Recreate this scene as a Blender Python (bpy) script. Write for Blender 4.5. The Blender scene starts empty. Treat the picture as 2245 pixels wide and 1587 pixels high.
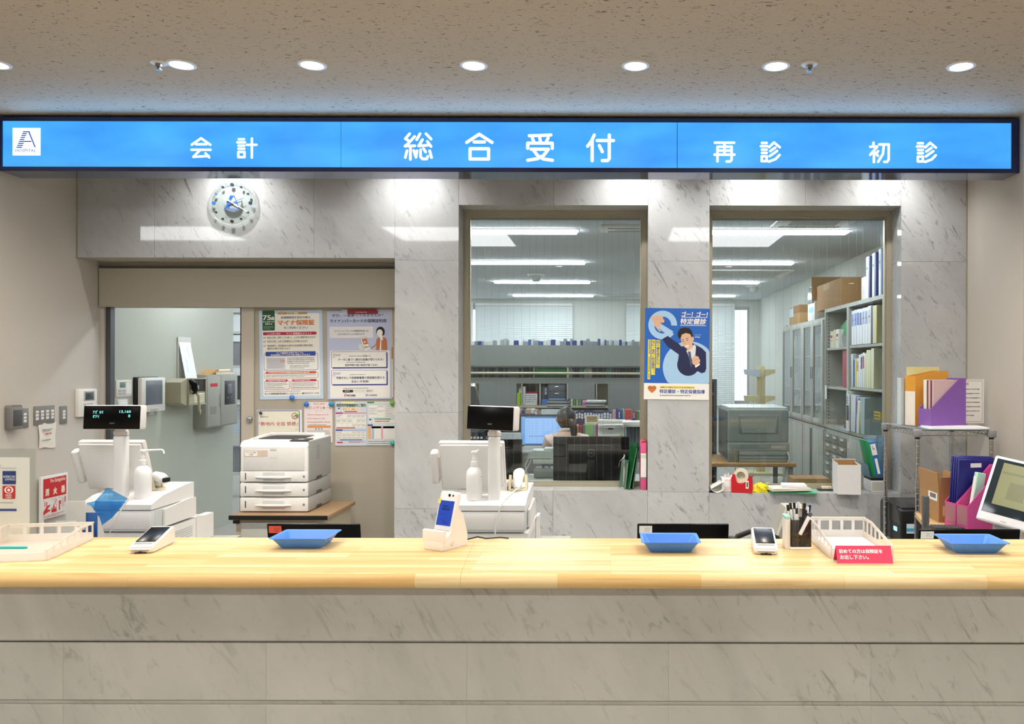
import bpy, bmesh, math, random
from mathutils import Vector, Matrix
# ---------------------------------------------------------------- camera, world, exposure
sc = bpy.context.scene
COL = sc.collection
F, CX, CY, CAMZ = 1750.0, 1340.0, 803.0, 1.55        # focal length (px of 2245), principal point, eye height
cam_d = bpy.data.cameras.new('camera'); cam = bpy.data.objects.new('camera', cam_d); COL.objects.link(cam)
cam.location = (0, 0, CAMZ); cam.rotation_euler = (math.pi/2, 0, 0)
cam_d.sensor_fit = 'HORIZONTAL'; cam_d.sensor_width = 36.0; cam_d.lens = F/2245.0*36.0
cam_d.shift_x = -(CX-1122.5)/2245.0; cam_d.shift_y = (CY-793.5)/2245.0
cam_d.clip_start = 0.05; cam_d.clip_end = 200
sc.camera = cam
sc.view_settings.view_transform = 'Standard'; sc.view_settings.look = 'None'
sc.view_settings.gamma = 1.0; sc.view_settings.use_curve_mapping = False
sc.view_settings.exposure = 0.2
W = bpy.data.worlds.new('World'); sc.world = W; W.use_nodes = True
bg = W.node_tree.nodes['Background']; bg.inputs[0].default_value = (0.95, 0.97, 1.0, 1); bg.inputs[1].default_value = 1.7
try:
    sc.cycles.use_denoising = True; sc.cycles.max_bounces = 10; sc.cycles.transparent_max_bounces = 24
    sc.cycles.sample_clamp_indirect = 6.0; sc.cycles.caustics_reflective = False; sc.cycles.caustics_refractive = False
except Exception: pass
def lamp(name, kind, loc, energy, color=(1,1,1), rot=(0,0,0), parent=None, **kw):
    d = bpy.data.lights.new(name, kind); d.energy = energy; d.color = color
    for k, v in kw.items(): setattr(d, k, v)
    o = bpy.data.objects.new(name, d); COL.objects.link(o); o.location = loc; o.rotation_euler = rot
    if parent: o.parent = parent
    return o
L_LOBBY, L_DOWN, L_WASH, L_OFFICE, L_SIGN = 8.5, 15.0, 27.0, 34.0, .9

# ---------------------------------------------------------------- helpers
PI = math.pi
rnd = random.Random(11)
def X(px, Y): return (px-CX)*Y/F
def Z(py, Y): return CAMZ+(CY-py)*Y/F
def lin(h):
    h = h.lstrip('#'); out = []
    for i in (0, 2, 4):
        c = int(h[i:i+2], 16)/255.0
        out.append(c/12.92 if c <= .04045 else ((c+.055)/1.055)**2.4)
    return tuple(out)
MATS = {}
def nt(name):
    m = bpy.data.materials.new(name); m.use_nodes = True
    t = m.node_tree; b = t.nodes['Principled BSDF']
    return m, t, b
def M(hexc, rough=.5, metal=0.0, emit=0.0, var=.05, scale=40.0, coat=0.0, spec=.5, bump=0.0, alpha=1.0):
    """procedural paint / plastic / paper: base colour with a faint noise variation"""
    key = (hexc, rough, metal, emit, var, scale, coat, spec, bump, alpha)
    if key in MATS: return MATS[key]
    m, t, b = nt('surface_'+hexc.lstrip('#')); c = lin(hexc)
    tc = t.nodes.new('ShaderNodeTexCoord'); no = t.nodes.new('ShaderNodeTexNoise'); no.inputs['Scale'].default_value = scale
    no.inputs['Detail'].default_value = 3
    t.links.new(tc.outputs['Object'], no.inputs['Vector'])
    mx = t.nodes.new('ShaderNodeMix'); mx.data_type = 'RGBA'
    mx.inputs[6].default_value = (*[x*(1-var) for x in c], 1); mx.inputs[7].default_value = (*[min(1, x*(1+var)) for x in c], 1)
    t.links.new(no.outputs['Fac'], mx.inputs[0]); t.links.new(mx.outputs[2], b.inputs['Base Color'])
    b.inputs['Roughness'].default_value = rough; b.inputs['Metallic'].default_value = metal
    b.inputs['Coat Weight'].default_value = coat; b.inputs['Specular IOR Level'].default_value = spec
    b.inputs['Alpha'].default_value = alpha
    if emit:
        t.links.new(mx.outputs[2], b.inputs['Emission Color']); b.inputs['Emission Strength'].default_value = emit
    if bump:
        bp = t.nodes.new('ShaderNodeBump'); bp.inputs['Strength'].default_value = bump; bp.inputs['Distance'].default_value = .002
        t.links.new(no.outputs['Fac'], bp.inputs['Height']); t.links.new(bp.outputs['Normal'], b.inputs['Normal'])
    MATS[key] = m
    return m
def glassy(name, tint, gloss=.5, rough=.0, extra=0.0, extra_col='ffffff'):
    """thin clear sheet: transparent + fresnel gloss (+ a share of milky diffuse/translucent)"""
    if name in MATS: return MATS[name]
    m = bpy.data.materials.new(name); m.use_nodes = True; t = m.node_tree; t.nodes.clear()
    out = t.nodes.new('ShaderNodeOutputMaterial'); tr = t.nodes.new('ShaderNodeBsdfTransparent'); tr.inputs[0].default_value = (*lin(tint), 1)
    gl = t.nodes.new('ShaderNodeBsdfGlossy'); gl.inputs['Roughness'].default_value = rough
    lw0 = t.nodes.new('ShaderNodeLayerWeight'); lw0.inputs[0].default_value = .5
    lw1 = t.nodes.new('ShaderNodeMath'); lw1.operation = 'POWER'; lw1.inputs[1].default_value = 5; t.links.new(lw0.outputs['Facing'], lw1.inputs[0])
    lw = t.nodes.new('ShaderNodeMath'); lw.operation = 'MULTIPLY_ADD'; lw.inputs[1].default_value = .94; lw.inputs[2].default_value = .045; t.links.new(lw1.outputs[0], lw.inputs[0])
    mu = t.nodes.new('ShaderNodeMath'); mu.operation = 'MULTIPLY'; mu.inputs[1].default_value = gloss*2
    no = t.nodes.new('ShaderNodeTexNoise'); no.inputs['Scale'].default_value = 3.0
    mu2 = t.nodes.new('ShaderNodeMath'); mu2.operation = 'MULTIPLY_ADD'; mu2.inputs[1].default_value = .02; mu2.inputs[2].default_value = rough
    t.links.new(no.outputs['Fac'], mu2.inputs[0])
    if rough: t.links.new(mu2.outputs[0], gl.inputs['Roughness'])
    mx = t.nodes.new('ShaderNodeMixShader')
    t.links.new(lw.outputs[0], mu.inputs[0]); t.links.new(mu.outputs[0], mx.inputs[0])
    base = tr.outputs[0]
    if extra:
        df = t.nodes.new('ShaderNodeBsdfDiffuse'); df.inputs[0].default_value = (*lin(extra_col), 1)
        tl = t.nodes.new('ShaderNodeBsdfTranslucent'); tl.inputs[0].default_value = (*lin(extra_col), 1)
        ad = t.nodes.new('ShaderNodeMixShader'); ad.inputs[0].default_value = .5
        t.links.new(df.outputs[0], ad.inputs[1]); t.links.new(tl.outputs[0], ad.inputs[2])
        m2 = t.nodes.new('ShaderNodeMixShader'); m2.inputs[0].default_value = extra
        t.links.new(base, m2.inputs[1]); t.links.new(ad.outputs[0], m2.inputs[2]); base = m2.outputs[0]
    t.links.new(base, mx.inputs[1]); t.links.new(gl.outputs[0], mx.inputs[2]); t.links.new(mx.outputs[0], out.inputs[0])
    MATS[name] = m
    return m
def marble(name, base, dark, vein=.55, rough=.08, angle=33.0, gloss=.5):
    m, t, b = nt(name); N = t.nodes.new; L = t.links.new
    tc = N('ShaderNodeTexCoord'); geo = N('ShaderNodeNewGeometry')
    sc_ = N('ShaderNodeVectorMath'); sc_.operation = 'SCALE'; L(geo.outputs['Random Per Island'], sc_.inputs['Scale']); sc_.inputs[0].default_value = (37, 11, 23)
    ad = N('ShaderNodeVectorMath'); ad.operation = 'ADD'; L(tc.outputs['Object'], ad.inputs[0]); L(sc_.outputs[0], ad.inputs[1])
    mp = N('ShaderNodeMapping'); mp.inputs['Rotation'].default_value = (0, math.radians(angle), 0); L(ad.outputs[0], mp.inputs[0])
    def streak(scl, stretch, lo, hi, det=6, dist=.6):
        m2 = N('ShaderNodeMapping'); m2.inputs['Scale'].default_value = (scl, scl, scl*stretch); L(mp.outputs[0], m2.inputs[0])
        n = N('ShaderNodeTexNoise'); n.inputs['Scale'].default_value = 1.0; n.inputs['Detail'].default_value = det; n.inputs['Roughness'].default_value = .62
        n.inputs['Distortion'].default_value = dist; L(m2.outputs[0], n.inputs['Vector'])
        r = N('ShaderNodeMapRange'); r.inputs[1].default_value = lo; r.inputs[2].default_value = hi; r.clamp = True; L(n.outputs['Fac'], r.inputs[0])
        return r.outputs[0]
    flecks = streak(30, .40, .565, .69, 6, .6)
    veins = streak(24, .15, .60, .70, 8, 1.2)
    area = streak(1.6, .45, .42, .62, 2, .3)
    cloud = streak(3.0, .4, .3, .75, 4, .8)
    def math_(op, a, bb):
        n = N('ShaderNodeMath'); n.operation = op; n.use_clamp = True
        for i, v in enumerate((a, bb)):
            if isinstance(v, (int, float)): n.inputs[i].default_value = v
            else: L(v, n.inputs[i])
        return n.outputs[0]
    f1 = math_('MULTIPLY', math_('MAXIMUM', math_('MULTIPLY', flecks, .75), veins), math_('ADD', math_('MULTIPLY', area, .75), .25))
    fac = math_('ADD', math_('MULTIPLY', f1, vein), math_('MULTIPLY', cloud, .26))
    mx = N('ShaderNodeMix'); mx.data_type = 'RGBA'; mx.inputs[6].default_value = (*lin(base), 1); mx.inputs[7].default_value = (*lin(dark), 1)
    L(fac, mx.inputs[0]); L(mx.outputs[2], b.inputs['Base Color'])
    b.inputs['Roughness'].default_value = rough; b.inputs['Specular IOR Level'].default_value = gloss
    MATS[name] = m
    return m
def wood_top(name):
    m, t, b = nt(name); N = t.nodes.new; L = t.links.new
    tc = N('ShaderNodeTexCoord'); br = N('ShaderNodeTexBrick')
    br.inputs['Color1'].default_value = (*lin('e0b26c'), 1); br.inputs['Color2'].default_value = (*lin('f0d49e'), 1); br.inputs['Mortar'].default_value = (*lin('d6ab68'), 1)
    br.inputs['Scale'].default_value = 1.0; br.inputs['Mortar Size'].default_value = .0006; br.inputs['Brick Width'].default_value = .42; br.inputs['Row Height'].default_value = .031
    br.inputs['Bias'].default_value = .15; br.offset = .37; br.squash = 1.0; br.offset_frequency = 3
    L(tc.outputs['Object'], br.inputs['Vector'])
    mp = N('ShaderNodeMapping'); mp.inputs['Scale'].default_value = (2.5, 70, 70); L(tc.outputs['Object'], mp.inputs[0])
    no = N('ShaderNodeTexNoise'); no.inputs['Scale'].default_value = 1.0; no.inputs['Detail'].default_value = 5; no.inputs['Distortion'].default_value = .4; L(mp.outputs[0], no.inputs['Vector'])
    rp = N('ShaderNodeMapRange'); rp.inputs[1].default_value = .50; rp.inputs[2].default_value = .78; rp.inputs[4].default_value = .65; L(no.outputs['Fac'], rp.inputs[0])
    mx = N('ShaderNodeMix'); mx.data_type = 'RGBA'; L(rp.outputs[0], mx.inputs[0]); L(br.outputs['Color'], mx.inputs[6]); mx.inputs[7].default_value = (*lin('b98546'), 1)
    L(mx.outputs[2], b.inputs['Base Color']); b.inputs['Roughness'].default_value = .36; b.inputs['Coat Weight'].default_value = .05; b.inputs['Coat Roughness'].default_value = .1; b.inputs['Specular IOR Level'].default_value = .22
    MATS[name] = m
    return m
def ceiling_mat(name, base, dark):
    m, t, b = nt(name); N = t.nodes.new; L = t.links.new
    tc = N('ShaderNodeTexCoord'); mp = N('ShaderNodeMapping'); mp.inputs['Scale'].default_value = (38, 90, 40); L(tc.outputs['Object'], mp.inputs[0])
    no = N('ShaderNodeTexNoise'); no.inputs['Scale'].default_value = 1.0; no.inputs['Detail'].default_value = 4; no.inputs['Distortion'].default_value = .8; L(mp.outputs[0], no.inputs['Vector'])
    rp = N('ShaderNodeMapRange'); rp.inputs[1].default_value = .615; rp.inputs[2].default_value = .68; L(no.outputs['Fac'], rp.inputs[0])
    n2 = N('ShaderNodeTexNoise'); n2.inputs['Scale'].default_value = 160; n2.inputs['Detail'].default_value = 2; L(tc.outputs['Object'], n2.inputs['Vector'])
    mx = N('ShaderNodeMix'); mx.data_type = 'RGBA'; L(rp.outputs[0], mx.inputs[0]); mx.inputs[6].default_value = (*lin(base), 1); mx.inputs[7].default_value = (*lin(dark), 1)
    L(mx.outputs[2], b.inputs['Base Color']); b.inputs['Roughness'].default_value = .95; b.inputs['Specular IOR Level'].default_value = .1
    hs = N('ShaderNodeMath'); hs.operation = 'MULTIPLY_ADD'; hs.inputs[1].default_value = -1.6; L(rp.outputs[0], hs.inputs[0]); L(n2.outputs['Fac'], hs.inputs[2])
    bp = N('ShaderNodeBump'); bp.inputs['Strength'].default_value = .55; bp.inputs['Distance'].default_value = .006; L(hs.outputs[0], bp.inputs['Height']); L(bp.outputs[0], b.inputs['Normal'])
    MATS[name] = m
    return m

JIT = [0]
def jit():                      # coincident faces render black: every box is a few hundredths of a millimetre its own size
    JIT[0] += 1; return (JIT[0] % 9)*2.6e-5
class MB:
    """collects shapes into one mesh; T is the current placement, mat the current material"""
    def __init__(s, mat=None): s.v = []; s.f = []; s.fm = []; s.sm = []; s.mats = []; s.T = Matrix.Identity(4); s.mi = 0; s.mat(mat) if mat else None
    def mat(s, m):
        if m not in s.mats: s.mats.append(m)
        s.mi = s.mats.index(m); return s
    def at(s, loc=(0,0,0), rx=0, ry=0, rz=0, sc=None):
        s.T = Matrix.Translation(loc) @ Matrix.Rotation(rz, 4, 'Z') @ Matrix.Rotation(ry, 4, 'Y') @ Matrix.Rotation(rx, 4, 'X'); return s
    def add(s, vs, fs, smooth=False):
        n = len(s.v); s.v += [tuple(s.T @ Vector(p)) for p in vs]
        for f in fs: s.f.append([i+n for i in f]); s.fm.append(s.mi); s.sm.append(smooth)
        return s
    def box(s, x0, x1, y0, y1, z0, z1):
        if x0 > x1: x0, x1 = x1, x0
        if y0 > y1: y0, y1 = y1, y0
        if z0 > z1: z0, z1 = z1, z0
        e = jit(); x0 -= e; x1 += e; y0 -= e; y1 += e; z0 -= e; z1 += e
        return s.add([(x0,y0,z0),(x1,y0,z0),(x1,y1,z0),(x0,y1,z0),(x0,y0,z1),(x1,y0,z1),(x1,y1,z1),(x0,y1,z1)],
            [(0,3,2,1),(4,5,6,7),(0,1,5,4),(1,2,6,5),(2,3,7,6),(3,0,4,7)])
    def bm(s, b, smooth=False):
        b.verts.index_update(); s.add([v.co[:] for v in b.verts], [[v.index for v in f.verts] for f in b.faces], smooth); b.free(); return s
    def rbox(s, x0, x1, y0, y1, z0, z1, r=.005, seg=2, taper=0, smooth=True):
        e = jit(); x0 -= e; x1 += e; y0 -= e; y1 += e; z0 -= e; z1 += e
        b = bmesh.new(); bmesh.ops.create_cube(b, size=1)
        for v in b.verts:
            k = 1-taper if v.co.z > 0 else 1
            v.co = Vector(((x0+x1)/2+v.co.x*(x1-x0)*k, (y0+y1)/2+v.co.y*(y1-y0)*k, (z0+z1)/2+v.co.z*(z1-z0)))
        r = min(r, .49*min(abs(x1-x0), abs(y1-y0), abs(z1-z0)))
        bmesh.ops.bevel(b, geom=b.edges[:], offset=r, segments=seg, profile=.5, affect='EDGES')
        return s.bm(b, smooth)
    def prism(s, poly, a0, a1, axis='y', smooth=False):
        """extrude a 2-D outline; axis y: outline in x,z - axis x: outline in y,z - axis z: outline in x,y"""
        mk = {'y': lambda p, a: (p[0], a, p[1]), 'x': lambda p, a: (a, p[0], p[1]), 'z': lambda p, a: (p[0], p[1], a)}[axis]
        e = jit(); a0, a1 = (a0-e, a1+e) if a0 < a1 else (a0+e, a1-e)
        n = len(poly); ar = sum(poly[i][0]*poly[(i+1)%n][1]-poly[(i+1)%n][0]*poly[i][1] for i in range(n))
        flip = (ar > 0) == (axis in 'xz')
        vs = [mk(p, a0) for p in poly]+[mk(p, a1) for p in poly]
        fs = [list(range(n)), list(range(2*n-1, n-1, -1))]+[[i, i+n, (i+1)%n+n, (i+1)%n] for i in range(n)]
        if flip: fs = [f[::-1] for f in fs]
        return s.add(vs, fs, smooth)
    def tube(s, path, r, n=8, cap=True, closed=False):
        pts = [Vector(p) for p in path]; m = len(pts); rs = r if isinstance(r, (list, tuple)) else [r]*m
        vs = []; up = None
        for i, p in enumerate(pts):
            if closed: d = pts[(i+1)%m]-pts[i-1]
            else: d = pts[min(i+1, m-1)]-pts[max(i-1, 0)]
            d = d.normalized() if d.length > 1e-9 else Vector((0,0,1))
            if up is None: up = d.orthogonal().normalized()
            up = (up-d*up.dot(d)); up = up.normalized() if up.length > 1e-6 else d.orthogonal().normalized()
            w = d.cross(up)
            for k in range(n):
                a = 2*PI*k/n; vs.append(tuple(p+(up*math.cos(a)+w*math.sin(a))*rs[i]))
        fs = []
        for i in range(m if closed else m-1):
            j = (i+1) % m
            for k in range(n): fs.append([i*n+k, i*n+(k+1)%n, j*n+(k+1)%n, j*n+k])
        s.add(vs, fs, True)
        if cap and not closed: s.add(vs[:n], [list(range(n-1,-1,-1))]); s.add(vs[-n:], [list(range(n))])
        return s
    def lathe(s, prof, n=24, c=(0,0,0), axis='z', smooth=True):
        vs = []
        for r, z in prof:
            for k in range(n):
                a = 2*PI*k/n; x, y = r*math.cos(a), r*math.sin(a)
                p = (x, y, z) if axis == 'z' else ((x, -z, y) if axis == 'y' else (z, x, y))
                vs.append((p[0]+c[0], p[1]+c[1], p[2]+c[2]))
        fs = [[i*n+k, i*n+(k+1)%n, (i+1)*n+(k+1)%n, (i+1)*n+k] for i in range(len(prof)-1) for k in range(n)]
        s.add(vs, fs, smooth)
        if prof[0][0] > 1e-6: s.add(vs[:n], [list(range(n-1,-1,-1))])
        if prof[-1][0] > 1e-6: s.add(vs[-n:], [list(range(n))])
        return s
    def build(s, name, parent=None, loc=None, sub=0):
        me = bpy.data.meshes.new(name); me.from_pydata(s.v, [], s.f)
        for m in s.mats: me.materials.append(m)
        me.polygons.foreach_set('material_index', s.fm); me.polygons.foreach_set('use_smooth', s.sm); me.update()
        o = bpy.data.objects.new(name, me); COL.objects.link(o)
        if loc: o.location = loc
        if parent: o.parent = parent
        if any(s.sm):
            try: me.set_sharp_from_angle(angle=math.radians(42))
            except Exception: pass
        if sub:
            md = o.modifiers.new('smooth', 'SUBSURF'); md.levels = sub; md.render_levels = sub
        return o
def thing(name, label, cat, loc=(0,0,0), rz=0, group=None, rx=0, ry=0):
    o = bpy.data.objects.new(name, None); COL.objects.link(o); o.empty_display_size = .05
    o.location = loc; o.rotation_euler = (rx, ry, rz); o['label'] = label; o['category'] = cat
    if group: o['group'] = group
    return o
def tag(o, label, cat, group=None, kind=None):
    o['label'] = label; o['category'] = cat
    if group: o['group'] = group
    if kind: o['kind'] = kind
    return o
def solo(name, mb, label, cat, loc=(0,0,0), rz=0, group=None, rx=0, ry=0):
    o = mb.build(name); o.location = loc; o.rotation_euler = (rx, ry, rz); return tag(o, label, cat, group)
def struct(name, mb): o = mb.build(name); o['kind'] = 'structure'; return o
def dup(root, loc, rz=None, label=None, group=None):
    r = root.copy(); COL.objects.link(r); r.location = loc
    if rz is not None: r.rotation_euler = (0, 0, rz)
    if label: r['label'] = label
    if group: r['group'] = group
    for ch in list(root.children):
        c = ch.copy(); COL.objects.link(c); c.parent = r
        for g in list(ch.children): d = g.copy(); COL.objects.link(d); d.parent = c
    return r
# ---------------------------------------------------------------- lettering and flat printing
GLY = {}
def glyphs(s, bold=0.0):
    k = (s, bold)
    if k not in GLY:
        cu = bpy.data.curves.new('lettering', 'FONT'); cu.body = s; cu.size = 1.0; cu.resolution_u = 2; cu.offset = bold
        ob = bpy.data.objects.new('lettering', cu)
        me = bpy.data.meshes.new_from_object(ob)
        vs = [v.co[:2] for v in me.vertices]; fs = [list(p.vertices) for p in me.polygons]
        bpy.data.objects.remove(ob); bpy.data.curves.remove(cu); bpy.data.meshes.remove(me)
        if vs:
            x0 = min(v[0] for v in vs); x1 = max(v[0] for v in vs); y0 = min(v[1] for v in vs); y1 = max(v[1] for v in vs)
            vs = [((a-x0)/max(1e-6, x1-x0), (b-y0)/max(1e-6, y1-y0)) for a, b in vs]
            asp = (x1-x0)/max(1e-6, y1-y0)
        else: asp = 1
        GLY[k] = (vs, fs, asp)
    return GLY[k]
STEP = .0004
class Print:
    """printing on a sheet that faces -y: u to the right, v down, in units of s metres, origin at sheet (ou, ov) = local (0, 0)"""
    def __init__(p, mb, s, ou=0, ov=0, y=0.0): p.m = mb; p.s = s; p.ou = ou; p.ov = ov; p.y = y; p.n = 0
    def c(p, u, v, lay): return ((u-p.ou)*p.s, p.y-lay*STEP-(p.n % 6)*2.4e-5, (p.ov-v)*p.s)
    def poly(p, pts, mat, lay=1):
        p.n += 1; n = len(pts); ar = sum(pts[i][0]*pts[(i+1)%n][1]-pts[(i+1)%n][0]*pts[i][1] for i in range(n))
        f = list(range(n)) if ar < 0 else list(range(n-1, -1, -1))
        p.m.mat(mat); p.m.add([p.c(u, v, lay) for u, v in pts], [f]); return p
    def rect(p, u0, v0, u1, v1, mat, lay=1): return p.poly([(u0,v0),(u1,v0),(u1,v1),(u0,v1)], mat, lay)
    def rrect(p, u0, v0, u1, v1, r, mat, lay=1):
        pts = []
        for cx, cy, a0 in ((u1-r, v0+r, -90), (u1-r, v1-r, 0), (u0+r, v1-r, 90), (u0+r, v0+r, 180)):
            for k in range(5): a = math.radians(a0+22.5*k); pts.append((cx+r*math.cos(a), cy+r*math.sin(a)))
        return p.poly(pts, mat, lay)
    def frame(p, u0, v0, u1, v1, w, mat, lay=1):
        p.rect(u0, v0, u1, v0+w, mat, lay); p.rect(u0, v1-w, u1, v1, mat, lay); p.rect(u0, v0+w, u0+w, v1-w, mat, lay); return p.rect(u1-w, v0+w, u1, v1-w, mat, lay)
    def ell(p, u, v, a, b, mat, lay=1, n=24, a0=0, a1=360):
        return p.poly([(u+a*math.cos(math.radians(a0+(a1-a0)*k/n)), v+b*math.sin(math.radians(a0+(a1-a0)*k/n))) for k in range(n if a1-a0 == 360 else n+1)], mat, lay)
    def ring(p, u, v, r0, r1, mat, lay=1, a0=0, a1=360, n=28):
        for k in range(n):
            t0, t1 = math.radians(a0+(a1-a0)*k/n), math.radians(a0+(a1-a0)*(k+1)/n)
            p.poly([(u+r0*math.cos(t0), v+r0*math.sin(t0)), (u+r1*math.cos(t0), v+r1*math.sin(t0)), (u+r1*math.cos(t1), v+r1*math.sin(t1)), (u+r0*math.cos(t1), v+r0*math.sin(t1))], mat, lay)
        return p
    def line(p, pts, w, mat, lay=1, rnd_=False):
        for (a, b), (c, d) in zip(pts, pts[1:]):
            l = math.hypot(c-a, d-b) or 1e-6; nx, ny = -(d-b)/l*w/2, (c-a)/l*w/2
            p.poly([(a+nx, b+ny), (c+nx, d+ny), (c-nx, d-ny), (a-nx, b-ny)], mat, lay)
        if rnd_:
            for a, b in pts: p.ell(a, b, w/2, w/2, mat, lay, 20)
        return p
    def text(p, s, u0, v0, u1, v1, mat, lay=3, bold=.0, slant=0.0, vert=False):
        if vert:
            n = len(s); h = (v1-v0)/n
            for i, ch in enumerate(s):
                if ch in ' ': continue
                if ch == '一': p.rect(u0, v0+i*h+.44*h, u1, v0+i*h+.54*h, mat, lay); continue
                if ch in '「」': d = .42 if ch == '「' else 0; p.text(ch, u0+.3*(u1-u0), v0+(i+d)*h, u1-.1*(u1-u0), v0+(i+d+.5)*h, mat, lay, bold); continue
                if ch in 'ー…―': p.rect((u0+u1)/2-.06*(u1-u0), v0+i*h+.1*h, (u0+u1)/2+.06*(u1-u0), v0+i*h+.9*h, mat, lay); continue
                small = ch in '、。'
                p.text(ch, u0+(u1-u0)*(.6 if small else 0), v0+i*h+.05*h, u1, v0+(i+(.45 if small else .95))*h, mat, lay, bold)
            return p
        vs, fs, asp = glyphs(s); w, h = u1-u0, v1-v0; p.m.mat(mat)      # heavier weights: the same outline set again a hair beside itself
        k = bold*h*.9; offs = [(0, 0)] if bold < .006 else ([(-k, 0), (k, 0)] if bold < .018 else [(-k, -k*.6), (k, -k*.6), (-k, k*.6), (k, k*.6)])
        for du, dv in offs: p.n += 1; p.m.add([p.c(u0+x*w+slant*y*h+du, v1-y*h+dv, lay) for x, y in vs], fs)
        return p
    def lines(p, u0, v0, u1, v1, n, mat, lay=2, fill=.5, seed=1):
        """rows of print too small to read: broken strokes"""
        r = random.Random(seed); v0, v1 = min(v0, v1), max(v0, v1); h = max(1e-6, (v1-v0)/n)
        for i in range(n):
            u = u0; end = u1-(u1-u0)*(r.random()*.35 if i == n-1 else r.random()*.06)
            while u < end:
                w = h*fill*r.uniform(.5, 2.0); e = min(end, u+w); p.rect(u, v0+i*h+h*(1-fill)/2, e, v0+i*h+h*(1+fill)/2-h*fill*.3*r.random(), mat, lay); u = e+h*fill*r.uniform(.15, .4)
        return p
def sheet(u0, v0, u1, v1, s, mat, ou=None, ov=None, th=.0006, curl=0.0):
    """a sheet of paper standing in x,z facing -y; returns mesh and Print in its units"""
    ou = u0 if ou is None else ou; ov = v1 if ov is None else ov
    m = MB(mat); m.box((u0-ou)*s, (u1-ou)*s, 0, th, (ov-v1)*s, (ov-v0)*s)
    return m, Print(m, s, ou, ov)
# ---------------------------------------------------------------- materials used all over
cam.rotation_euler = (Matrix.Rotation(math.pi/2, 4, 'X') @ Matrix.Rotation(.0022, 4, 'Z')).to_euler()
MARB = marble('marble_wall', 'c8cbcd', '4b4f56', .66, .035)
MARBF = marble('marble_counter', 'c4c0b5', '55534a', .45, .12, 30, .45)
WOOD = wood_top('butcher_block')
CEIL = ceiling_mat('acoustic_ceiling', 'c4b8a4', '7d7263')
PAINT = M('cac4bc', .85, var=.02, scale=180, bump=.12)
PAINT_G = M('bbbfb3', .8, var=.02, scale=120, bump=.08)
BEIGE = M('b3ad9f', .55, var=.02, scale=200, bump=.05)
FRAME = M('b0a994', .42, .35, var=.03)
DARKM = M('5c5c60', .45, .5)
OFFW = M('cfd2cb', .8, var=.02, scale=60)
OFFC = M('cfd5d8', .9, var=.03, scale=90)
WHITE = M('f4f3f1', .4, var=.01); WHITE2 = M('e6e5e2', .4, var=.015); PAPER = M('f3f2ee', .8, var=.015); PAPERG = M('dcdcd6', .8, var=.03)
BLACK = M('070708', .25, var=.1, spec=.22); BLACKM = M('141416', .5, var=.15); GREY = M('8b8d8a', .5); GREYL = M('b9bab4', .5); GREYD = M('4c4e4f', .5)
CAB = M('b4b5ab', .45, var=.02); CABD = M('8f9088', .5, var=.03); CHROME = M('c9cbcc', .18, 1.0, var=.04); STEEL = M('9fa09d', .35, .9)
CARD = M('a98256', .8, var=.06, scale=25); CARDL = M('c7a06e', .8, var=.05, scale=25)
INK = M('26262b', .7); INKG = M('7d7f86', .7); NAVY = M('1b2a5e', .45); BLUE = M('2767c0', .45); RED = M('c3262f', .5); GREEN = M('2f9a5b', .45)
PINK = M('e07aa6', .5); YEL = M('f3df5b', .6); TEAL = M('2a8f96', .45); ORANGE = M('e08a3a', .55)
GLASS = glassy('window_glass', 'e9efef', .95)
CLEAR = glassy('clear_acrylic', 'fbfcfb', .28)
MILKY = glassy('milky_plastic', 'fbf8f4', .25, .15, .62, 'fffcf8')
LIT = M('f3f9ff', .5, emit=L_OFFICE, var=.01)

# ---------------------------------------------------------------- the setting
YW, YF, YS, YO = 5.60, 5.79, 4.84, 5.85            # marble face, window frames, alcove mouth, office side of the wall
XL, XR, XRO = -3.754, 2.496, 2.60
ZC, ZO = 3.085, 2.72
YB = 14.02
m = MB(M('aaa7a1', .3, var=.06, scale=6)); m.box(-9, 8, -6, YB+.3, -.06, 0); struct('floor', m)
m = MB(CEIL); m.box(-9, 8, -6, YW+.02, ZC, ZC+.08); struct('ceiling', m)
m = MB(OFFC); m.box(-9, XRO+.2, YO, YB+.2, ZO, ZO+.08); struct('ceiling_office', m)
m = MB(PAINT); m.box(XL-.2, XL, YS, 7.9, 0, ZC); m.box(-9, XL-.2, YS, YS+.2, 0, ZC); struct('wall_left', m)
m = MB(PAINT); m.box(XR, XR+.3, YS, YO, 0, ZC); m.box(XR+.3, 8, YS, YS+.2, 0, ZC); struct('wall_right', m)
m = MB(PAINT); m.box(-9.2, 8.2, -6.2, -6, 0, ZC); m.box(-9.2, -9, -6, YS+.2, 0, ZC); m.box(8, 8.2, -6, YS+.2, 0, ZC); struct('wall_lobby', m)
# marble wall with the wide door recess and two window openings, laid slab by slab
m = MB(MARB); g = .0008
def slab(px0, px1, z0, z1): m.box(X(px0, YW)+g, X(px1, YW)-g, YW, YO, z0+g, z1-g)
zh = Z(567, YW); zt, zs1, zs2 = Z(450, YW), Z(1075, YW), Z(1080, YW)
for a, b in ((167.2, 338), (338, 688), (688, 865)): slab(a, b, zh, ZC)
for a, b in ((0, .55), (.55, Z(905, YW)), (Z(905, YW), Z(571, YW)), (Z(571, YW), ZC)): slab(865, 1005, a, b)
for a, b in ((1005, 1213), (1213, 1420)): slab(a, b, zt, ZC); slab(a, b, 0, zs1)
for a, b in ((0, Z(1078, YW)), (Z(1078, YW), Z(820, YW)), (Z(820, YW), Z(572, YW)), (Z(572, YW), ZC)): slab(1420, 1555, a, b)
for a, b in ((1555, 1765), (1765, 1975)): slab(a, b, zt, ZC); slab(a, b, 0, zs2)
for a, b in ((0, zs2), (zs2, Z(572, YW)), (Z(572, YW), ZC)): slab(1975, 2120.3, a, b)
struct('wall_rear', m)
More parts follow.
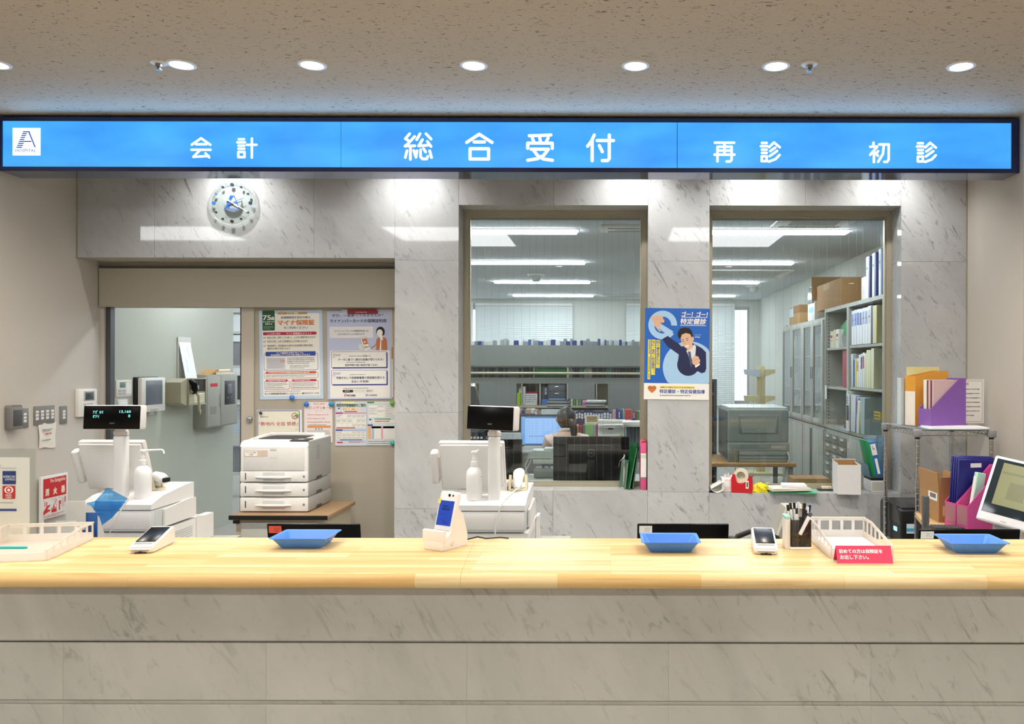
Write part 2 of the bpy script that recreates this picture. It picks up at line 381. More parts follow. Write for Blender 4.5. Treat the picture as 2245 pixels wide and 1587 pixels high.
m = MB(FRAME); m.box(XL, XL+.008, YW-.004, YW+.01, zh, ZC); m.box(XR-.008, XR, YW-.006, YW, 0, ZC); struct('trim_1', m)
# ceiling of the recess, cover box of the sliding door, jamb
m = MB(BEIGE); m.box(XL, X(865, YW), YW+.02, YO+.1, zh, zh+.02)
zc0, zc1 = 1.978, 2.258
m.box(XL+.012, X(865, YW), 5.83, YO+.12, zc0, zc1); m.box(XL, X(865, YW), 5.87, YO+.1, zc1, zh)
m.mat(DARKM); m.box(XL+.012, X(865, YW), 5.835, 5.87, zc1, zc1+.012)
struct('trim_2', m)
m = MB(PAINT); m.box(XL, XL+.03, 5.86, 5.93, 0, zc0); m.mat(DARKM); m.box(XL+.03, XL+.066, 5.88, 5.93, 0, zc0); m.mat(PAINT_G); m.box(XL, XL+.012, 5.93, 7.9, 0, ZO); struct('trim_3', m)
# sliding door leaf with stile and round pull
d = MB(BEIGE); d.box(-2.640, -1.50, 5.90, 5.94, 0, zc0); d.mat(M('c6beb1', .55, var=.02, scale=200)); d.box(X(529, 5.885), X(556.5, 5.885), 5.885, 5.935, 0, zc0+.02)
d.mat(DARKM); d.box(X(526.5, 5.89), X(529, 5.89), 5.89, 5.93, 0, zc0)
d1 = struct('door_1', d)
k = MB(CHROME); k.lathe([(.0, -.03), (.017, -.028), (.022, -.02), (.022, -.008), (.014, -.004), (.014, .0)][::-1], 20, (X(548, 5.885), 5.855, Z(921, 5.87)), 'y'); k.mat(GREYD); k.box(X(548, 5.885)-.001, X(548, 5.885)+.001, 5.8545, 5.856, Z(921, 5.87)-.006, Z(921, 5.87)+.006)
kb = MB(CHROME); kb.lathe([(.024, 0), (.022, .006), (.020, .018), (.012, .022), (0, .023)], 20, (X(548, 5.885), 5.885, Z(921, 5.885)), 'y'); kb.build('door_pull', d1)
# office walls
m = MB(OFFW); m.box(XRO, XRO+.2, YO, YB+.2, 0, ZO+.05); struct('wall_office_right', m)
m = MB(OFFW); m.box(-9.0, -8.8, YO, YB+.2, 0, ZO+.05); struct('wall_office_left', m)
m = MB(OFFW); m.box(-8.8, XL-.2, YO, YO+.1, 0, ZO+.05); m.box(XL, XRO, YO, YO+.005, ZO-.1, ZO+.4); m.box(-1.52, X(1005,YW)-.0, YO, YO+.02, 0, ZO); m.box(X(1420,YW), X(1555,YW), YO, YO+.02, 0, ZO); m.box(X(1975,YW), XRO, YO, YO+.02, 0, ZO); struct('wall_office_front', m)
m = MB(OFFW); wins = [(-7.6, -4.4), (-4.0, -.70), (.26, 2.43)]; zw0, zw1 = .90, 2.60
prev = -8.8
for a, b in wins: m.box(prev, a, YB, YB+.2, 0, ZO+.05); m.box(a, b, YB, YB+.2, 0, zw0); m.box(a, b, YB, YB+.2, zw1, ZO+.05); prev = b
m.box(prev, XRO, YB, YB+.2, 0, ZO+.05); struct('wall_office_rear', m)
# interior windows of the marble wall: frame, wired pane
def inner_window(name, px0, px1, z0, z1, fr=.036):
    x0, x1 = X(px0, YW), X(px1, YW)
    f = MB(FRAME)
    for (a, b, c, d_) in ((x0, x0+fr, z0, z1), (x1-fr, x1, z0, z1), (x0+fr, x1-fr, z1-fr, z1), (x0+fr, x1-fr, z0, z0+.024)):
        f.box(a, b, YF, YO-.001, c, d_); 
    w = .010
    for (a, b, c, d_) in ((x0+fr, x0+fr+w, z0+fr, z1-fr), (x1-fr-w, x1-fr, z0+fr, z1-fr), (x0+fr, x1-fr, z1-fr-w, z1-fr), (x0+fr, x1-fr, z0+.024, z0+.024+w)):
        f.box(a, b, YF+.014, YO-.012, c, d_)
    o = struct(name, f)
    p = MB(GLASS); yg = YF+.03
    p.add([(x0+fr, yg, z0+.024), (x1-fr, yg, z0+.024), (x1-fr, yg, z1-fr), (x0+fr, yg, z1-fr)], [(0,1,2,3)]); p.build('pane', o)
    wi = MB(M('9aa19c', .4, .3)); n = int((x1-x0)/.058)
    for i in range(1, n+1):
        xx = x0+fr+(x1-x0-2*fr)*i/(n+1)+.004*((i*7) % 3-1); wi.box(xx-.0003, xx+.0003, yg+.001, yg+.002, z0+.024, z1-fr)
    wi.build('wire', o)
    return o
inner_window('window_1', 1005, 1420, zs1, zt); inner_window('window_2', 1555, 1975, zs2, zt)
# outside windows of the office with their blinds
for i, (a, b) in enumerate(wins):
    f = MB(M('b9bcbb', .4, .5)); n = 2 if b-a > 2.5 else 1
    for q in range(n+1): xx = a+(b-a)*q/n; f.box(max(a, xx-.03), min(b, xx+.03), YB+.05, YB+.1, zw0, zw1)
    f.box(a, b, YB+.05, YB+.1, zw0, zw0+.05); f.box(a, b, YB+.05, YB+.1, zw1-.05, zw1)
    o = struct('window_%d' % (i+3), f)
    p = MB(GLASS); p.add([(a, YB+.075, zw0), (b, YB+.075, zw0), (b, YB+.075, zw1), (a, YB+.075, zw1)], [(0,1,2,3)]); p.build('pane', o)
BL = M('dfe4e3', .5, var=.02)
def blind(a, b, label, tilt=66, gapx=0.0):
    t = thing('venetian_blind', label, 'blind', ((a+b)/2, YB-.05, zw1+.05), 0, 'venetian blinds on the office windows')
    h = (b-a)/2; r = MB(WHITE2); r.rbox(-h, h, -.02, .02, -.045, 0, .004); r.build('head_rail', t)
    s = MB(BL); z = -.07; tt = math.radians(tilt)
    while z > -(zw1-zw0)-.05:
        c, si = .0205*math.cos(tt), .0205*math.sin(tt)
        s.add([(-h, -c, z-si), (h, -c, z-si), (h, c, z+si), (-h, c, z+si)], [(0,1,2,3)]); z -= .035
    s.build('slats', t)
    c = MB(WHITE2); 
    for u in (.18, .5, .82): c.box(-h+2*h*u-.001, -h+2*h*u+.001, -.016, -.0145, -(zw1-zw0)-.06, -.04)
    c.build('ladder_cord', t); q = MB(WHITE2); q.rbox(-h, h, -.012, .012, -(zw1-zw0)-.085, -(zw1-zw0)-.06, .003); q.build('bottom_rail', t)
blind(-4.0, -2.42, 'white venetian blind left of the thin bright gap seen through the left interior window')
blind(-2.38, -.68, 'white venetian blind beside the wide wall panel seen through the left interior window')
blind(.26, 2.16, 'bright white venetian blind in the corner window behind the copier')
blind(-7.6, -6.0, 'white venetian blind in the far end of the office seen past the door edge')
blind(-5.96, -4.4, 'white venetian blind next to the far end one in the office')

# ---------------------------------------------------------------- lamps of the place, plus added lobby fill
DL = [(-12, 2.326), (396, 0), (683, 0), (1037, 0), (1392, 0), (1700, 0), (2106, 0)]
DOWN = M('fff4e4', .5, emit=14.0, var=.01)
where = ['at the left edge of the ceiling', 'beside the left ceiling sensor', 'above the sign joint on its left half', 'above the middle of the blue sign', 'above the right sign joint', 'left of the right ceiling sensor', 'rightmost over the sign end']
for (px, _), w in zip(DL, where):
    Y_ = 4.07; x = X(px, Y_)
    t = thing('ceiling_downlight', 'round recessed warm white downlight '+w, 'ceiling light', (x, Y_, ZC), 0, 'row of ceiling downlights')
    r = MB(WHITE2); r.lathe([(.054, -.001), (.056, -.006), (.070, -.005), (.072, 0)], 28); r.build('trim_ring', t)
    e = MB(DOWN); e.lathe([(0.0, -.0035), (.05, -.0035), (.054, -.002)][::-1], 28); e.build('diffuser', t)
    lamp('downlight_lamp', 'SPOT', (0, 0, -.03), L_DOWN*4, (1, .90, .76), (0, 0, 0), t, spot_size=2.4, spot_blend=.9, shadow_soft_size=.05)
for i, px in enumerate((80, 520, 905, 1385, 1650, 1935)):
    x = X(px, YW); Y_ = 5.30
    t = thing('ceiling_downlight', 'small recessed wall washer above the sign over '+['the left end of the marble wall', 'the clock', 'the left marble pillar', 'the pillar between the windows', 'the right window', 'the right end of the marble wall'][i], 'ceiling light', (x, Y_, ZC), 0, 'wall washers hidden behind the sign')
    r = MB(WHITE2); r.lathe([(.035, -.001), (.036, -.005), (.048, -.004), (.05, 0)], 24); r.build('trim_ring', t)
    e = MB(DOWN); e.lathe([(0.0, -.003), (.033, -.003), (.035, -.002)][::-1], 24); e.build('diffuser', t)
    lamp('washer_lamp', 'SPOT', (0, 0, -.03), L_WASH*(1.1 if i == 1 else 1.0), (1, .97, .93), (math.radians(14), 0, 0), t, spot_size=2.3, spot_blend=1.0, shadow_soft_size=.03)
# square luminous panels of the lobby ceiling (mirrored in the marble and the panes)
PAN = M('fbfdff', .5, emit=L_LOBBY, var=.01)
for iy, y0 in enumerate((1.46,)):
    for ix, x0 in enumerate((-5.75, -2.53, .68, 3.9)):
        t = thing('ceiling_light', 'square luminous ceiling panel of the lobby, row %s from the counter, %s' % (('first', 'second', 'third')[iy], ('far left', 'left of centre', 'right of centre', 'far right')[ix]), 'ceiling light', (x0+.66, y0+.49, ZC), 0, 'luminous panels in the lobby ceiling')
        f = MB(WHITE2); f.box(-.70, .70, -.53, -.49, -.012, 0); f.box(-.70, .70, .49, .53, -.012, 0); f.box(-.70, -.66, -.49, .49, -.012, 0); f.box(.66, .70, -.49, .49, -.012, 0); f.build('frame', t)
        e = MB(PAN); e.box(-.66, .66, -.49, .49, -.006, -.001); e.build('diffuser', t)
for iy, y in enumerate((-.6, -3.0)):  # unseen downlights, added to light the counter front and walls
    for ix, x in enumerate((-6.0, -3.4, -.8, 1.8, 4.4)):
        t = thing('ceiling_downlight', '%s added white lobby downlight from the left in the %s row behind the luminous panels' % (('first', 'second', 'third', 'fourth', 'fifth')[ix], ('near', 'far')[iy]), 'ceiling light', (x, y, ZC), 0, 'added lobby downlights behind the panels')
        r = MB(WHITE2); r.lathe([(.054, -.001), (.056, -.006), (.070, -.005), (.072, 0)], 20); r.build('trim_ring', t)
        e = MB(DOWN); e.lathe([(0.0, -.0035), (.05, -.0035), (.054, -.002)][::-1], 20); e.build('diffuser', t)
        lamp('lobby_fill_lamp', 'SPOT', (0, 0, -.03), 165, (1, .97, .93), (0, 0, 0), t, spot_size=2.7, spot_blend=.8, shadow_soft_size=.08)
# strip lights of the office ceiling
for iy, y in enumerate((6.87, 8.94, 11.0, 13.1)):
    for ix, (a, b) in enumerate(((-6.4, -5.1), (-3.95, -2.64), (-1.61, -.30), (.72, 2.03))):
        t = thing('strip_light', 'white office strip light, %s row, through the %s' % (('nearest', 'second', 'third', 'farthest')[iy], ('door gap', 'left window edge', 'left interior window', 'right interior window')[ix]), 'ceiling light', ((a+b)/2, y, ZO), 0, 'strip lights of the office ceiling')
        h = (b-a)/2; f = MB(WHITE2); f.rbox(-h-.02, h+.02, -.08, .08, -.006, 0, .002); f.build('housing', t)
        e = MB(LIT); e.rbox(-h, h, -.065, .065, -.026, -.006, .008); e.build('tube_cover', t)
def ceil_unit(name, label, x, y, w, dd, cat='vent'):
    t = thing(name, label, cat, (x, y, ZO-.001)); f = MB(WHITE2); f.rbox(-w/2, w/2, -dd/2, dd/2, -.022, 0, .006); f.build('panel', t)
    for q_ in (-1, 1):
        s = MB(GREY); s.box(-w/2+.06, w/2-.06, q_*(dd/2-.05)-.02, q_*(dd/2-.05)+.02, -.0235, -.021); s.build('air_slot', t)
    s = MB(GREYL); s.box(-w/2+.12, w/2-.12, -dd/2+.12, dd/2-.12, -.0245, -.021); s.build('grille', t)
ceil_unit('air_conditioner', 'square ceiling air conditioner near the top right of the left interior window', .22, 6.72, .62, .26)
ceil_unit('air_conditioner', 'flat ceiling air conditioner panel near the top of the right interior window', 1.62, 6.35, .62, .5)
ceil_unit('air_conditioner', 'long ceiling air conditioner between the second and third strip lights in the right window', 1.45, 9.95, 1.5, .75)
ceil_unit('ceiling_vent', 'narrow dark ceiling vent slot near the far wall in the left window', .22, 13.1, .75, .28)
def detector(name, label, x, y, zc, r=.055, h=.045, mat=WHITE2):
    t = thing(name, label, 'detector', (x, y, zc)); b = MB(mat); b.lathe([(r, 0), (r*.96, -.012), (r*.75, -.018)], 24); b.build('base', t)
    c = MB(GREYL); c.lathe([(r*.55, -.016), (r*.5, -h*.75), (r*.35, -h), (0, -h)], 20); c.build('sensor_head', t)
detector('smoke_detector', 'round smoke detector on the office ceiling between strip lights, left window', X(1175, 10.2), 10.2, ZO, .11, .09)
detector('smoke_detector', 'round smoke detector on the office ceiling by the right wall, right window', X(1652, 11.6), 11.6, ZO, .11, .09)
for px, w in ((347, 'left of the second downlight'), (1773, 'right of the sixth downlight')):
    t = thing('ceiling_sensor', 'small sprinkler head on the lobby ceiling, '+w, 'sprinkler', (X(px, 4.05), 4.05, ZC))
    b = MB(WHITE2); b.lathe([(.042, 0), (.04, -.004), (.02, -.007)], 24); b.build('base', t)
    b = MB(STEEL); b.lathe([(.018, -.006), (.016, -.022), (.009, -.026), (.009, -.034), (.017, -.036), (.017, -.038), (0, -.038)], 16); b.build('sprinkler_head', t)

# ---------------------------------------------------------------- the blue sign
YSG = 4.877
FR_N = M('16245a', .25, .2, coat=.4); UNDER = M('6c7690', .08, .6)
sg = thing('illuminated_sign', 'long backlit blue sign with white kanji lettering under the ceiling', 'sign', (0, YSG, 0))
zt_, zb_ = Z(258, YSG)-.002, Z(377, YSG); ti, bi = Z(267.5, YSG), Z(368, YSG)
xa, xb = XL+.006, X(2233, YSG)
f = MB(FR_N); dp = .19
f.box(xa, xb, 0, .03, ti, zt_); f.box(xa, xb, 0, .03, zb_, bi); f.box(xa, X(3, YSG), 0, .03, bi, ti); f.box(X(2217, YSG), xb, 0, .03, bi, ti)
f.box(xa, xb, .03, dp, zb_+.002, zt_); f.mat(UNDER); f.box(xa+.004, xb-.004, .004, dp, zb_-.001, zb_+.001)
f.build('frame', sg)
def sign_blue(name):
    m_, t, b = nt(name); N = t.nodes.new; L = t.links.new
    tc = N('ShaderNodeTexCoord'); mp = N('ShaderNodeMapping'); mp.inputs['Scale'].default_value = (1.3, 1, 3.5); L(tc.outputs['Object'], mp.inputs[0])
    no = N('ShaderNodeTexNoise'); no.inputs['Scale'].default_value = 1.6; no.inputs['Detail'].default_value = 2; L(mp.outputs[0], no.inputs[0])
    mx = N('ShaderNodeMix'); mx.data_type = 'RGBA'; mx.inputs[6].default_value = (*lin('3a9af5'), 1); mx.inputs[7].default_value = (*lin('4db8ff'), 1)
    r = N('ShaderNodeMapRange'); r.inputs[1].default_value = .3; r.inputs[2].default_value = .7; L(no.outputs['Fac'], r.inputs[0]); L(r.outputs[0], mx.inputs[0])
    b.inputs['Base Color'].default_value = (*[c*.2 for c in lin('3f9df5')], 1); L(mx.outputs[2], b.inputs['Emission Color']); b.inputs['Emission Strength'].default_value = L_SIGN*.95; b.inputs['Roughness'].default_value = .3
    return m_
SB = sign_blue('backlit_blue'); SW = M('ffffff', .5, emit=1.0, var=.005)
LOGO = M('1f4fb4', .5, emit=.6, var=.01)
for i, (a, b) in enumerate(((3, 744.4), (745.6, 1483.4), (1484.8, 2217))):
    p = MB(SB); p.box(X(a, YSG), X(b, YSG), .008, .012, bi, ti); p.build('panel', sg, sub=0)
GL = {
 'kai': [[(1295,190),(1235,232)],[(1295,190),(1355,232)],[(1262,229),(1330,229)],[(1233,265),(1357,265)],[(1288,268),(1245,311),(1345,305)],[(1324,288),(1348,314)]],
 'kei': [[(1540,196),(1574,196)],[(1531,216),(1580,216)],[(1538,237),(1576,237)],[(1538,257),(1576,257)],[(1537,278),(1577,278),(1577,312),(1537,312),(1537,278)],[(1593,232),(1655,232)],[(1625,191),(1625,315)]],
 'sou': [[(462,158),(434,190),(462,207)],[(494,176),(452,222),(432,238),(496,236)],[(467,238),(467,324)],[(445,268),(434,312)],[(489,266),(500,300)],[(529,158),(508,196)],[(568,158),(601,192)],[(545,196),(520,237),(592,231)],[(577,208),(601,240)],[(510,268),(503,310)],[(533,262),(533,306),(545,321),(572,321),(580,304)],[(552,254),(566,276)],[(592,268),(604,312)]],
 'gou': [[(913,160),(832,213)],[(913,160),(996,213)],[(880,210),(947,210)],[(854,254),(974,254),(974,321),(854,321),(854,254)]],
 'uke': [[(1238,169),(1300,168),(1378,164)],[(1258,186),(1266,204)],[(1306,184),(1310,204)],[(1360,184),(1350,204)],[(1228,250),(1228,217),(1387,217),(1387,250)],[(1250,256),(1362,256),(1330,298),(1290,318),(1228,328)],[(1266,262),(1290,296),(1330,320),(1388,328)]],
 'tsu': [[(1659,164),(1640,205),(1616,236)],[(1646,205),(1646,330)],[(1678,199),(1784,199)],[(1757,163),(1757,316),(1746,329),(1712,329)],[(1692,232),(1712,272)]],
 'sai': [[(254,210),(378,210)],[(271,330),(271,236),(362,236),(362,320),(352,331),(330,331)],[(316,210),(316,286)],[(271,261),(362,261)],[(252,287),(380,287)]],
 'shin': [[(557,211),(588,211)],[(550,232),(592,232)],[(557,254),(588,254)],[(557,275),(588,275)],[(556,297),(588,297),(588,328),(556,328),(556,297)],[(635,208),(603,238)],[(635,208),(672,239)],[(643,241),(610,264)],[(655,262),(607,296)],[(671,288),(645,315),(602,331)]],
 'sho': [[(1276,208),(1276,226)],[(1255,234),(1300,233),(1255,286)],[(1279,264),(1279,333)],[(1306,262),(1291,279)],[(1286,272),(1304,292)],[(1313,219),(1374,219),(1374,316),(1364,331),(1346,331)],[(1343,219),(1337,280),(1306,331)]],
}
def kanji(key, ox, k, w, du=0):
    lt = MB(SW); pr = Print(lt, YSG/F, CX, CY+CAMZ*F/YSG, .007)
    for st in GL[key]: pr.line([(ox+(u+du)/k, 240+v/k) for u, v in st], w/k, SW, 1, True)
    lt.build('kanji_character', sg)
for key in ('kai', 'kei'): kanji(key, 0, 2.954, 15)
for key in ('sou', 'gou', 'uke', 'tsu'): kanji(key, 740, 2.954, 20 if key != 'sou' else 17)
for key in ('sai', 'shin', 'sho'): kanji(key, 1480, 2.935, 15.5)
kanji('shin', 1480, 2.935, 15.5, 1006)
def emblem(p, u, v, s, mat, lay, wm=None, stripes=9):
    """slanted A of horizontal stripes with HOSPITAL below; u, v top-left, s height of the A"""
    for i in range(stripes):
        t0 = i/(stripes-1); y = v+s*t0; h = s*.075
        l = u+s*(.42-.42*t0); w = s*(.40-.06*t0) if i < 6 else s*(.40)
        r_ = l+(s*.44 if i == 0 else w*(.80 if i < 6 else .95))
        if i == 5: r_ = u+s*.98
        p.poly([(l+s*.02, y-h/2), (r_+s*.02, y-h/2), (r_-s*.01, y+h/2), (l-s*.01, y+h/2)], mat, lay)
    p.line([(u+s*.80, v-s*.03), (u+s*1.22, v+s)], s*.08, mat, lay); p.line([(u+s*.45, v), (u+s*.82, v)], s*.075, mat, lay)
    p.text('HOSPITAL', u-s*.05, v+s*1.12, u+s*1.27, v+s*1.30, wm or mat, lay, .02)
lg = MB(SW); p2 = Print(lg, YSG/F, CX, CY+CAMZ*F/YSG, .007)
p2.rect(24.8, 282.6, 86.2, 343, SW, 1); emblem(p2, 33, 291, 34, LOGO, 2); lg.build('hospital_emblem', sg)
lamp('sign_glow_fill', 'AREA', (-.6, YSG-.03, (ti+bi)/2), 14, (.22, .5, 1), (math.radians(-90), 0, 0), None, shape='RECTANGLE', size=6.0, size_y=.22)  # added blue area lamp, strengthens the sign's glow on the ceiling
# ---------------------------------------------------------------- reception counter
ZT = .94; YB0, YFR = 2.83, 2.335
cw = thing('counter_worktop', 'long butcher block wood counter top with rounded front edge', 'counter', (0, 0, 0))
prof = [(YB0, ZT), (YFR+.030, ZT), (YFR+.016, ZT-.003), (YFR+.005, ZT-.012), (YFR, ZT-.024), (YFR+.004, ZT-.036), (YFR+.014, ZT-.044), (YFR+.03, ZT-.047), (YB0, ZT-.047)]
def seam(y, s=0): return -.4400-.040*(y-YFR)/(YB0-YFR)+s
def board(xl, xr):
    b = MB(WOOD); n = len(prof)
    va = [((seam(y, .0003) if xl is None else xl), y, z) for y, z in prof]; vb = [((seam(y, -.0003) if xr is None else xr), y, z) for y, z in prof]
    b.add(va+vb, [[i, (i+1)%n, (i+1)%n+n, i+n] for i in range(n)], True); b.add(va, [list(range(n))[::-1]]); b.add(vb, [list(range(n))])
    for fidx in range(len(b.f)): b.f[fidx] = b.f[fidx]
    return b.build('board', cw)
board(-4.2, None); board(None, 3.6)
cb = thing('reception_counter', 'grey veined marble front of the reception counter', 'counter', (0, 2.40, 0))
def slabrow(name, z0, z1, joints, y=0, bev=.003):
    b = MB(MARBF); xs = [-4.15]+joints+[3.55]
    for a, c in zip(xs, xs[1:]): b.rbox(a+.0002, c-.0002, y, y+.03, z0, z1, bev if bev > .003 else .0006, 1, smooth=False)
    return b.build(name, cb)
yf = 2.40
def zz(py): return Z(py, yf)
J = [X(p, yf) for p in (-740, -300, 140, 585, 1025, 1467, 1910, 2350)]
MARBF2 = MARBF
slabrow('upper_slab_row', zz(1408), ZT-.048, [X(p, yf) for p in (-860, 2600)], -.004, .006)
slabrow('middle_slab_row', zz(1536), zz(1411), J)
b = MB(MARBF); b.box(-4.15, 3.55, .008, .03, zz(1550), zz(1534)); b.build('joint_band', cb)
slabrow('lower_slab_row', .30, zz(1547.5), J); slabrow('plinth_slab_row', .0, .296, J, .01)
b = MB(M('b9b2a6', .6)); b.box(-4.15, 3.55, .031, .05, 0, ZT-.05); b.box(-4.15, 3.55, .39, .41, 0, ZT-.05); b.build('carcass', cb)
# staff desk behind it and the low register cabinets
t = thing('staff_desk', 'lower grey work desk hidden behind the reception counter', 'desk', (0, 0, 0))
b = MB(M('a8a6a0', .5)); b.box(-3.7, 2.42, 2.85, 3.62, .67, .70); b.build('desktop', t)
for x in (-3.65, -1.9, .2, 2.36): b = MB(GREYL); b.box(x-.02, x+.02, 2.86, 3.6, 0, .67); b.build('side_panel', t)
# ---------------------------------------------------------------- cash registers
def rotp(o, rz): o.rotation_euler = (0, 0, rz)
PW = M('f2efec', .38, var=.01); PW2 = M('eae4df', .42, var=.01); PWG = M('d9dcdc', .45, var=.015)
def register_stand(x, label):
    t = thing('register_cabinet', label, 'cabinet', (x, 4.15, 0))
    b = MB(M('a9a8a2', .5)); b.box(-.34, .34, -.26, .30, 0, .575); b.box(-.36, .36, -.28, .32, .575, .60); b.build('body', t)
    b = MB(CABD); b.rbox(-.3, .3, -.275, -.262, .08, .54, .004); b.build('door', t)
REG = []
def register(x, label, disp_rot, on, holder=True):
    """customer side of a cash register: local front (our side) at y = 0, base on the cabinet at z = .60"""
    t = thing('cash_register', label, 'cash register', (x, 3.94, .60), 0, 'cash registers behind the counter')
    # coin changer below: lower box reaching further back on the right
    b = MB(PW); b.box(-.185, .19, .012, .50, .003, .122); b.box(.192, .235 if on else .207, .40, .50, .003, .135)
    b.mat(M('c3c4c4', .5)); 
    for i in range(26):
        for j in range(5): b.box(.1902, .1910, .10+i*.0105, .055+i*.0105, .035+j*.012, .041+j*.012)
    b.build('coin_changer', t)
    b = MB(PWG); b.rbox(-.175, .175, .0, .40, .128, .232, .006); b.mat(WHITE); b.prism([(-.002, .236), (.40, .236), (.40, .318), (.32, .316), (.10, .292), (-.002, .262)], -.178, .178, 'x')
    b.mat(PWG)
    for i in range(11): b.box(.1745, .1765, .03, .09, .140+i*.008, .1435+i*.008)
    b.build('body', t)
    b = MB(PW); b.rbox(-.172, .172, -.003, .004, .140, .224, .003); b.build('drawer_front', t)
    b = MB(PW); b.prism([(.10, .135), (.40, .135), (.40, .235), (.34, .24), (.10, .222)], .1785, .190, 'x'); b.build('receipt_printer_cover', t)
    # slanted touch monitor facing the clerk, seen from behind
    cx = -.06
    b = MB(PW2); b.at((cx-.055, .20, .435), rx=math.radians(20)); b.rbox(-.168, .168, -.018, .018, -.135, .138, .010); b.mat(WHITE); b.rbox(-.160, .160, -.030, -.015, -.125, .128, .010); b.build('touch_monitor', t)
    b = MB(PW); b.at((cx-.055, .20, .435), rx=math.radians(20)); b.rbox(-.215, -.176, -.026, .026, -.10, .085, .014, 3); b.box(-.178, -.166, -.01, .01, -.06, .05); b.build('card_reader', t)
    b = MB(PW); b.tube([(-.185+.08, .24, .335), (.09, .24, .335)], .022, 14); b.box(-.07, -.03, .21, .27, .24, .34); b.box(.02, .06, .21, .27, .24, .34); b.build('hinge', t)
    # pole and customer display
    px_ = .012 if disp_rot else -.022
    b = MB(WHITE); b.rbox(px_-.029, px_+.029, .052, .110, .255, .60, .014, 3); b.build('pole', t)
    b = MB(PW2); b.lathe([(.034, .60), (.034, .618), (.028, .622), (.028, .64)], 24, (px_, .081, 0)); b.build('swivel', t)
    d = MB(PW); a = math.radians(disp_rot); yy = .03
    d.at((px_-.006, yy, .692), rx=math.radians(-4), rz=a); d.rbox(-.140, .140, -.012, .045, -.060, .060, .010, 3); d.build('display_housing', t)
    k = MB(BLACK); k.at((px_-.006, yy, .692), rx=math.radians(-4), rz=a); k.rbox(-.139, .139, -.018, -.010, -.059, .056, .003)
    p = Print(k, .28/130, 252, 926, -.0182); VFD = M('7fe9e6', .5, emit=1.1, var=.0); LG = M('8d9094', .5)
    p.text('NEC', 248, 938.5, 260, 941.5, LG, 1, .02)
    if on:
        p.text('アズ゛カリ', 209, 911, 232, 918, VFD, 1, .012); p.text('13,160', 270, 910.5, 296, 917, VFD, 1, .012); p.text('オツリ', 209, 921, 223, 928, VFD, 1, .012); p.text('0', 290.5, 920, 295, 926.5, VFD, 1, .012)
    k.build('display_screen', t)
    return t
register_stand(-2.43, 'grey cabinet under the left cash register'); register_stand(-.585, 'grey cabinet under the middle cash register')
r1 = register(-2.4455, 'white cash register at left whose lit customer display shows 13,160', 0, True)
r2 = register(-.600, 'white cash register in the middle with a blank dark customer display', -28, False)
def bottle(x, y, z, label, turn, text=False):
    t = thing('sanitizer_bottle', label, 'bottle', (x, y, z), turn, 'hand sanitizer bottles on the registers')
    b = MB(M('fffefd', .3, var=.005)); b.lathe([(.036, 0), (.0395, .004), (.0395, .125), (.036, .145), (.024, .160), (.015, .165), (.015, .172)], 28); b.build('bottle', t)
    b = MB(WHITE); b.lathe([(.0175, .168), (.0175, .192), (.012, .195), (.012, .212), (.007, .213), (.007, .232)], 20); b.build('collar', t)
    b = MB(WHITE); b.lathe([(.012, .230), (.016, .234), (.016, .242), (.010, .246), (0, .246)], 18)
    b.tube([(0, 0, .240), (.085, 0, .243), (.093, 0, .238), (.097, 0, .222)], [.0055, .0048, .0048, .0045], 10); b.build('pump', t)
    if text:
        b = MB(INKG); p = Print(b, .001, 0, 0, -.0397); p.lines(-16, -120, 0, -114, 1, INKG, 0, .6, 4); p.rect(-19, -106, -17, -98, INKG, 0); p.rect(-19, -88, -17, -82, INKG, 0); b.build('label_print', t)
ztop = .60+.285
bottle(X(314, 4.03), 4.03, .60+.2795, 'white pump sanitizer bottle on the left cash register, nozzle pointing right', math.radians(12))
bottle(X(1040, 4.02), 4.02, .60+.2775, 'white pump sanitizer bottle on the middle cash register', math.radians(78), True)
def scanner(x, label, s=1, z=.905):
    t = thing('barcode_scanner', label, 'barcode scanner', (x, 4.17, z), 0, 'barcode scanners in their holders')
    b = MB(M('e3d6b4', .5)); b.rbox(-.045, .045, -.035, .045, -.004, .008, .004)
    for sx in (-1, 1): b.prism([(-.03, .006), (.04, .006), (.012, .075), (-.008, .078)], sx*.042-.006, sx*.042+.006, 'x')
    b.build('holder', t)
    b = MB(WHITE); b.tube([(0, -.055, .014), (0, -.035, .030), (0, .0, .062), (0, .03, .078), (0, .075, .078)], [.014, .024, .028, .031, .026], 16); b.build('handset', t)
    b = MB(BLACKM); b.rbox(-.024, .024, .070, .083, .060, .090, .004); b.build('scan_window', t)
    b = MB(WHITE2); b.tube([(0, -.055, .014), (-.02, -.10, -.002), (-.045, -.19, -.02), (-.06, -.255, -.045), (-.078, -.262, -.13), (-.085, -.262, -.20)], .004, 8); b.build('cable', t)
scanner(X(1136, 4.15), 'white barcode scanner in a cream holder on the middle cash register')
t = thing('barcode_scanner', 'white barcode scanner lying in a cream holder beside the sanitizer on the left register', 'barcode scanner', (X(350, 4.2), 4.17, .905), math.radians(60), 'barcode scanners in their holders')
b = MB(M('e3d6b4', .5)); b.rbox(-.035, .035, -.035, .045, -.004, .008, .004); b.prism([(-.03, .006), (.04, .006), (.012, .06), (-.008, .06)], -.030, -.020, 'x'); b.prism([(-.03, .006), (.04, .006), (.012, .06), (-.008, .06)], .020, .030, 'x'); b.build('holder', t)
b = MB(WHITE); b.tube([(-.01, .11, .0), (-.005, .05, .045), (0, 0, .066), (0, -.05, .062), (0, -.085, .052)], [.012, .02, .025, .026, .02], 16); b.build('handset', t)
b = MB(BLACKM); b.rbox(-.02, .02, -.095, -.085, .042, .064, .003); b.build('scan_window', t)
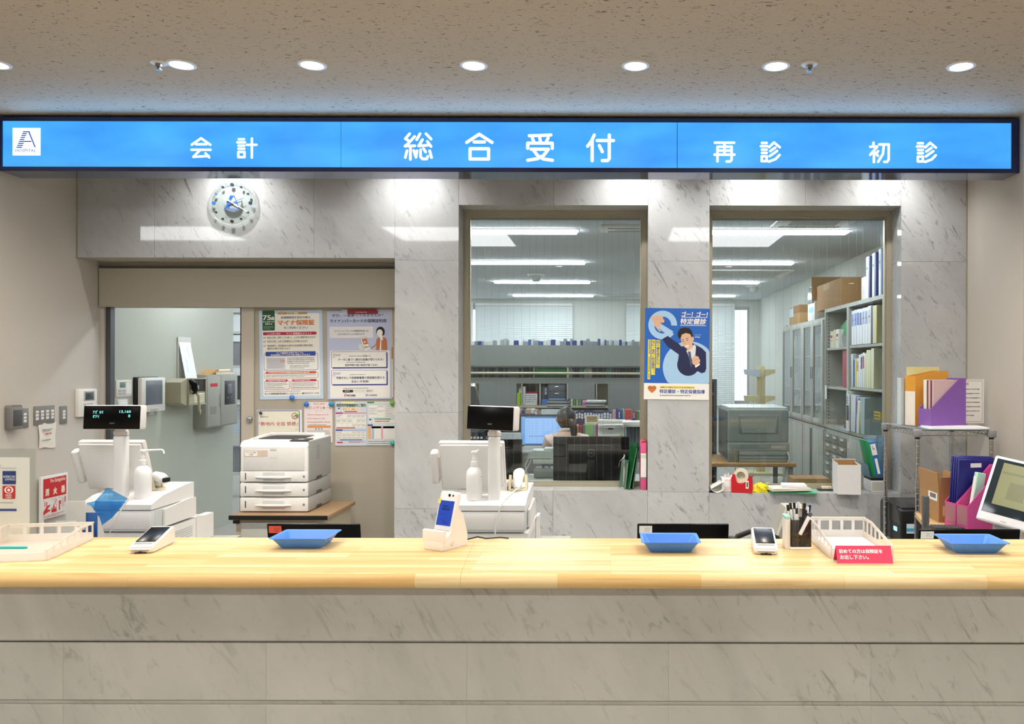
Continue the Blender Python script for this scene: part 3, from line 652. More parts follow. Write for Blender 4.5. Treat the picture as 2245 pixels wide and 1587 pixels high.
solo('stapler', MB(BLUE).rbox(-.05, .02, -.014, .014, 0, .022, .006).at((0,0,0), ry=math.radians(-14)).rbox(-.03, .035, -.015, .015, .018, .044, .008, 3), 'small blue stapler on the middle register beside the pole', 'stapler', (X(1097, 4.2), 4.2, .60+.303))
solo('paper_pad', MB(PINK).rbox(-.03, .03, -.02, .02, 0, .02, .002), 'pink paper pad on the left register behind the pole', 'paper', (X(282, 4.2), 4.2, .60+.303))

# ---------------------------------------------------------------- things on the counter
def tray(px, py_, Y, label, rz=0):
    t = solo('money_tray', TR[0], label, 'tray', (X(px, Y), Y, ZT+.0005), rz, 'blue money trays on the counter') if isinstance(TR[0], MB) else None
    return t
BLT = M('5692f5', .35, var=.02)
def make_tray():
    b = bmesh.new(); rings = []
    def ring(w, d, z, r):
        vs = []
        for cx, cy, a0 in ((w-r, d-r, 0), (-w+r, d-r, 90), (-w+r, -d+r, 180), (w-r, -d+r, 270)):
            for k in range(5): a = math.radians(a0+22.5*k); vs.append(b.verts.new((cx+r*math.cos(a), cy+r*math.sin(a), z)))
        rings.append(vs)
    ring(.066, .045, 0, .006); ring(.089, .068, .0335, .008); ring(.0975, .076, .0365, .010); ring(.0975, .076, .0385, .010); ring(.088, .067, .0365, .008); ring(.0645, .0435, .003, .006)
    for a, c in zip(rings, rings[1:]):
        for k in range(20): b.faces.new((a[k], a[(k+1)%20], c[(k+1)%20], c[k]))
    b.faces.new(rings[0][::-1]); b.faces.new(rings[-1])
    m_ = MB(BLT); m_.bm(b, False)
    for sx in (-.04, 0, .04): m_.box(sx-.001, sx+.001, -.0632, -.0625, .02, .03)
    return m_
TR = [make_tray()]
for px, py_, Y, lab, rz in ((672, 1196, 2.71, 'blue plastic money tray in front of the printer stand, leftmost of three', .0), (1469, 1204, 2.665, 'blue plastic money tray in front of the central laptop', .0), (2129, 1206, 2.66, 'blue plastic money tray at right, by the tablet monitor', .0)):
    solo('money_tray', make_tray(), lab, 'tray', (X(px, Y), Y, ZT+.0005), rz, 'blue money trays on the counter')
def card_terminal(px, Y, rz, label):
    t = thing('card_terminal', label, 'card terminal', (X(px, Y), Y, ZT+.0005), rz, 'card payment terminals on the counter')
    b = MB(WHITE); 
    out = [(-.080, .004), (-.074, .0), (.075, .0), (.082, .006), (.082, .052), (.074, .058), (.066, .058), (-.076, .024), (-.082, .018)]
    bb = bmesh.new(); fr = [bb.verts.new((-.0375, y, z)) for y, z in out]; bk = [bb.verts.new((.0375, y, z)) for y, z in out]
    bb.faces.new(fr); bb.faces.new(bk[::-1])
    for i in range(len(out)): j = (i+1) % len(out); bb.faces.new((fr[j], fr[i], bk[i], bk[j]))
    bmesh.ops.recalc_face_normals(bb, faces=bb.faces[:]); bmesh.ops.bevel(bb, geom=bb.edges[:], offset=.004, segments=2, affect='EDGES'); b.bm(bb, True)
    b.mat(GREY); b.box(-.027, .027, -.0832, -.079, .0095, .0108); b.mat(INK); b.box(-.004, .004, -.0836, -.08, .0035, .006); b.build('body', t)
    sl = math.atan2(.034, .142)
    s = MB(BLACK); s.at((0, -.0765, .0248), rx=sl); s.rbox(-.031, .031, .028, .140, -.001, .0012, .001); s.mat(INKG); s.box(-.006, .006, .030, .032, .0012, .0014); s.build('screen', t)
    s = MB(GREYL); s.at((0, -.0765, .0248), rx=sl); s.box(-.028, .028, .012, .014, -.001, .0008); s.box(-.028, .028, .018, .0195, -.001, .0006); s.build('card_slot', t)
    f = MB(BLACKM); f.box(-.017, .017, -.0815, -.06, -.0003, .0035); f.build('foot', t)
card_terminal(335, 2.665, math.radians(5), 'white card terminal with dark screen on the left half of the counter')
card_terminal(1676, 2.665, math.radians(-6), 'white card terminal with dark screen beside the pen holder')
# face-recognition card reader with card cradle
t = thing('face_card_reader', 'white face recognition card reader with blue screen near the counter seam', 'card reader', (X(984, 2.70), 2.70, ZT+.0005), math.radians(-30)); t.scale = (.86, .86, .90)
WR = M('f5f3ef', .3, var=.01)
b = MB(WR); b.prism([(-.075, .0), (.06, 0), (.06, .045), (.035, .12), (.0, .155), (-.028, .07), (-.075, .030)], -.045, .045, 'x'); b.build('base', t)
b = MB(WR); b.rbox(-.058, .050, -.085, -.068, .028, .074, .004); b.rbox(-.050, .046, -.085, -.040, .0, .036, .003); b.rbox(-.052, .048, -.074, -.06, .03, .034, .002); b.build('card_cradle', t)
tl = math.radians(-17)
b = MB(WR); b.at((0, -.030, .045), rx=tl); b.rbox(-.046, .046, -.013, .013, -.01, .165, .010, 3); b.build('head', t)
s = MB(M('24409c', .15, emit=.55, var=.04)); s.at((0, -.030, .045), rx=tl); s.box(-.036, .036, -.0142, -.0128, .036, .128)
p = Print(s, .001, 0, 0, -.0145); SC = M('16266c', .3, emit=.2)
p.text('医療法人', -18, -112, 20, -104, SC, 1, .03); p.text('敬愛病院', -18, -101, 20, -92, SC, 1, .03); p.rect(22, -126, 32, -123, SC, 1); p.rect(-24, -82, 22, -81.3, SC, 1); p.rect(-28, -77, 4, -76.3, SC, 1)
for k in range(4): p.line([(-18+k*9, -60+k*2), (2+k*7, -44+k)], .8, SC, 1); 
p.ring(6, -56, 10, 10.8, SC, 1)
s.build('screen', t)
c = MB(BLACK); c.at((0, -.030, .045), rx=tl); c.lathe([(.0055, .0125), (.0055, .0145), (0, .0145)], 18, (.005, 0, .149), 'y'); c.lathe([(.0036, .0125), (.0036, .0145), (0, .0145)], 18, (.024, 0, .149), 'y'); c.build('camera', t)
c = MB(YEL); c.at((0, -.030, .045), rx=tl); c.box(-.046, -.032, -.0148, -.0136, .116, .134); c.build('sticky_note', t)
c = MB(M('bfeee0', .3)); c.at((0, -.030, .045), rx=tl); c.rbox(-.014, .014, -.006, .010, .164, .167, .001); c.build('indicator_light', t)
c = MB(GREYL); c.at((0, -.030, .045), rx=tl); c.box(-.036, .036, -.0138, -.0128, .018, .0195); c.rbox(-.010, .010, -.0138, -.012, .006, .012, .001); c.build('card_slot', t)
c = MB(PW2); c.at((.046, -.03, .022)); c.lathe([(.012, -.003), (.012, .0), (.009, .003), (0, .003)][::-1], 18, (0, 0, 0), 'x'); c.build('hinge_knob', t)
b = MB(BLACKM); b.tube([(-.02, .062, .012), (.0, .10, .006), (.03, .14, .014), (.05, .17, .004), (.10, .2, .008), (.12, .23, .002)], .0028, 8); b.build('cable', t)
# translucent letter baskets
def basket(x, y, rz, w, d, h, label, nx, ny):
    t = thing('letter_basket', label, 'basket', (x, y, ZT+.0005), rz, 'clear letter baskets on the counter')
    b = MB(MILKY); b.rbox(-w/2, w/2, -d/2, d/2, 0, .003, .001, 1); b.build('bottom', t)
    def wall(n, L, place, hh, z0=.0):
        q = MB(MILKY); q.T = place; th = .0022; lo = hh*.42 if hh > .05 else hh
        q.box(-L/2, L/2, 0, th, z0, lo)
        if hh > .05:
            q.box(-L/2, L/2, 0, th, hh-.012, hh); st = L/n
            for i in range(n+1): c = -L/2+st*i; q.box(max(-L/2, c-.005), min(L/2, c+.005), 0, th, lo, hh-.012)
            q.mat(MILKY); q.box(-L/2-.002, L/2+.002, -.002, .004, hh-.003, hh)
        return q
    wall(nx, w, Matrix.Translation((0, d/2-.003, 0)), h).build('back_wall', t)
    f = MB(MILKY); f.rbox(-w/2, w/2, -d/2, -d/2+.003, 0, h*.42, .001, 1); f.build('front_wall', t)
    for sx, nm in ((-1, 0), (1, 0)):
        q = MB(MILKY); th = .0022; x0 = sx*(w/2-th); lo = h*.36
        q.prism([(-d/2, 0), (d/2, 0), (d/2, lo), (-d/2, lo)], x0-th/2, x0+th/2, 'x')
        for i in range(ny+1):
            yy = -d/2+d*i/ny; tp = h*(.55+.45*min(1, (i/ny)*1.4)); q.box(x0-th/2, x0+th/2, max(-d/2, yy-.006), min(d/2, yy+.006), lo, tp)
        q.prism([(-d/2, h*.42), (-d/2+d*.714, h*.88), (d/2, h*.88), (d/2, h), (-d/2+d*.714, h), (-d/2, h*.55)], x0-th/2-.001, x0+th/2+.001, 'x'); q.build('side_wall', t)
    return t
basket(-1.916, 2.617, math.radians(10), .27, .31, .062, 'frosted letter basket holding a turquoise pen at the left end of the counter', 5, 7)
basket(.798, 2.682, math.radians(0), .20, .295, .078, 'frosted letter basket with white paper behind the pink tent sign', 5, 7)
solo('paper_stack', MB(PAPER).box(-.09, .09, -.13, .13, 0, .006), 'white sheets lying in the right letter basket', 'paper', (.798, 2.682, ZT+.0045))
t = thing('pen', 'turquoise pen lying in the left letter basket', 'pen', (X(18, 2.52), 2.535, ZT+.030), math.radians(2), group='pens')
b = MB(M('22b3b0', .35)); b.tube([(-.07, 0, 0), (.045, 0, 0), (.052, 0, 0)], [.0045, .0045, .0022], 12); b.build('barrel', t)
b = MB(WHITE); b.tube([(.052, 0, 0), (.058, 0, 0)], [.0022, .0008], 10); b.build('tip', t)
# pen stand
PX_, PY_ = X(1755, 2.68), 2.69
t = thing('pen_stand', 'clear acrylic pen stand full of pens on a white foot', 'pen holder', (PX_, PY_, ZT+.0005), math.radians(0))
b = MB(WHITE); b.rbox(-.038, .036, -.032, .034, 0, .008, .003); b.build('foot', t)
SMK = glassy('smoky_acrylic', 'b9b5b0', .5)
b = MB(SMK); th = .002
for a in ((-.033, .033, -.028, -.026), (-.033, .033, .028, .030), (-.033, -.031, -.026, .028), (.031, .033, -.026, .028)): b.box(*a, .008, .098)
b.mat(BLACKM); 
for i in range(4):
    for j in range(3): b.box(-.020+i*.0125, -.0165+i*.0125, -.0288, -.0275, .022+j*.017, .0255+j*.017)
b.build('cup', t)
b = MB(M('a9e3d2', .4)); b.rbox(-.052, -.034, -.02, .03, .10, .110, .002); b.mat(M('f1ece4', .5)); b.box(-.051, -.035, -.019, .029, .0, .10); b.build('side_box', t)
pens = [(-.018, -.010, .155, -.10, .04, 'f5f4f2', '18181a'), (-.008, .012, .150, -.03, .10, 'f5f4f2', '18181a'), (.002, -.004, .135, .10, -.03, '2b2b2d', '18181a'), (.010, .010, .150, .08, .02, '3a3532', '18181a'), (.018, -.008, .140, .05, -.04, '1d2f86', 'f2f2f2'), (.022, .014, .142, .14, .04, '20348f', '16205c'), (-.022, .018, .118, -.05, .05, 'cfcac4', '202022')]
pens = [(a, b_, h*.92, c, d, e, f) for a, b_, h, c, d, e, f in pens]
pens += [(-.024, .0, .135, -.12, .0, 'f5f4f2', '18181a'), (-.012, -.016, .128, -.02, -.05, 'f5f4f2', '2a2a2c'), (-.002, .016, .14, .03, .08, 'f7f6f4', 'f0efec'), (.006, -.012, .120, .10, -.02, '4a4440', '202022'), (.014, .018, .138, .04, .05, '2a2320', '8a7038')]
where = ['left', 'upright white one near the middle', 'short black', 'slim dark brown', 'blue with a white cap', 'dark blue at the back', 'short grey at the back left', 'leftmost leaning white', 'white at the front left', 'plain white at the back', 'short brown in the middle', 'black and gold at the back']
for (x, y, h, lx, ly, c1, c2), w in zip(pens, where):
    t = thing('pen', {'left': 'white pen with a black end at the left of the pen stand', 'upright white one near the middle': 'upright white pen near the middle of the pen stand'}.get(w, w+' pen standing in the clear pen stand'), 'pen', (PX_+x, PY_+y, ZT+.010), 0, 'pens in the clear stand')
    b = MB(M('#'+c1, .4)); b.tube([(0, 0, 0), (lx*h*.85, ly*h*.85, h*.85)], .0042, 10); b.build('barrel', t)
    b = MB(M('#'+c2, .4)); b.tube([(lx*h*.85, ly*h*.85, h*.85), (lx*h, ly*h, h)], .0046, 10); b.build('cap', t)
t = thing('pen', 'thick white marker leaning out of the pen stand to the right', 'pen', (PX_-.006, PY_-.0245, ZT+.052), 0, 'pens in the clear stand')
b = MB(WHITE); b.tube([(0, -.009, 0), (.030, -.010, .060)], .0062, 12); b.build('barrel', t)
b = MB(GREYD); b.tube([(.030, -.010, .060), (.036, -.010, .072)], .0064, 12); b.build('cap', t)
t = thing('pencil', 'short orange pencil lying inside the pen stand', 'pencil', (PX_+.008, PY_-.018, ZT+.040), 0)
b = MB(ORANGE); b.tube([(-.014, 0, 0), (.02, .004, .012)], .0035, 8); b.build('barrel', t)
# pink tent sign
t = thing('tent_sign', 'pink folded tent sign with white Japanese lettering in front of the right basket', 'sign', (X(1894, 2.49), 2.494, ZT+.0005), math.radians(0))
w, h, dd = .172, .051, .024
PK = M('e2365f', .45, var=.12, scale=9)
tilt = math.atan2(dd, h); LH = math.hypot(dd, h)
b = MB(PK); b.at((0, -dd, 0), rx=-tilt); b.box(-w/2, w/2, 0, .0012, 0, LH); p = Print(b, w/960, 0, 0, -.0003)
WT = M('fff6f4', .6)
p.text('初めての方は保険証を', -435, -252, 320, -182, WT, 1, .035); p.text('お出し下さい。', -425, -152, 68, -78, WT, 1, .035)
b.build('front_panel', t)
b = MB(PK); b.at((0, dd, 0), rx=tilt); b.box(-w/2, w/2, -.0012, 0, 0, LH); b.mat(PAPERG); b.at(); b.box(-w/2, w/2, -dd, dd, 0, .001); b.build('back_panel', t)
# acrylic stand with the card sheet
t = thing('acrylic_sign_stand', 'clear acrylic stand with a credit card sheet at the left edge of the counter', 'sign', (X(-12, 2.80), 2.805, ZT+.0005), 0)
s_ = 2.80/F; b = MB(CLEAR); wv = 88*s_; hh = 197*s_
b.box(-wv, wv, .002, .004, .0, hh); b.box(-wv, wv, -.004, -.002, .0, hh); b.build('holder', t)
b = MB(CLEAR); b.box(-wv, wv, -.006, .03, 0, .003); b.build('foot', t)
k = MB(PAPER); k.box(-75*s_, 75*s_, -.0006, .0006, .004, 178*s_)
p = Print(k, s_/6.1, 75, 6.1*197+65, -.0016)
p.text('クレジットカード', -160, 282, 160, 306, INK, 1, .01); p.rect(-560, 320, 360, 324, INKG, 1)
p.text('ご利用いただける', -500, 284, -200, 304, INK, 1)
p.ell(15, 448, 47, 46, M('d5432f', .6), 1); p.ell(80, 448, 44, 46, M('e58a3c', .6), 1.5); p.text('MasterCard', -22, 438, 116, 460, WT, 3, .03)
p.rect(176, 362, 354, 538, M('223a7c', .6), 1); p.text('AMERICAN', 184, 422, 346, 452, M('dfe7f4', .6), 3, .02); p.text('EXPRESS', 214, 461, 350, 488, M('dfe7f4', .6), 3, .02)
p.rrect(-60, 580, 136, 706, 12, GREYL, 1); p.rrect(-57, 583, 133, 703, 11, PAPER, 1.5); p.ell(46, 620, 36, 34, M('27417f', .6), 2); p.ell(38, 620, 26, 27, PAPER, 2.5); p.text('I', 30, 605, 36, 636, M('27417f', .6), 3, .04); p.text('Diners Club', -48, 655, 120, 676, INKG, 3)
p.rrect(176, 560, 346, 732, 8, M('c02f38', .6), 1); p.ell(262, 616, 60, 48, WT, 2); p.ell(262, 616, 38, 38, M('c02f38', .6), 2.5); p.ell(262, 616, 20, 20, WT, 3); p.text('MUFG', 222, 674, 300, 696, WT, 3, .04); p.text('CARD', 222, 702, 300, 724, WT, 3, .04)
p.rect(-300, 364, -100, 534, M('1f4c9c', .6), 1); p.text('VISA', -280, 410, -120, 480, WT, 3, .03); p.rect(-300, 562, -100, 732, M('2f8a58', .6), 1); p.text('JCB', -270, 600, -130, 690, WT, 3, .03)
p.lines(-560, 775, 330, 828, 2, INKG, 1, .4, 3); p.rect(-560, 868, 366, 896, M('2c409b', .6), 1); p.rect(52, 872, 142, 892, PAPER, 2)
k.build('card_sheet', t)
# things the photo shows between counter and registers at the left
t = thing('leaflet_box', 'pale grey leaflet box behind the left letter basket', 'box', (X(146, 3.25), 3.25, .70), 0)
s_ = 3.25/F; b = MB(M('c9c7c0', .5)); b.rbox(-23*s_, 23*s_, -.002, .002, .0, .215, .002); b.rbox(-23*s_, -21*s_, -.002, .06, 0, .20, .001); b.rbox(21*s_, 23*s_, -.002, .06, 0, .20, .001); b.rbox(-22*s_, 22*s_, .056, .06, 0, .287, .003); b.box(-23*s_, 23*s_, 0, .06, 0, .004)
b.build('box', t)
for i in range(4):
    zt0 = [.235, .19, .172, .15][i]
    solo('file_folder', MB(M(['3566ad', '2c4f86', '1f3f77', '2a5a96'][i], .45)).box(-.0, .075, -.0012, .0012, 0, zt0), ['bright', 'mid', 'deep', 'muted'][i]+' blue file '+['at the back of the row', 'second from the back', 'third from the back', 'at the front of the row'][i]+' beside the leaflet box', 'file', (X(167, 3.3)-.005, 3.30-.022*i+.03, .70), 0, 'blue files beside the leaflet box')
FOL = glassy('blue_film', '79b6ea', .4, .1, .35, '4fa0de')
t = thing('clear_folder', 'translucent blue folder hanging over the edge of the left register', 'folder', (X(222, 3.66), 3.66, 0), 0)
s_ = 3.66/F
def fp(px, py_, dy=0): return ((px-222)*s_, dy, Z(py_, 3.66))
b = MB(FOL); b.add([fp(221,1075,.05), fp(269,1098,.04), fp(244,1138,.0), fp(215,1166,-.05), fp(205,1132,-.02), fp(190,1105,.0), fp(200,1103,.03)], [(6,5,4,3,2,1,0)])
b.build('front_sheet', t)
b = MB(FOL); b.add([fp(196,1104,.04), fp(262,1106,.05), fp(244,1138,.012), fp(216,1164,-.03)], [(3,2,1,0)]); p = Print(b, s_, 222, 803+CAMZ/s_, .0); p.lines(200, 1116, 232, 1121, 1, M('2b6fae', .6), 1, .6, 2); p.lines(203, 1127, 236, 1133, 1, M('2b6fae', .6), 1, .6, 5); b.build('back_sheet', t)
b = MB(M('d4d3ce', .5)); b.tube([fp(268, 1100, .05), fp(258, 1125, .02), fp(250, 1150, 0), fp(238, 1172, .01)], .003, 8); b.build('string', t)
solo('paper_tray', MB(M('cfcdc7', .5)).prism([(0, 0), (.16, 0), (.15, .07), (.11, .16), (.05, .225), (.0, .246)], -.004, .004, 'x'), 'grey curved divider plate at the left register edge', 'file stand', (-2.316, 3.50, .70))
b = MB(BLACKM); b.tube([(-.12, 0, .0), (-.06, .02, .005), (.0, -.01, .01), (.06, .0, .0), (.10, -.14, .006), (.12, -.24, .02)], .004, 8)
solo('power_cable', b, 'black cable behind the left card terminal', 'cable', (X(300, 3.2)-.02, 3.1, .705))
# ---------------------------------------------------------------- fittings on the left side wall (local -y faces the room)
def YL(px): return -XL*F/(CX-px)
def ZL(px, py): return Z(py, YL(px))
def onleft(name, label, cat, px, pyb, group=None, off=0.0):
    return thing(name, label, cat, (XL+off, YL(px), ZL(px, pyb)), PI/2, group)
SWG = M('7f7d7c', .5, var=.03)
t = onleft('switch_cover', 'grey hooded cover box on the left wall, nearest fitting to the picture edge', 'switch', 9, 945)
b = MB(SWG); b.rbox(0, .095, -.05, 0, 0, .14, .008); b.prism([(0, .135), (.095, .135), (.085, .150), (.01, .150)], -.045, -.002, 'y'); b.build('cover', t)
b = MB(GREYD); b.rbox(.01, .085, -.052, -.048, .02, .12, .003); b.build('front_plate', t)
def switch(px, pyb, w, h, gangs, label):
    t = onleft('light_switch', label, 'switch', px, pyb, 'light switches on the left wall')
    b = MB(SWG); b.rbox(0, w, -.008, 0, 0, h, .003); b.build('plate', t)
    for g_ in range(gangs):
        c = w*(g_+.5)/gangs
        for k in range(3):
            r = MB(WHITE2); r.rbox(c-.012, c+.012, -.012, -.006, h*.25+k*h*.18, h*.25+k*h*.18+h*.15, .002); r.mat(GREY); r.box(c-.006, c+.006, -.0125, -.0118, h*.25+k*h*.18+.003, h*.25+k*h*.18+.006); r.build('rocker', t)
switch(43, 941, .07, .122, 1, 'single column light switch between the cover box and the wide switch plate')
switch(73, 935, .19, .122, 4, 'wide four column light switch plate on the left wall')
switch(130, 932, .07, .12, 1, 'single light switch plate right of the wide plate')
t = onleft('paper_note', 'crumpled white note hanging below the wide switch plate', 'note', 82, 987)
b = MB(M('e9e3da', .8, bump=.4, scale=30)); W_ = .165; H_ = .165
vs = []; 
for j in range(7):
    for i in range(7):
        u, v = i/6, j/6; vs.append((W_*u*(.92+.08*v)+.01*(1-v), -.004-.006*math.sin(5*u+3*v)**2-.004*v*(1-v), H_*v+.006*math.sin(6*u)*(1-v)))
b.add(vs, [[j*7+i, j*7+i+1, j*7+i+8, j*7+i+7] for j in range(6) for i in range(6)], True)
p = Print(b, .001, 0, 0, -.0125); p.lines(28, -128, 130, -108, 2, INKG, 1, .55, 3); p.lines(60, -104, 120, -84, 1, M('b9646a', .7), 1, .5, 8); p.lines(28, -60, 130, -46, 1, INKG, 1, .5, 5)
b.build('sheet', t)
t = onleft('intercom', 'white wall intercom with a small grey screen beside the door jamb', 'intercom', 164, 917)
b = MB(M('eeece6', .4)); b.rbox(0, .20, -.03, 0, 0, .195, .006); b.mat(GREYL); b.rbox(.05, .17, -.032, -.028, .11, .18, .003); b.build('body', t)
b = MB(M('4a5257', .15)); b.rbox(.065, .155, -.0335, -.031, .118, .172, .002); b.build('screen', t)
b = MB(GREYL); 
for i in range(3): b.rbox(.05+i*.035, .075+i*.035, -.0325, -.029, .085, .093, .002)
b.rbox(.08, .12, -.0325, -.029, .02, .028, .002); b.build('buttons', t)
# fire extinguisher sign on its white post
t = thing('fire_extinguisher_sign', 'red and white fire extinguisher sign on a white post by the left wall', 'sign', (XL+.02, YL(79), 0), PI/2)
LW, zb, zt2 = YL(145)-YL(86), ZL(115, 1134), ZL(115, 1042)
b = MB(WHITE2); b.box(0, .03, -.012, .0, 0, zt2); b.build('post', t)
b = MB(WHITE2); b.rbox(0, LW, -.015, 0, zb, zt2, .003); 
s_ = LW/390; p = Print(b, s_, 0, 0, -.0152)
def q(v): return -(zb/s_)-v*((zt2-zb)/s_)
RS = M('c5262b', .5); 
p.poly([(28, q(.94)), (362, q(.94)), (362, q(.48)), (28, q(.48))], RS, 1)
p.text('Fire Extinguisher', 130, q(.92), 352, q(.80), M('f3dcd4', .6), 2, .015)
CRM = M('f4ead8', .6)
for i, ch in enumerate('消火器'): p.text(ch, 58+i*115, q(.70), 58+i*115+50, q(.54), CRM, 2, .045)
for i in range(3):
    u = 28+i*112; p.text('①②③'[i], u, q(.46), u+18, q(.41), RS, 1); 
p.text('10', 45, q(.40), 85, q(.30), RS, 1, .03)
p.poly([(30, q(.10)), (30, q(.18)), (80, q(.30)), (125, q(.32)), (125, q(.29)), (85, q(.22)), (128, q(.2)), (128, q(.17)), (80, q(.14))], RS, 1)
p.poly([(142, q(.12)), (150, q(.26)), (165, q(.18)), (178, q(.34)), (195, q(.18)), (212, q(.26)), (222, q(.12))], RS, 1); p.line([(170, q(.44)), (225, q(.26))], 4, RS, 1); p.line([(220, q(.44)), (185, q(.3))], 4, RS, 1); p.line([(195, q(.45)), (235, q(.34))], 4, RS, 1)
p.poly([(252, q(.14)), (252, q(.36)), (282, q(.36)), (282, q(.28)), (268, q(.28)), (268, q(.14))], RS, 1)
for i in range(3): p.rect(295+i*14, q(.42), 298+i*14, q(.2), RS, 1)
p.rect(338, q(.44), 352, q(.30), RS, 1); p.lines(30, q(.09), 350, q(.02), 2, RS, 1, .4, 6)
b.build('panel', t)
# thermostat, label holder, tablet, telephone, steel box along the passage wall
t = onleft('thermostat', 'white wall thermostat with a small green display left of the tablet', 'thermostat', 249, 873)
b = MB(M('e9e8e0', .45)); b.rbox(0, .205, -.02, 0, 0, .128, .004); b.mat(PAPER); b.box(.13, .19, -.0206, -.019, .02, .10); b.build('body', t)
b = MB(M('6f8a84', .3)); b.rbox(.045, .115, -.0212, -.019, .07, .112, .002); b.build('display', t)
b = MB(GREYL); 
for i in range(4): b.rbox(.03+(i % 2)*.05, .07+(i % 2)*.05, -.0215, -.019, .018+(i//2)*.022, .034+(i//2)*.022, .002)
b.mat(YEL); b.box(.12, .135, -.0215, -.0195, .108, .118); b.build('buttons', t)
t = onleft('label_holder', 'small white blank holder under the thermostat', 'holder', 252, 900); b = MB(WHITE2); b.rbox(0, .125, -.025, 0, 0, .075, .008); b.build('body', t)
b = MB(WHITE); b.rbox(.01, .115, -.028, -.024, .005, .05, .002); b.build('front_pocket', t)
t = onleft('wall_tablet', 'white wall tablet with a dark grey screen beside the telephone', 'tablet', 290, 899)
b = MB(BLACKM); b.rbox(-.01, .30, -.04, 0, 0, .25, .006); b.build('back_shell', t)
b = MB(M('e4e3dc', .4)); b.rbox(.0, .335, -.075, -.04, -.03, .245, .010); b.build('body', t)
b = MB(M('6b737c', .18)); b.rbox(.055, .285, -.0775, -.074, .028, .222, .003); b.build('screen', t)
b = MB(GREYL); b.rbox(.12, .22, -.077, -.074, -.018, -.004, .002); b.rbox(.13, .20, -.06, -.03, -.055, -.03, .006); b.build('bracket', t)
t = onleft('wall_telephone', 'beige old wall telephone with a black handset and button panel', 'telephone', 356, 893)
TB = M('a9a58c', .5)
b = MB(TB); b.prism([(0, .03), (.10, 0), (.40, 0), (.40, .232), (.10, .232), (.0, .20)], -.155, -.02, 'y'); b.mat(GREYD); b.rbox(.02, .36, -.02, 0, .02, .21, .004)
b.mat(TB); b.rbox(.10, .40, -.17, -.155, .0, .012, .004); b.rbox(.10, .40, -.17, -.155, .222, .234, .004); b.rbox(.10, .112, -.17, -.155, 0, .23, .004); b.rbox(.388, .40, -.17, -.155, 0, .23, .004); b.build('body', t)
b = MB(M('2a201e', .2)); b.box(.115, .386, -.158, -.154, .118, .220); b.mat(GREY); b.rbox(.225, .285, -.161, -.156, .135, .17, .003); b.build('dark_panel', t)
b = MB(M('d7d3b8', .4)); b.box(.115, .386, -.160, -.154, .014, .105)
b.mat(M('f0edd8', .4)); 
for i in range(7):
    for j in range(4): b.rbox(.20+i*.026, .22+i*.026, -.163, -.159, .022+j*.02, .036+j*.02, .002)
b.build('button_panel', t)
b = MB(BLACK); b.tube([(.12, -.165, .215), (.125, -.20, .19), (.14, -.20, .14), (.165, -.185, .115), (.172, -.165, .105)], [.02, .026, .024, .02, .012], 14); b.build('handset', t)
b = MB(M('b9b296', .5)); b.tube([(.115, -.17, .125), (.17, -.19, .118), (.20, -.20, .08), (.21, -.20, .0), (.225, -.195, -.05), (.24, -.195, -.045), (.235, -.195, -.08)], [.012, .012, .012, .012, .011, .009, .006], 12); b.build('cord', t)
t = onleft('paper_rack', 'pale leaflet rack with a white paper strip standing on the wall telephone', 'rack', 374, 832)
b = MB(GREYL); b.at((.10, -.02, .0), rx=.0); b.prism([(0, 0), (.07, 0), (.012, .35), (0, .35)], -.03, -.024, 'x'); b.mat(M('d9d9d4', .5)); b.box(-.03, .18, -.006, 0, 0, .36); b.build('back_plate', t)
b = MB(M('eef0f0', .35, bump=.3, scale=20)); b.at((.08, -.085, .0), rx=math.radians(-11)); b.box(0, .19, -.002, .0, .0, .355); b.mat(M('bfc6cc', .6)); b.box(.06, .064, -.0025, -.001, .05, .18); b.box(.12, .124, -.0025, -.001, .18, .30); b.mat(M('7f8fb8', .6)); b.box(.02, .06, -.0026, -.001, .325, .34); b.build('paper_strip', t)
t = onleft('steel_box', 'grey steel wall box with a dark control panel right of the telephone', 'control box', 420, 941)
SB_ = M('9a9b90', .5, var=.02)
b = MB(SB_); b.rbox(0, .60, -.13, 0, 0, .48, .004); b.mat(M('a5a69b', .5)); b.rbox(.02, .26, -.134, -.128, .01, .47, .003); b.rbox(.27, .59, -.134, -.128, .01, .47, .003); b.mat(RED); b.box(.07, .20, -.1352, -.133, .37, .40); b.mat(M('8d8e85', .6)); b.box(.07, .18, -.1352, -.133, .12, .19); b.build('body', t)
b = MB(M('33353c', .3)); b.rbox(.335, .54, -.137, -.133, .195, .42, .003); b.mat(M('6a6d74', .3)); b.rbox(.385, .47, -.1385, -.136, .30, .39, .002); b.mat(GREY); b.box(.38, .40, -.1385, -.1365, .255, .265); b.box(.45, .47, -.1385, -.1365, .255, .265); b.build('control_panel', t)
b = MB(SB_); b.rbox(.245, .262, -.142, -.13, .18, .30, .003); b.build('handle', t)
t = onleft('envelope_stack', 'two curled cream envelopes lying on the grey steel box', 'envelope', 440, 826); CR = M('e9ddc6', .6)
b = MB(CR); b.tube([(.08, -.03, .018), (.46, -.03, .018)], .014, 12); b.tube([(.08, -.05, .045), (.44, -.05, .05)], .012, 12); b.mat(M('b48a55', .6)); b.prism([(-.12, .0), (-.08, .0), (.09, .045), (.10, .06), (.06, .055)], -.12, -.01, 'y'); b.mat(CR); b.prism([(.08, .0), (.46, .0), (.46, .03), (.08, .03)], -.1, -.01, 'y'); b.build('paper', t)
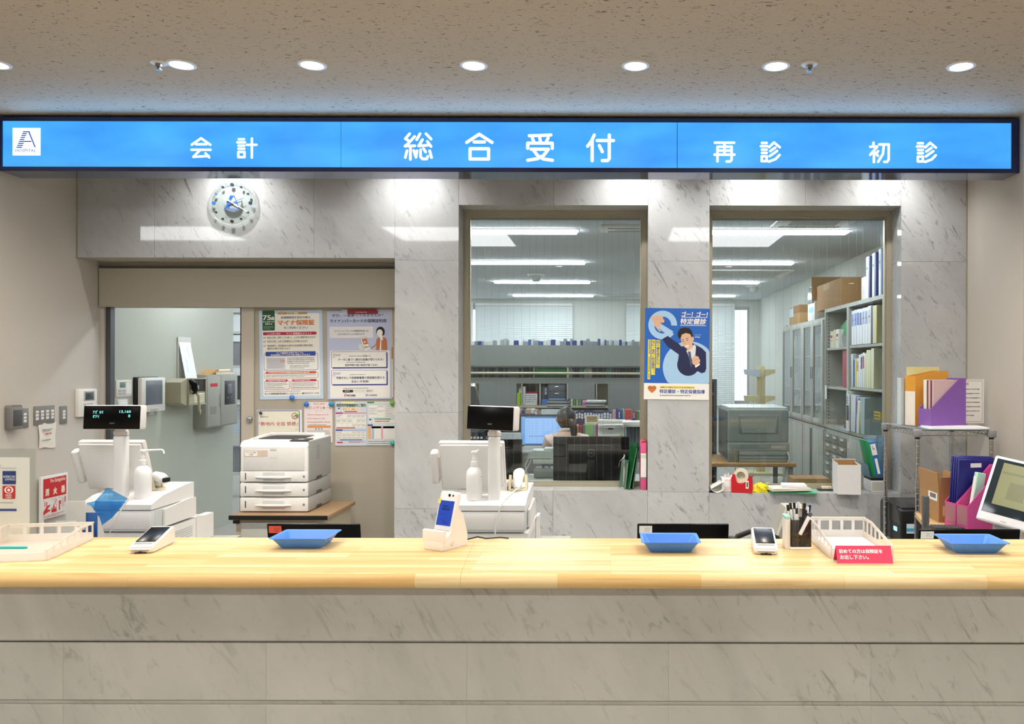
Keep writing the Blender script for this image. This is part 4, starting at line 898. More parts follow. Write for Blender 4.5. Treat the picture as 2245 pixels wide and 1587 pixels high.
# ---------------------------------------------------------------- wall clock
t = thing('wall_clock', 'round glass wall clock with blue emblem showing twenty past two', 'clock', (X(512.5, YW), YW-.001, Z(449, YW)))
b = MB(glassy('clock_rim', 'fbfdfd', .4, .05, .22, 'ffffff')); R_ = .165; b.lathe([(R_-.012, .0), (R_+.004, .004), (R_+.008, .016), (R_+.004, .030), (R_-.008, .034), (R_-.016, .030), (R_-.02, .02), (R_-.012, 0)], 48, (0, 0, 0), 'y'); b.build('glass_rim', t)
b = MB(glassy('clock_glass', 'f9fcfb', .2, 0, .03, 'f2faf7')); b.lathe([(R_-.014, .028), (0, .028)], 48, (0, 0, 0), 'y', False); b.build('glass_face', t)
b = MB(M('b9bdbf', .4)); b.lathe([(.062, .0), (.062, .024), (.058, .027), (0, .027)], 32, (0, 0, 0), 'y'); b.build('movement', t)
CBL = M('2f6fd6', .4)
for h_ in range(12):
    if h_ == 4: pass
    a = h_*PI/6; r = .0128 if h_ % 3 == 0 else .0086; rr = .128
    d = MB(CBL if h_ in (9,) else M('5a6aa8', .4) if h_ in (10,) else M('2c2f52', .4) if h_ in (11, 0, 1, 2, 3) else M('3a2f36', .4)); d.lathe([(r, .0285), (r*.9, .036), (0, .036)], 16, (rr*math.sin(a), 0, rr*math.cos(a)), 'y'); d.build('hour_dot', t)
b = MB(CBL); p = Print(b, .00094, 0, 0, -.031); emblem(p, -52, -54, 84, CBL, 0, CBL); b.build('emblem', t)
b = MB(CBL); p = Print(b, .001, 0, 0, -.036); p.poly([(-28, 6), (-26, 14), (85, -33), (84, -37)], CBL, 0); b.build('hour_hand', t)
b = MB(WHITE); p = Print(b, .001, 0, 0, -.039); p.poly([(-42, -25), (-35, -32), (118, 64), (118, 67)], WHITE, 0); b.build('minute_hand', t)
# ---------------------------------------------------------------- posters on the sliding door
YD = 5.898
def poster(u0, v0, u1, v1, cu, cv, k, Y, mat):
    s = Y/F/k; m, p = sheet(u0, v0, u1, v1, s, mat)
    return m, p, (X(cu+u0/k, Y), Y-.0012, Z(cv+v1/k, Y))
def hang(name, m, loc, label, cat='poster', ry=0.0, group=None):
    return solo(name, m, label, cat, loc, 0, group, 0, ry)
LBL = M('c6dcf0', .6); GRN = M('1f5a37', .6); ORT = M('df8136', .6); CRIM = M('b8284c', .6); MIDB = M('2f4fa8', .6); REDO = M('d2562f', .6)
m, p, loc = poster(150, 92, 1150, 1497, 550, 670, 7.211, YD, LBL)
p.rrect(200, 140, 1100, 1445, 18, PAPER, 1); p.rrect(202, 92, 398, 408, 12, GRN, 2); p.text('75', 214, 168, 335, 240, WT, 3, .04); p.text('歳', 338, 190, 392, 242, WT, 3, .03); p.text('以上の方への', 212, 254, 388, 282, WT, 3, .02); p.text('お知らせ', 245, 290, 358, 318, WT, 3, .02); p.lines(220, 335, 380, 392, 3, M('8fb39b', .6), 3, .4, 3)
p.rrect(440, 124, 916, 158, 16, M('d99a55', .6), 2); p.rrect(585, 128, 770, 154, 4, M('f3e3b0', .6), 2.5); p.lines(545, 132, 760, 152, 1, INKG, 3, .6, 5)
p.text('医療機関等を受診の際は', 500, 188, 958, 224, INK, 3, .008); p.text('マイナ保険証', 446, 245, 1024, 328, ORT, 3, .05); p.text('をご利用ください', 540, 348, 920, 388, INK, 3, .01)
p.poly([(212, 434), (1042, 434), (1062, 458), (1042, 482), (212, 482)], CRIM, 2); p.text('こんな時に便利!', 272, 448, 486, 472, WT, 3, .02); p.text('マイナ保険証のメリット', 575, 444, 976, 474, WT, 3, .02)
for v, s_, u1 in ((520, '過去のお薬・診療データに基づく、より良い医療が受けられます', 1045), (582, '突然の手術・入院でも高額支払いが不要になります', 918), (650, '救急現場で、救急搬送中の適切な応急処置や病院の選定、', 1005), (694, '搬送先の病院で活用されます', 640)):
    p.rect(275, v+14, u1, v+22, M('f0e39a', .6), 2); p.text(s_, 275, v-16, u1-4, v+13, INK, 3, .008)
    if v != 694: p.line([(214, v-8), (228, v+12), (256, v-14)], 7, CRIM, 3)
p.rrect(216, 770, 1074, 1040, 34, MIDB, 2); p.rrect(222, 776, 1068, 1034, 30, PAPER, 2.5); p.rrect(246, 744, 1036, 814, 6, MIDB, 3); p.text('マイナ保険証をお持ちでなくても、', 415, 752, 850, 780, WT, 3.6, .025); p.text('資格確認書によりこれまで通り医療にかかれます', 325, 784, 950, 808, WT, 3.6, .025)
p.rect(258, 838, 554, 1020, M('d4d5db', .6), 3); p.lines(270, 850, 540, 1005, 7, M('9a9ca6', .6), 3.5, .35, 7); p.rect(474, 872, 548, 916, M('dba6a8', .6), 3.8)
p.lines(588, 836, 1026, 946, 4, INKG, 3, .5, 11); p.lines(628, 958, 940, 1016, 3, INKG, 3, .45, 12)
p.rrect(220, 1072, 1074, 1164, 24, REDO, 2); p.rrect(226, 1078, 1068, 1158, 20, PAPER, 2.5); p.rrect(246, 1058, 1040, 1094, 12, REDO, 3); p.lines(285, 1064, 1000, 1088, 1, WT, 3.5, .6, 4); p.lines(250, 1106, 1046, 1146, 2, INKG, 3, .5, 14)
for a, b_ in ((224, 618), (638, 1074)):
    p.rrect(a, 1200, b_, 1342, 24, CRIM, 2); p.rrect(a+6, 1206, b_-6, 1336, 20, PAPER, 2.5); p.rrect(a+24, 1184, b_-30, 1218, 10, CRIM, 3); p.lines(a+48, 1190, b_-54, 1212, 1, WT, 3.5, .6, a); p.lines(a+22, 1232, b_-26, 1296, 3, INKG, 3, .45, a+1); p.lines(a+22, 1306, b_-26, 1322, 1, INK, 3, .6, a+2)
p.lines(225, 1362, 1078, 1378, 1, INKG, 3, .5, 15); p.text('あいち後期高齢者医療コールセンター', 225, 1392, 790, 1422, INK, 3, .015); p.text('☎0570-011-558', 806, 1390, 1078, 1420, INK, 3, .015)
hang('poster', m, loc, 'blue edged health insurance poster with a green 75 corner tab, left on the door', 'poster', -.016, 'posters on the sliding door')
LAV = M('c3cbea', .6, var=.03); NVT = M('2a2f5c', .6); VIO = M('3c4494', .6)
m, p, loc = poster(62, 95, 1078, 1492, 710, 670, 7.211, YD-.004, LAV)
p.text('ぜひ、一度使ってみませんか？', 140, 140, 952, 192, INK, 3, .015); p.text('マイナンバーカードの保険証利用', 108, 226, 996, 282, NVT, 3, .02)
p.rrect(98, 344, 790, 524, 12, M('ecebf0', .6), 1); p.text('マイナンバーカードの保険証利用には', 176, 398, 716, 428, INK, 3, .015); p.text('さまざまなメリットがあります！', 228, 448, 658, 478, INK, 3, .015)
p.rrect(102, 724, 1048, 1472, 16, PAPER, 1)
# drawn woman at a card reader
SK = M('f6f0ea', .6); JK = M('c07a52', .6); LN = M('4a4038', .6)
p.ell(905, 425, 68, 76, INK, 2); p.ell(895, 445, 46, 54, SK, 3); p.ell(950, 440, 22, 46, INK, 2.5); p.poly([(890, 485), (935, 485), (945, 560), (880, 560)], SK, 2.2)
p.poly([(862, 528), (892, 514), (905, 560), (890, 720), (832, 720), (840, 645), (752, 702), (745, 682), (828, 632), (845, 545)], JK, 2.4); p.poly([(938, 514), (990, 528), (1005, 560), (1014, 720), (915, 720), (918, 560)], JK, 2.4); p.poly([(892, 514), (938, 514), (918, 560), (915, 720), (866, 720), (890, 600)], WT, 2.3)
p.poly([(748, 682), (756, 704), (715, 712), (680, 700), (690, 680), (720, 676)], SK, 2.6)
p.poly([(582, 524), (680, 508), (740, 690), (690, 715), (640, 712)], WT, 2); p.poly([(606, 540), (680, 528), (708, 620), (640, 632)], JK, 2.5); p.ell(656, 588, 12, 16, WT, 3); p.poly([(566, 620), (612, 622), (640, 712), (600, 716), (560, 680)], M('e6e4e4', .6), 2); p.line([(582, 524), (680, 508), (740, 690)], 4, LN, 3); p.line([(582, 524), (640, 712)], 4, LN, 3); p.rect(640, 652, 720, 690, GREYL, 2.4)
for v0, v1 in ((748, 994), (1040, 1262)):
    p.rrect(142, v0+8, 1016, v1+12, 10, VIO, 2); p.rrect(124, v0-8, 1000, v1-4, 10, VIO, 2.4); p.rrect(130, v0-3, 995, v1-9, 8, PAPER, 2.8); p.text('Point!', 160, v0+18, 268, v0+62, M('9a9bc4', .6), 3.2, .02); p.ring(166, v0+74, 12, 18, M('9a9bc4', .6), 3.2)
p.lines(405, 800, 620, 824, 1, INKG, 3.3, .5, 21); p.text('同意', 622, 796, 690, 824, INK, 3.3, .02); p.lines(694, 800, 775, 824, 1, INKG, 3.3, .5, 22)
p.text('データに基づく適切な医療が受けられる！', 232, 846, 950, 884, NVT, 3.3, .03); p.lines(362, 898, 815, 922, 1, INKG, 3.3, .5, 23); p.text('初診時等の窓口負担が低くなる！', 342, 934, 858, 970, NVT, 3.3, .03)
p.lines(415, 1094, 740, 1116, 1, INKG, 3.3, .5, 24); p.text('手続きなしで高額療養費の限度額を超える', 200, 1134, 964, 1172, NVT, 3.3, .03); p.text('支払いが免除！', 440, 1192, 720, 1230, NVT, 3.3, .03)
p.lines(308, 1308, 768, 1330, 1, INKG, 3, .5, 25); p.rrect(298, 1342, 792, 1384, 20, GREYL, 2); p.rrect(302, 1345, 788, 1381, 18, PAPER, 2.4); p.rrect(300, 1343, 470, 1383, 20, INK, 2.8); p.text('マイナンバーカード　保険証利用', 488, 1350, 764, 1374, INK, 3.2, .01); p.lines(335, 1352, 440, 1374, 1, WT, 3.2, .6, 26)
p.ring(346, 1430, 12, 22, M('b8343c', .6), 3, 90, 400); p.text('厚生労働省', 374, 1416, 506, 1448, INK, 3, .02); p.line([(660, 1412), (682, 1446), (694, 1408)], 8, VIO, 3); p.text('日本医師会', 708, 1414, 846, 1446, INKG, 3, .02)
hang('poster', m, loc, 'lavender card reader poster with a drawn woman in a brown jacket, right on the door', 'poster', -.010, 'posters on the sliding door')
m, p, loc = poster(300, 76, 1098, 1465, 710, 670, 7.211, YD-.001, M('efe9dc', .6)); p.rect(1076, 76, 1098, 700, M('e9dcb6', .6), 1); p.rect(1078, 672, 1097, 860, M('c9813f', .6), 2); hang('poster', m, loc, 'sheet with an orange bar peeking out behind the lavender poster', 'poster', -.012)
m = MB(M('93242f', .45)); s_ = YD/F/7.211; m.prism([(0, 0), (480*s_, 0), (480*s_, 42*s_), (450*s_, 72*s_), (0, 72*s_)], -.003, 0, 'y'); p = Print(m, s_, 0, 0, -.0031); p.lines(130, -40, 355, -12, 1, M('d9b9b9', .6), 1, .5, 5)
hang('strip_label', m, (X(710+372/7.211, YD-.008), YD-.008, Z(670+140/7.211, YD-.008)), 'dark red strip clipped over the top of the lavender poster', 'label')
# lower sheets
k6 = 6.803
m, p, loc = poster(98, 207, 768, 690, 550, 870, k6, YD-.001, WHITE)
NB = M('3b55a0', .6); CRY = M('f4f2e2', .6); RT = M('c2474b', .6)
p.rrect(104, 216, 734, 680, 26, NB, 1); p.rrect(113, 226, 724, 670, 20, CRY, 1.5); p.text('『敷地内 全面 禁煙』', 122, 384, 708, 442, RT, 3, .012); p.text('です', 668, 492, 706, 514, INKG, 3); p.lines(142, 302, 278, 320, 1, INKG, 3, .6, 3)
p.ring(660, 297, 38, 48, RT, 3); p.line([(632, 330), (690, 262)], 8, RT, 3.2); p.rect(640, 292, 682, 302, INKG, 2.8)
hang('no_smoking_notice', m, loc, 'cream no smoking notice with red lettering behind the printer', 'notice', -.006)
m, p, loc = poster(800, 88, 1222, 690, 550, 870, k6, YD-.001, M('f3e9ea', .6)); PKL = M('e3b1b5', .6)
p.text('リンデンB・I', 872, 148, 1178, 192, RT, 3, .015); p.text('売店 病院', 936, 98, 1110, 130, M('e3a2a6', .6), 3); p.text('メニュー', 958, 208, 1090, 230, M('d9888e', .6), 3)
for v in (262, 318, 372): p.lines(842, v, 1204, v+28, 1, PKL, 3, .6, v)
p.lines(862, 418, 1180, 434, 1, INKG, 3, .5, 9); p.rect(846, 438, 1194, 470, M('e6a05c', .6), 2)
for i in range(3): p.rect(965+i*44, 480, 985+i*44, 498, INKG, 3)
p.lines(846, 506, 1190, 640, 6, INKG, 3, .3, 10)
hang('menu_sheet', m, loc, 'pale pink menu sheet with red katakana heading beside the printer', 'notice', -.004)
m, p, loc = poster(1262, 78, 1732, 736, 550, 870, k6, YD-.002, M('d5dcec', .6)); MG = M('b5478f', .6); GRT = M('6fa04a', .6)
p.text('病院内の各種検診のご案内', 1282, 108, 1716, 158, M('4f7a3a', .6), 3, .03); p.rrect(1356, 170, 1640, 214, 12, M('f6ead0', .6), 2); p.text('検診は一生、健康は一生!', 1374, 178, 1622, 202, M('d98a4a', .6), 3, .02); p.rect(1402, 220, 1590, 234, REDO, 2); p.ell(1318, 200, 15, 26, PAPER, 2); p.ell(1318, 182, 14, 12, VIO, 2.5)
def table(u0, v0, u1, v1, rows, cols, head, seed):
    p.rect(u0, v0, u1, v1, PAPER, 2); p.rect(u0, v0, u1, v0+18, head, 2.5); r_ = random.Random(seed)
    for i in range(1, cols): uu = u0+(u1-u0)*(i/cols)**.9; p.rect(uu-1, v0+18, uu+1, v1, GREYL, 2.6)
    for j in range(1, rows): vv = v0+18+(v1-v0-18)*j/rows; p.rect(u0, vv-1, u1, vv+1, GREYL, 2.6)
    for i in range(cols):
        for j in range(rows):
            if r_.random() < .75: ua = u0+(u1-u0)*(i/cols)**.9+6; ub = u0+(u1-u0)*((i+1)/cols)**.9-6; va = v0+18+(v1-v0-18)*(j+.2)/rows; p.lines(ua, va, ub, va+(v1-v0)/rows*.55, 2, INKG, 3, .4, seed+i*7+j)
table(1276, 244, 1722, 470, 3, 6, M('d59ac4', .6), 5); p.rect(1270, 240, 1372, 264, MG, 3); p.rect(1280, 460, 1560, 480, M('d57c6a', .6), 2.8); table(1276, 500, 1722, 640, 3, 6, M('a9c2e6', .6), 9); p.rect(1270, 494, 1372, 516, MIDB, 3); p.rect(1330, 640, 1664, 658, M('5f86c0', .6), 2.8); p.rect(1288, 680, 1376, 696, RED, 3); p.lines(1460, 670, 1700, 696, 2, RT, 3, .5, 4)
hang('schedule_sheet', m, loc, 'pale blue check-up schedule with a magenta table beside the pink menu', 'notice', -.004)
m, p, loc = poster(1736, 78, 2230, 730, 550, 870, k6, YD-.003, M('d8e2e6', .6))
p.rect(1742, 82, 1842, 102, M('3f8a64', .6), 2); table(1764, 112, 2220, 312, 5, 4, M('cfd8da', .6), 15); p.rect(1848, 330, 2090, 348, M('6fb08c', .6), 2); p.rrect(1822, 350, 2160, 394, 10, PAPER, 2); p.lines(1850, 360, 2090, 386, 1, RT, 3, .6, 3); p.ell(1784, 368, 18, 30, PAPER, 2); p.ell(1784, 348, 16, 13, VIO, 2.5); p.rect(1744, 418, 1822, 440, MIDB, 2)
p.rect(1750, 446, 2220, 634, PAPER, 2); p.rect(1750, 446, 2220, 476, M('f1edc4', .6), 2.3); p.rect(1750, 446, 1804, 634, M('e8b98a', .6), 2.5); p.rect(1812, 476, 1840, 634, M('9cc0e8', .6), 2.5); p.rect(1948, 446, 1976, 634, M('e8a6bd', .6), 2.5)
for i in range(12): p.rect(1850+i*30, 476, 1852+i*30, 634, GREYL, 2.8)
p.lines(1756, 656, 2200, 716, 2, INKG, 3, .35, 6)
hang('schedule_sheet', m, loc, 'pale green calendar schedule sheet partly hidden by the marble pillar', 'notice', -.004)
m = MB(M('f4eec2', .6)); m.box(0, .095, -.001, 0, 0, .016); hang('sticky_note', m, (X(750, 5.89), 5.888, Z(886, 5.89)), 'yellow sticky strip on top of the blue schedule sheet', 'note', .03)
def magnet(px, py, col, label, r=.0195):
    t = thing('magnet', label, 'magnet', (X(px, 5.89), YD-.009, Z(py, 5.89)), 0, 'round magnets on the door')
    b = MB(M(col, .35)); b.lathe([(r*.8, 0), (r, .006), (r*.9, .013), (r*.5, .018), (0, .019)], 20, (0, 0, 0), 'y'); b.build('cap', t)
    b = MB(GREYD); b.lathe([(r*.75, .001), (r*.75, -.004), (0, -.004)], 16, (0, 0, 0), 'y'); b.build('magnet_core', t)
for px, py, c, l in ((641, 873, '4f86dd', 'large blue magnet at the foot of the 75 poster'), (672.5, 887.5, '3f78d8', 'blue magnet at the top left of the pink menu'), (727, 887, '3f9cc6', 'light blue magnet at the top right of the pink menu'), (861, 885, '6fb53f', 'green magnet at the pillar edge by the schedule sheets'), (862, 972, '3fb8a8', 'teal magnet low at the pillar edge')): magnet(px, py, c, l)
magnet(652, 911, '7dc142', 'small green magnet on the no smoking emblem', .011); magnet(572.5, 907, '2a2a3c', 'small black magnet at the top left of the no smoking notice', .011)
# ---------------------------------------------------------------- poster on the pillar between the windows
YPp = 5.597; k9 = 6.9
BL1 = M('2166c4', .45, var=.06, scale=8); BL2 = M('a9d0f2', .5); SUIT = M('1d2350', .6); SKN = M('e0b79a', .6); SKD = M('b98868', .6); HAIR = M('1d1613', .6); YLW = M('f1e04a', .6)
m, p, loc = poster(80, 101, 1062, 1482, 1400, 660, k9, YPp, PAPER)
p.rect(80, 101, 1062, 1236, BL1, 1)
def cl(pts): return [(min(1062, max(80, u)), min(1236, max(101, v))) for u, v in pts]
N_ = 40
for k_ in range(N_):      # the lower ring, cut by the poster edge
    a0, a1 = 2*PI*k_/N_, 2*PI*(k_+1)/N_
    p.poly(cl([(745+168*math.cos(a0), 952+168*math.sin(a0)), (760+400*math.cos(a0), 990+392*math.sin(a0)), (760+400*math.cos(a1), 990+392*math.sin(a1)), (745+168*math.cos(a1), 952+168*math.sin(a1))]), BL2, 1.6)
p.poly([(u, v) for u, v in [(745+168*math.cos(2*PI*i/40), 952+168*math.sin(2*PI*i/40)) for i in range(40)]], SUIT, 2)
p.ring(350, 357, 128, 218, BL2, 1.8, 38, 362)
p.poly([(335, 345), (515, 455), (440, 520), (285, 405)], BL2, 2.2)
p.poly([(205, 300), (285, 290), (335, 345), (285, 410), (330, 450), (305, 460), (225, 370)], SKN, 2.4)
for u, v, r in ((200, 262, 30), (238, 245, 33), (280, 240, 34), (322, 250, 32), (345, 295, 30), (265, 290, 60)): p.ell(u, v, r, r, SKN, 3)
for u, v in ((222, 275), (262, 268), (300, 268)): p.line([(u, v-18), (u+4, v+16)], 5, SKD, 3.3)
p.poly([(345, 570), (430, 520), (480, 560), (600, 640), (640, 680), (800, 620), (950, 700), (1010, 760), (1018, 1000), (1000, 1060), (950, 1078), (880, 1045), (870, 1060), (800, 1108), (700, 1112), (620, 1060), (580, 960), (600, 800), (520, 745), (430, 680)], SUIT, 2.6)
p.poly([(712, 740), (800, 680), (830, 640), (858, 670), (850, 800), (800, 860), (770, 900), (740, 800)], M('dfe3ea', .6), 2.95); p.poly([(735, 755), (775, 750), (792, 850), (800, 1000), (775, 960), (745, 800)], M('4d5874', .6), 3.45)
p.poly([(705, 690), (800, 630), (812, 690), (740, 745)], SKN, 3.2)
p.poly([(622, 520), (640, 490), (720, 470), (785, 500), (812, 545), (812, 600), (790, 650), (735, 705), (700, 700), (650, 650), (630, 590)], SKN, 3.4); p.ell(808, 560, 16, 34, SKN, 3.4)
p.poly([(580, 520), (578, 470), (610, 410), (680, 388), (755, 402), (795, 450), (805, 520), (790, 545), (770, 490), (700, 472), (640, 500), (622, 560), (605, 560)], HAIR, 3.8)
p.line([(638, 580), (672, 570)], 7, HAIR, 3.8); p.line([(700, 562), (745, 550)], 7, HAIR, 3.8); p.ell(660, 598, 14, 5, HAIR, 3.8); p.ell(725, 582, 15, 5, HAIR, 3.8); p.line([(692, 590), (682, 632), (702, 636)], 5, SKD, 3.8); p.poly([(684, 668), (755, 648), (740, 680), (708, 686)], WT, 3.8); p.line([(682, 666), (758, 644)], 5, SKD, 4); p.line([(702, 690), (742, 680)], 4, SKD, 4)
for u, v, r in ((828, 868, 30), (850, 842, 30), (878, 850, 28), (895, 890, 30), (850, 905, 50)): p.ell(u, v, r, r, SKN, 3.6)
p.poly([(830, 920), (905, 900), (920, 940), (850, 985)], SKN, 3.5); p.poly([(846, 972), (916, 928), (922, 950), (856, 996)], WT, 3.9)
for u, v in ((838, 880), (862, 868)): p.line([(u, v-16), (u+8, v+16)], 4, SKD, 4)
p.text('ゴー！ゴー！', 632, 150, 1020, 224, WT, 3, .045, .12); p.rect(634, 230, 1026, 238, WT, 3); p.text('特定健診', 614, 252, 1002, 340, WT, 3, .03, .14); p.rect(614, 352, 1006, 360, WT, 3)
p.lines(838, 490, 938, 512, 2, BL2, 3, .5, 3); p.lines(838, 522, 926, 544, 1, WT, 3, .6, 4)
p.rect(256, 586, 314, 1008, YLW, 2); p.rect(184, 580, 243, 1112, YLW, 2); p.rect(132, 578, 172, 1180, YLW, 2)
p.text('四十歳を過ぎたら…', 264, 596, 304, 1000, NVT, 3, .02, 0, True); p.text('年に一度の「特定健診」。', 192, 592, 236, 1105, MIDB, 3, .03, 0, True)
for i in range(30):
    if i not in (11, 12, 25): p.rect(146+(i*7) % 3, 592+i*19.2, 160-(i*5) % 4, 606+i*19.2, M('5a5a2a', .6), 3)
ORH = M('cf7a38', .6)
p.ell(172, 1308, 36, 34, ORH, 2); p.ell(232, 1308, 36, 34, ORH, 2); p.poly([(138, 1318), (266, 1318), (252, 1345), (202, 1388), (152, 1345)], ORH, 2); p.lines(140, 1300, 262, 1325, 1, M('8a4a20', .6), 3, .4, 4)
p.rect(318, 1280, 850, 1312, YLW, 2); p.text('40歳から74歳までのすべての方が対象です', 330, 1285, 834, 1308, INK, 3, .012); p.text('特定健診・特定保健指導', 318, 1328, 1000, 1388, MIDB, 3, .025); p.lines(320, 1412, 828, 1430, 1, INK, 3, .55, 8)
hang('poster', m, loc, 'blue poster of a man in navy suit raising his fist, on the pillar', 'poster', .012)
# ---------------------------------------------------------------- printer on its cabinet
s29 = 2.9/1000; zst = .598
t = thing('printer_cabinet', 'beige steel cabinet with a wood top carrying the white printer', 'cabinet', (0, 5.07, 0))
b = MB(M('b7ad98', .5)); b.box(-2.395, -1.83, .03, .55, 0, zst-.030); b.build('body', t)
b = MB(M('9a7d5f', .5, var=.1)); b.rbox(-2.427, -1.80, 0.001, .56, zst-.028, zst-.001, .006); b.mat(M('1b1715', .35)); b.rbox(-2.428, -1.799, -.004, .004, zst-.029, zst-.0, .003); b.build('top', t)
b = MB(GREYL); b.rbox(-2.36, -1.87, .022, .03, .05, zst-.05, .003); b.mat(BLACKM); b.box(-2.41, -2.372, .02, .031, zst-.056, zst-.036); b.build('door', t)
px0, px1, yp = -2.427+.02, -1.968, 5.18
t = thing('laser_printer', 'large white laser printer with three paper drawers on the beige cabinet', 'printer', ((px0+px1)/2, yp, zst))
w = (px1-px0)/2; PWH = M('f0f0ef', .38, var=.01); PGR = M('a9aaa8', .45)
b = MB(PWH); h0, h1 = .196, .465
b.rbox(-w, w, .0, .42, h0, h1-.035, .012, 3)
b.prism([(0.0, h1-.04), (.42, h1-.04), (.42, h1), (.05, h1-.004), (.012, h1-.016)], -w, w-.0, 'x')
b.mat(PGR); b.rbox(w-.006, w+.004, .012, .42, h0+.002, h1-.004, .01, 3); b.mat(GREY)
for i in range(9): b.box(w+.003, w+.0048, .15, .20, h1-.05-i*.011, h1-.046-i*.011)
b.build('body', t)
b = MB(M('26262a', .5)); b.box(-w+.06, w-.10, .14, .40, h1-.003, h1+.001); b.mat(PWH); b.prism([(.14, h1), (.40, h1), (.40, h1+.012), (.38, h1+.014)], -w, -w+.05, 'x'); b.rbox(-w+.02, w-.03, .385, .42, h1-.005, h1+.020, .006); b.build('output_tray', t)
b = MB(M('3a3b3e', .4)); b.at((w-.07, .03, h1-.008), rx=.06); b.rbox(-.06, .06, 0, .10, 0, .008, .003); b.mat(GREYL); b.box(-.02, .02, .03, .06, .008, .009); b.build('control_panel', t)
b = MB(M('e4e4e3', .4)); b.rbox(-w+.022, w-.022, -.005, .003, .272, .425, .003); b.mat(WHITE2); b.rbox(-.021, .021, -.008, -.003, .402, .425, .003); b.mat(M('d9c6b8', .6)); b.box(-w+.03, -w+.18, -.0062, -.004, .362, .402); b.mat(PAPER); b.box(-w+.035, -w+.115, -.0072, -.004, .365, .396)
p = Print(b, .001, 0, 0, -.0074); p.text('プリンター用紙', (-w+.045)*1000, -392, (-w+.105)*1000, -384, INK, 0, .02); p.text('注意', (-w+.062)*1000, -381, (-w+.088)*1000, -370, RED, 0, .02); p.text('RICOH', -20, -356, 24, -349, M('c3c5c6', .5), .4, .03); b.build('front_door', t)
for z0, z1, lab in ((.196, .268, 1), (.1, .190, 2), (.003, .096, 3)):
    b = MB(PWH); b.rbox(-w, w, -.002, .02, z0+.002, z1-.002, .006); 
    if lab > 1: b.rbox(-w, w, .015, .42, z0, z1, .006); b.mat(PGR); b.rbox(w-.006, w+.004, .012, .42, z0+.001, z1-.001, .006)
    zc_ = (z0+z1)/2; b.mat(M('d3d4d4', .45)); b.rbox(-.07, .07, -.006, .0, zc_-.028, zc_+.028, .005)
    b.mat(INK); b.box(-w+.034, -w+.039, -.0035, -.001, zc_-.02, zc_+.024); b.mat(GREY); b.box(w-.030, w-.018, -.0035, -.001, zc_-.006, zc_+.008); b.mat(GREYD); b.prism([(.13, z0), (.25, z0), (.235, z0+.02), (.15, z0+.02)], w+.0035, w+.0046, 'x')
    dr = b.build('paper_drawer', t)
    b = MB(PWH); b.tube([(-.115, -.008, zc_-.004), (-.06, -.016, zc_-.004), (.06, -.016, zc_-.004), (.115, -.008, zc_-.004)], [.004, .009, .009, .004], 10); b.build('handle', dr)
# ---------------------------------------------------------------- laptops and desk telephone behind the counter
def laptop(px0, px1, py, Y, label, stick, rz=0):
    x0, x1 = X(px0, Y), X(px1, Y); h = (Z(py, Y)-.70)/math.cos(.15)
    t = thing('laptop', label, 'laptop', ((x0+x1)/2, Y+.03, .70), rz, 'black laptops behind the counter'); w = (x1-x0)/2
    b = MB(BLACKM); b.rbox(-w, w, .0, .24, .002, .018, .004); b.build('base', t)
    b = MB(BLACK); b.at((0, .004, .014), rx=.15); b.rbox(-w, w, -.005, .005, 0, h-.014, .006, 3); b.build('lid', t)
    b = MB(stick); b.at((0, .004, .014), rx=.15); b.box(-w+.008, -w+.06, -.0056, -.004, h-.052, h-.022); p = Print(b, .001, 0, 0, -.0058); p.lines((-w+.03)*1000, -(h-.028)*1000, (-w+.055)*1000, -(h-.048)*1000, 3, INKG if stick is PAPER else M('7c2a20', .6), 0, .3, 3); b.build('asset_sticker', t)
    b = MB(GREYD); b.tube([(-w+.04, .003, .012), (w-.04, .003, .012)], .006, 10); b.build('hinge', t)
laptop(585, 790, 1150, 3.24, 'black laptop with an orange sticker on its lid behind the left blue tray', M('e5553f', .5))
laptop(1398, 1599, 1148, 3.24, 'black laptop with a white sticker behind the middle blue tray', PAPER)
laptop(2016, 2239, 1159, 3.20, 'black laptop with a white sticker behind the right blue tray', PAPER)
t = thing('desk_telephone', 'beige wedge shaped desk telephone behind the pen stand, slatted side towards us', 'telephone', (.70, 3.10, .7005), 0)
b = MB(M('a9a69b', .5)); b.prism([(-.117, 0), (.062, 0), (.062, .300), (-.017, .300)], 0, .12, 'y'); b.build('body', t)
b = MB(M('dfdacb', .5)); b.tube([(-.117, -.002, .004), (-.017, -.002, .300), (.062, -.002, .300), (.062, -.002, .004)], .005, 8); b.build('edge_frame', t)
b = MB(M('7f7c72', .5))
for i in range(7): b.prism([(-.03-.0*i, .155+i*.018), (.05, .150+i*.018), (.05, .157+i*.018), (-.03, .162+i*.018)], -.002, .002, 'y')
b.build('vent_slats', t)
b = MB(BLACKM); b.tube([(-.10, .0, .175), (-.085, .0, .212), (-.04, .0, .230), (.02, .0, .226), (.065, .0, .206), (.08, .0, .175)], [.012, .011, .010, .009, .009, .011], 12); b.rbox(-.118, -.095, -.02, .02, .155, .212, .008); b.box(-.03, .03, -.012, .012, .0, .222)
solo('headset', b, 'black headset hanging on its stand behind the right card terminal', 'headset', (X(1668, 3.0), 3.0, .7005))
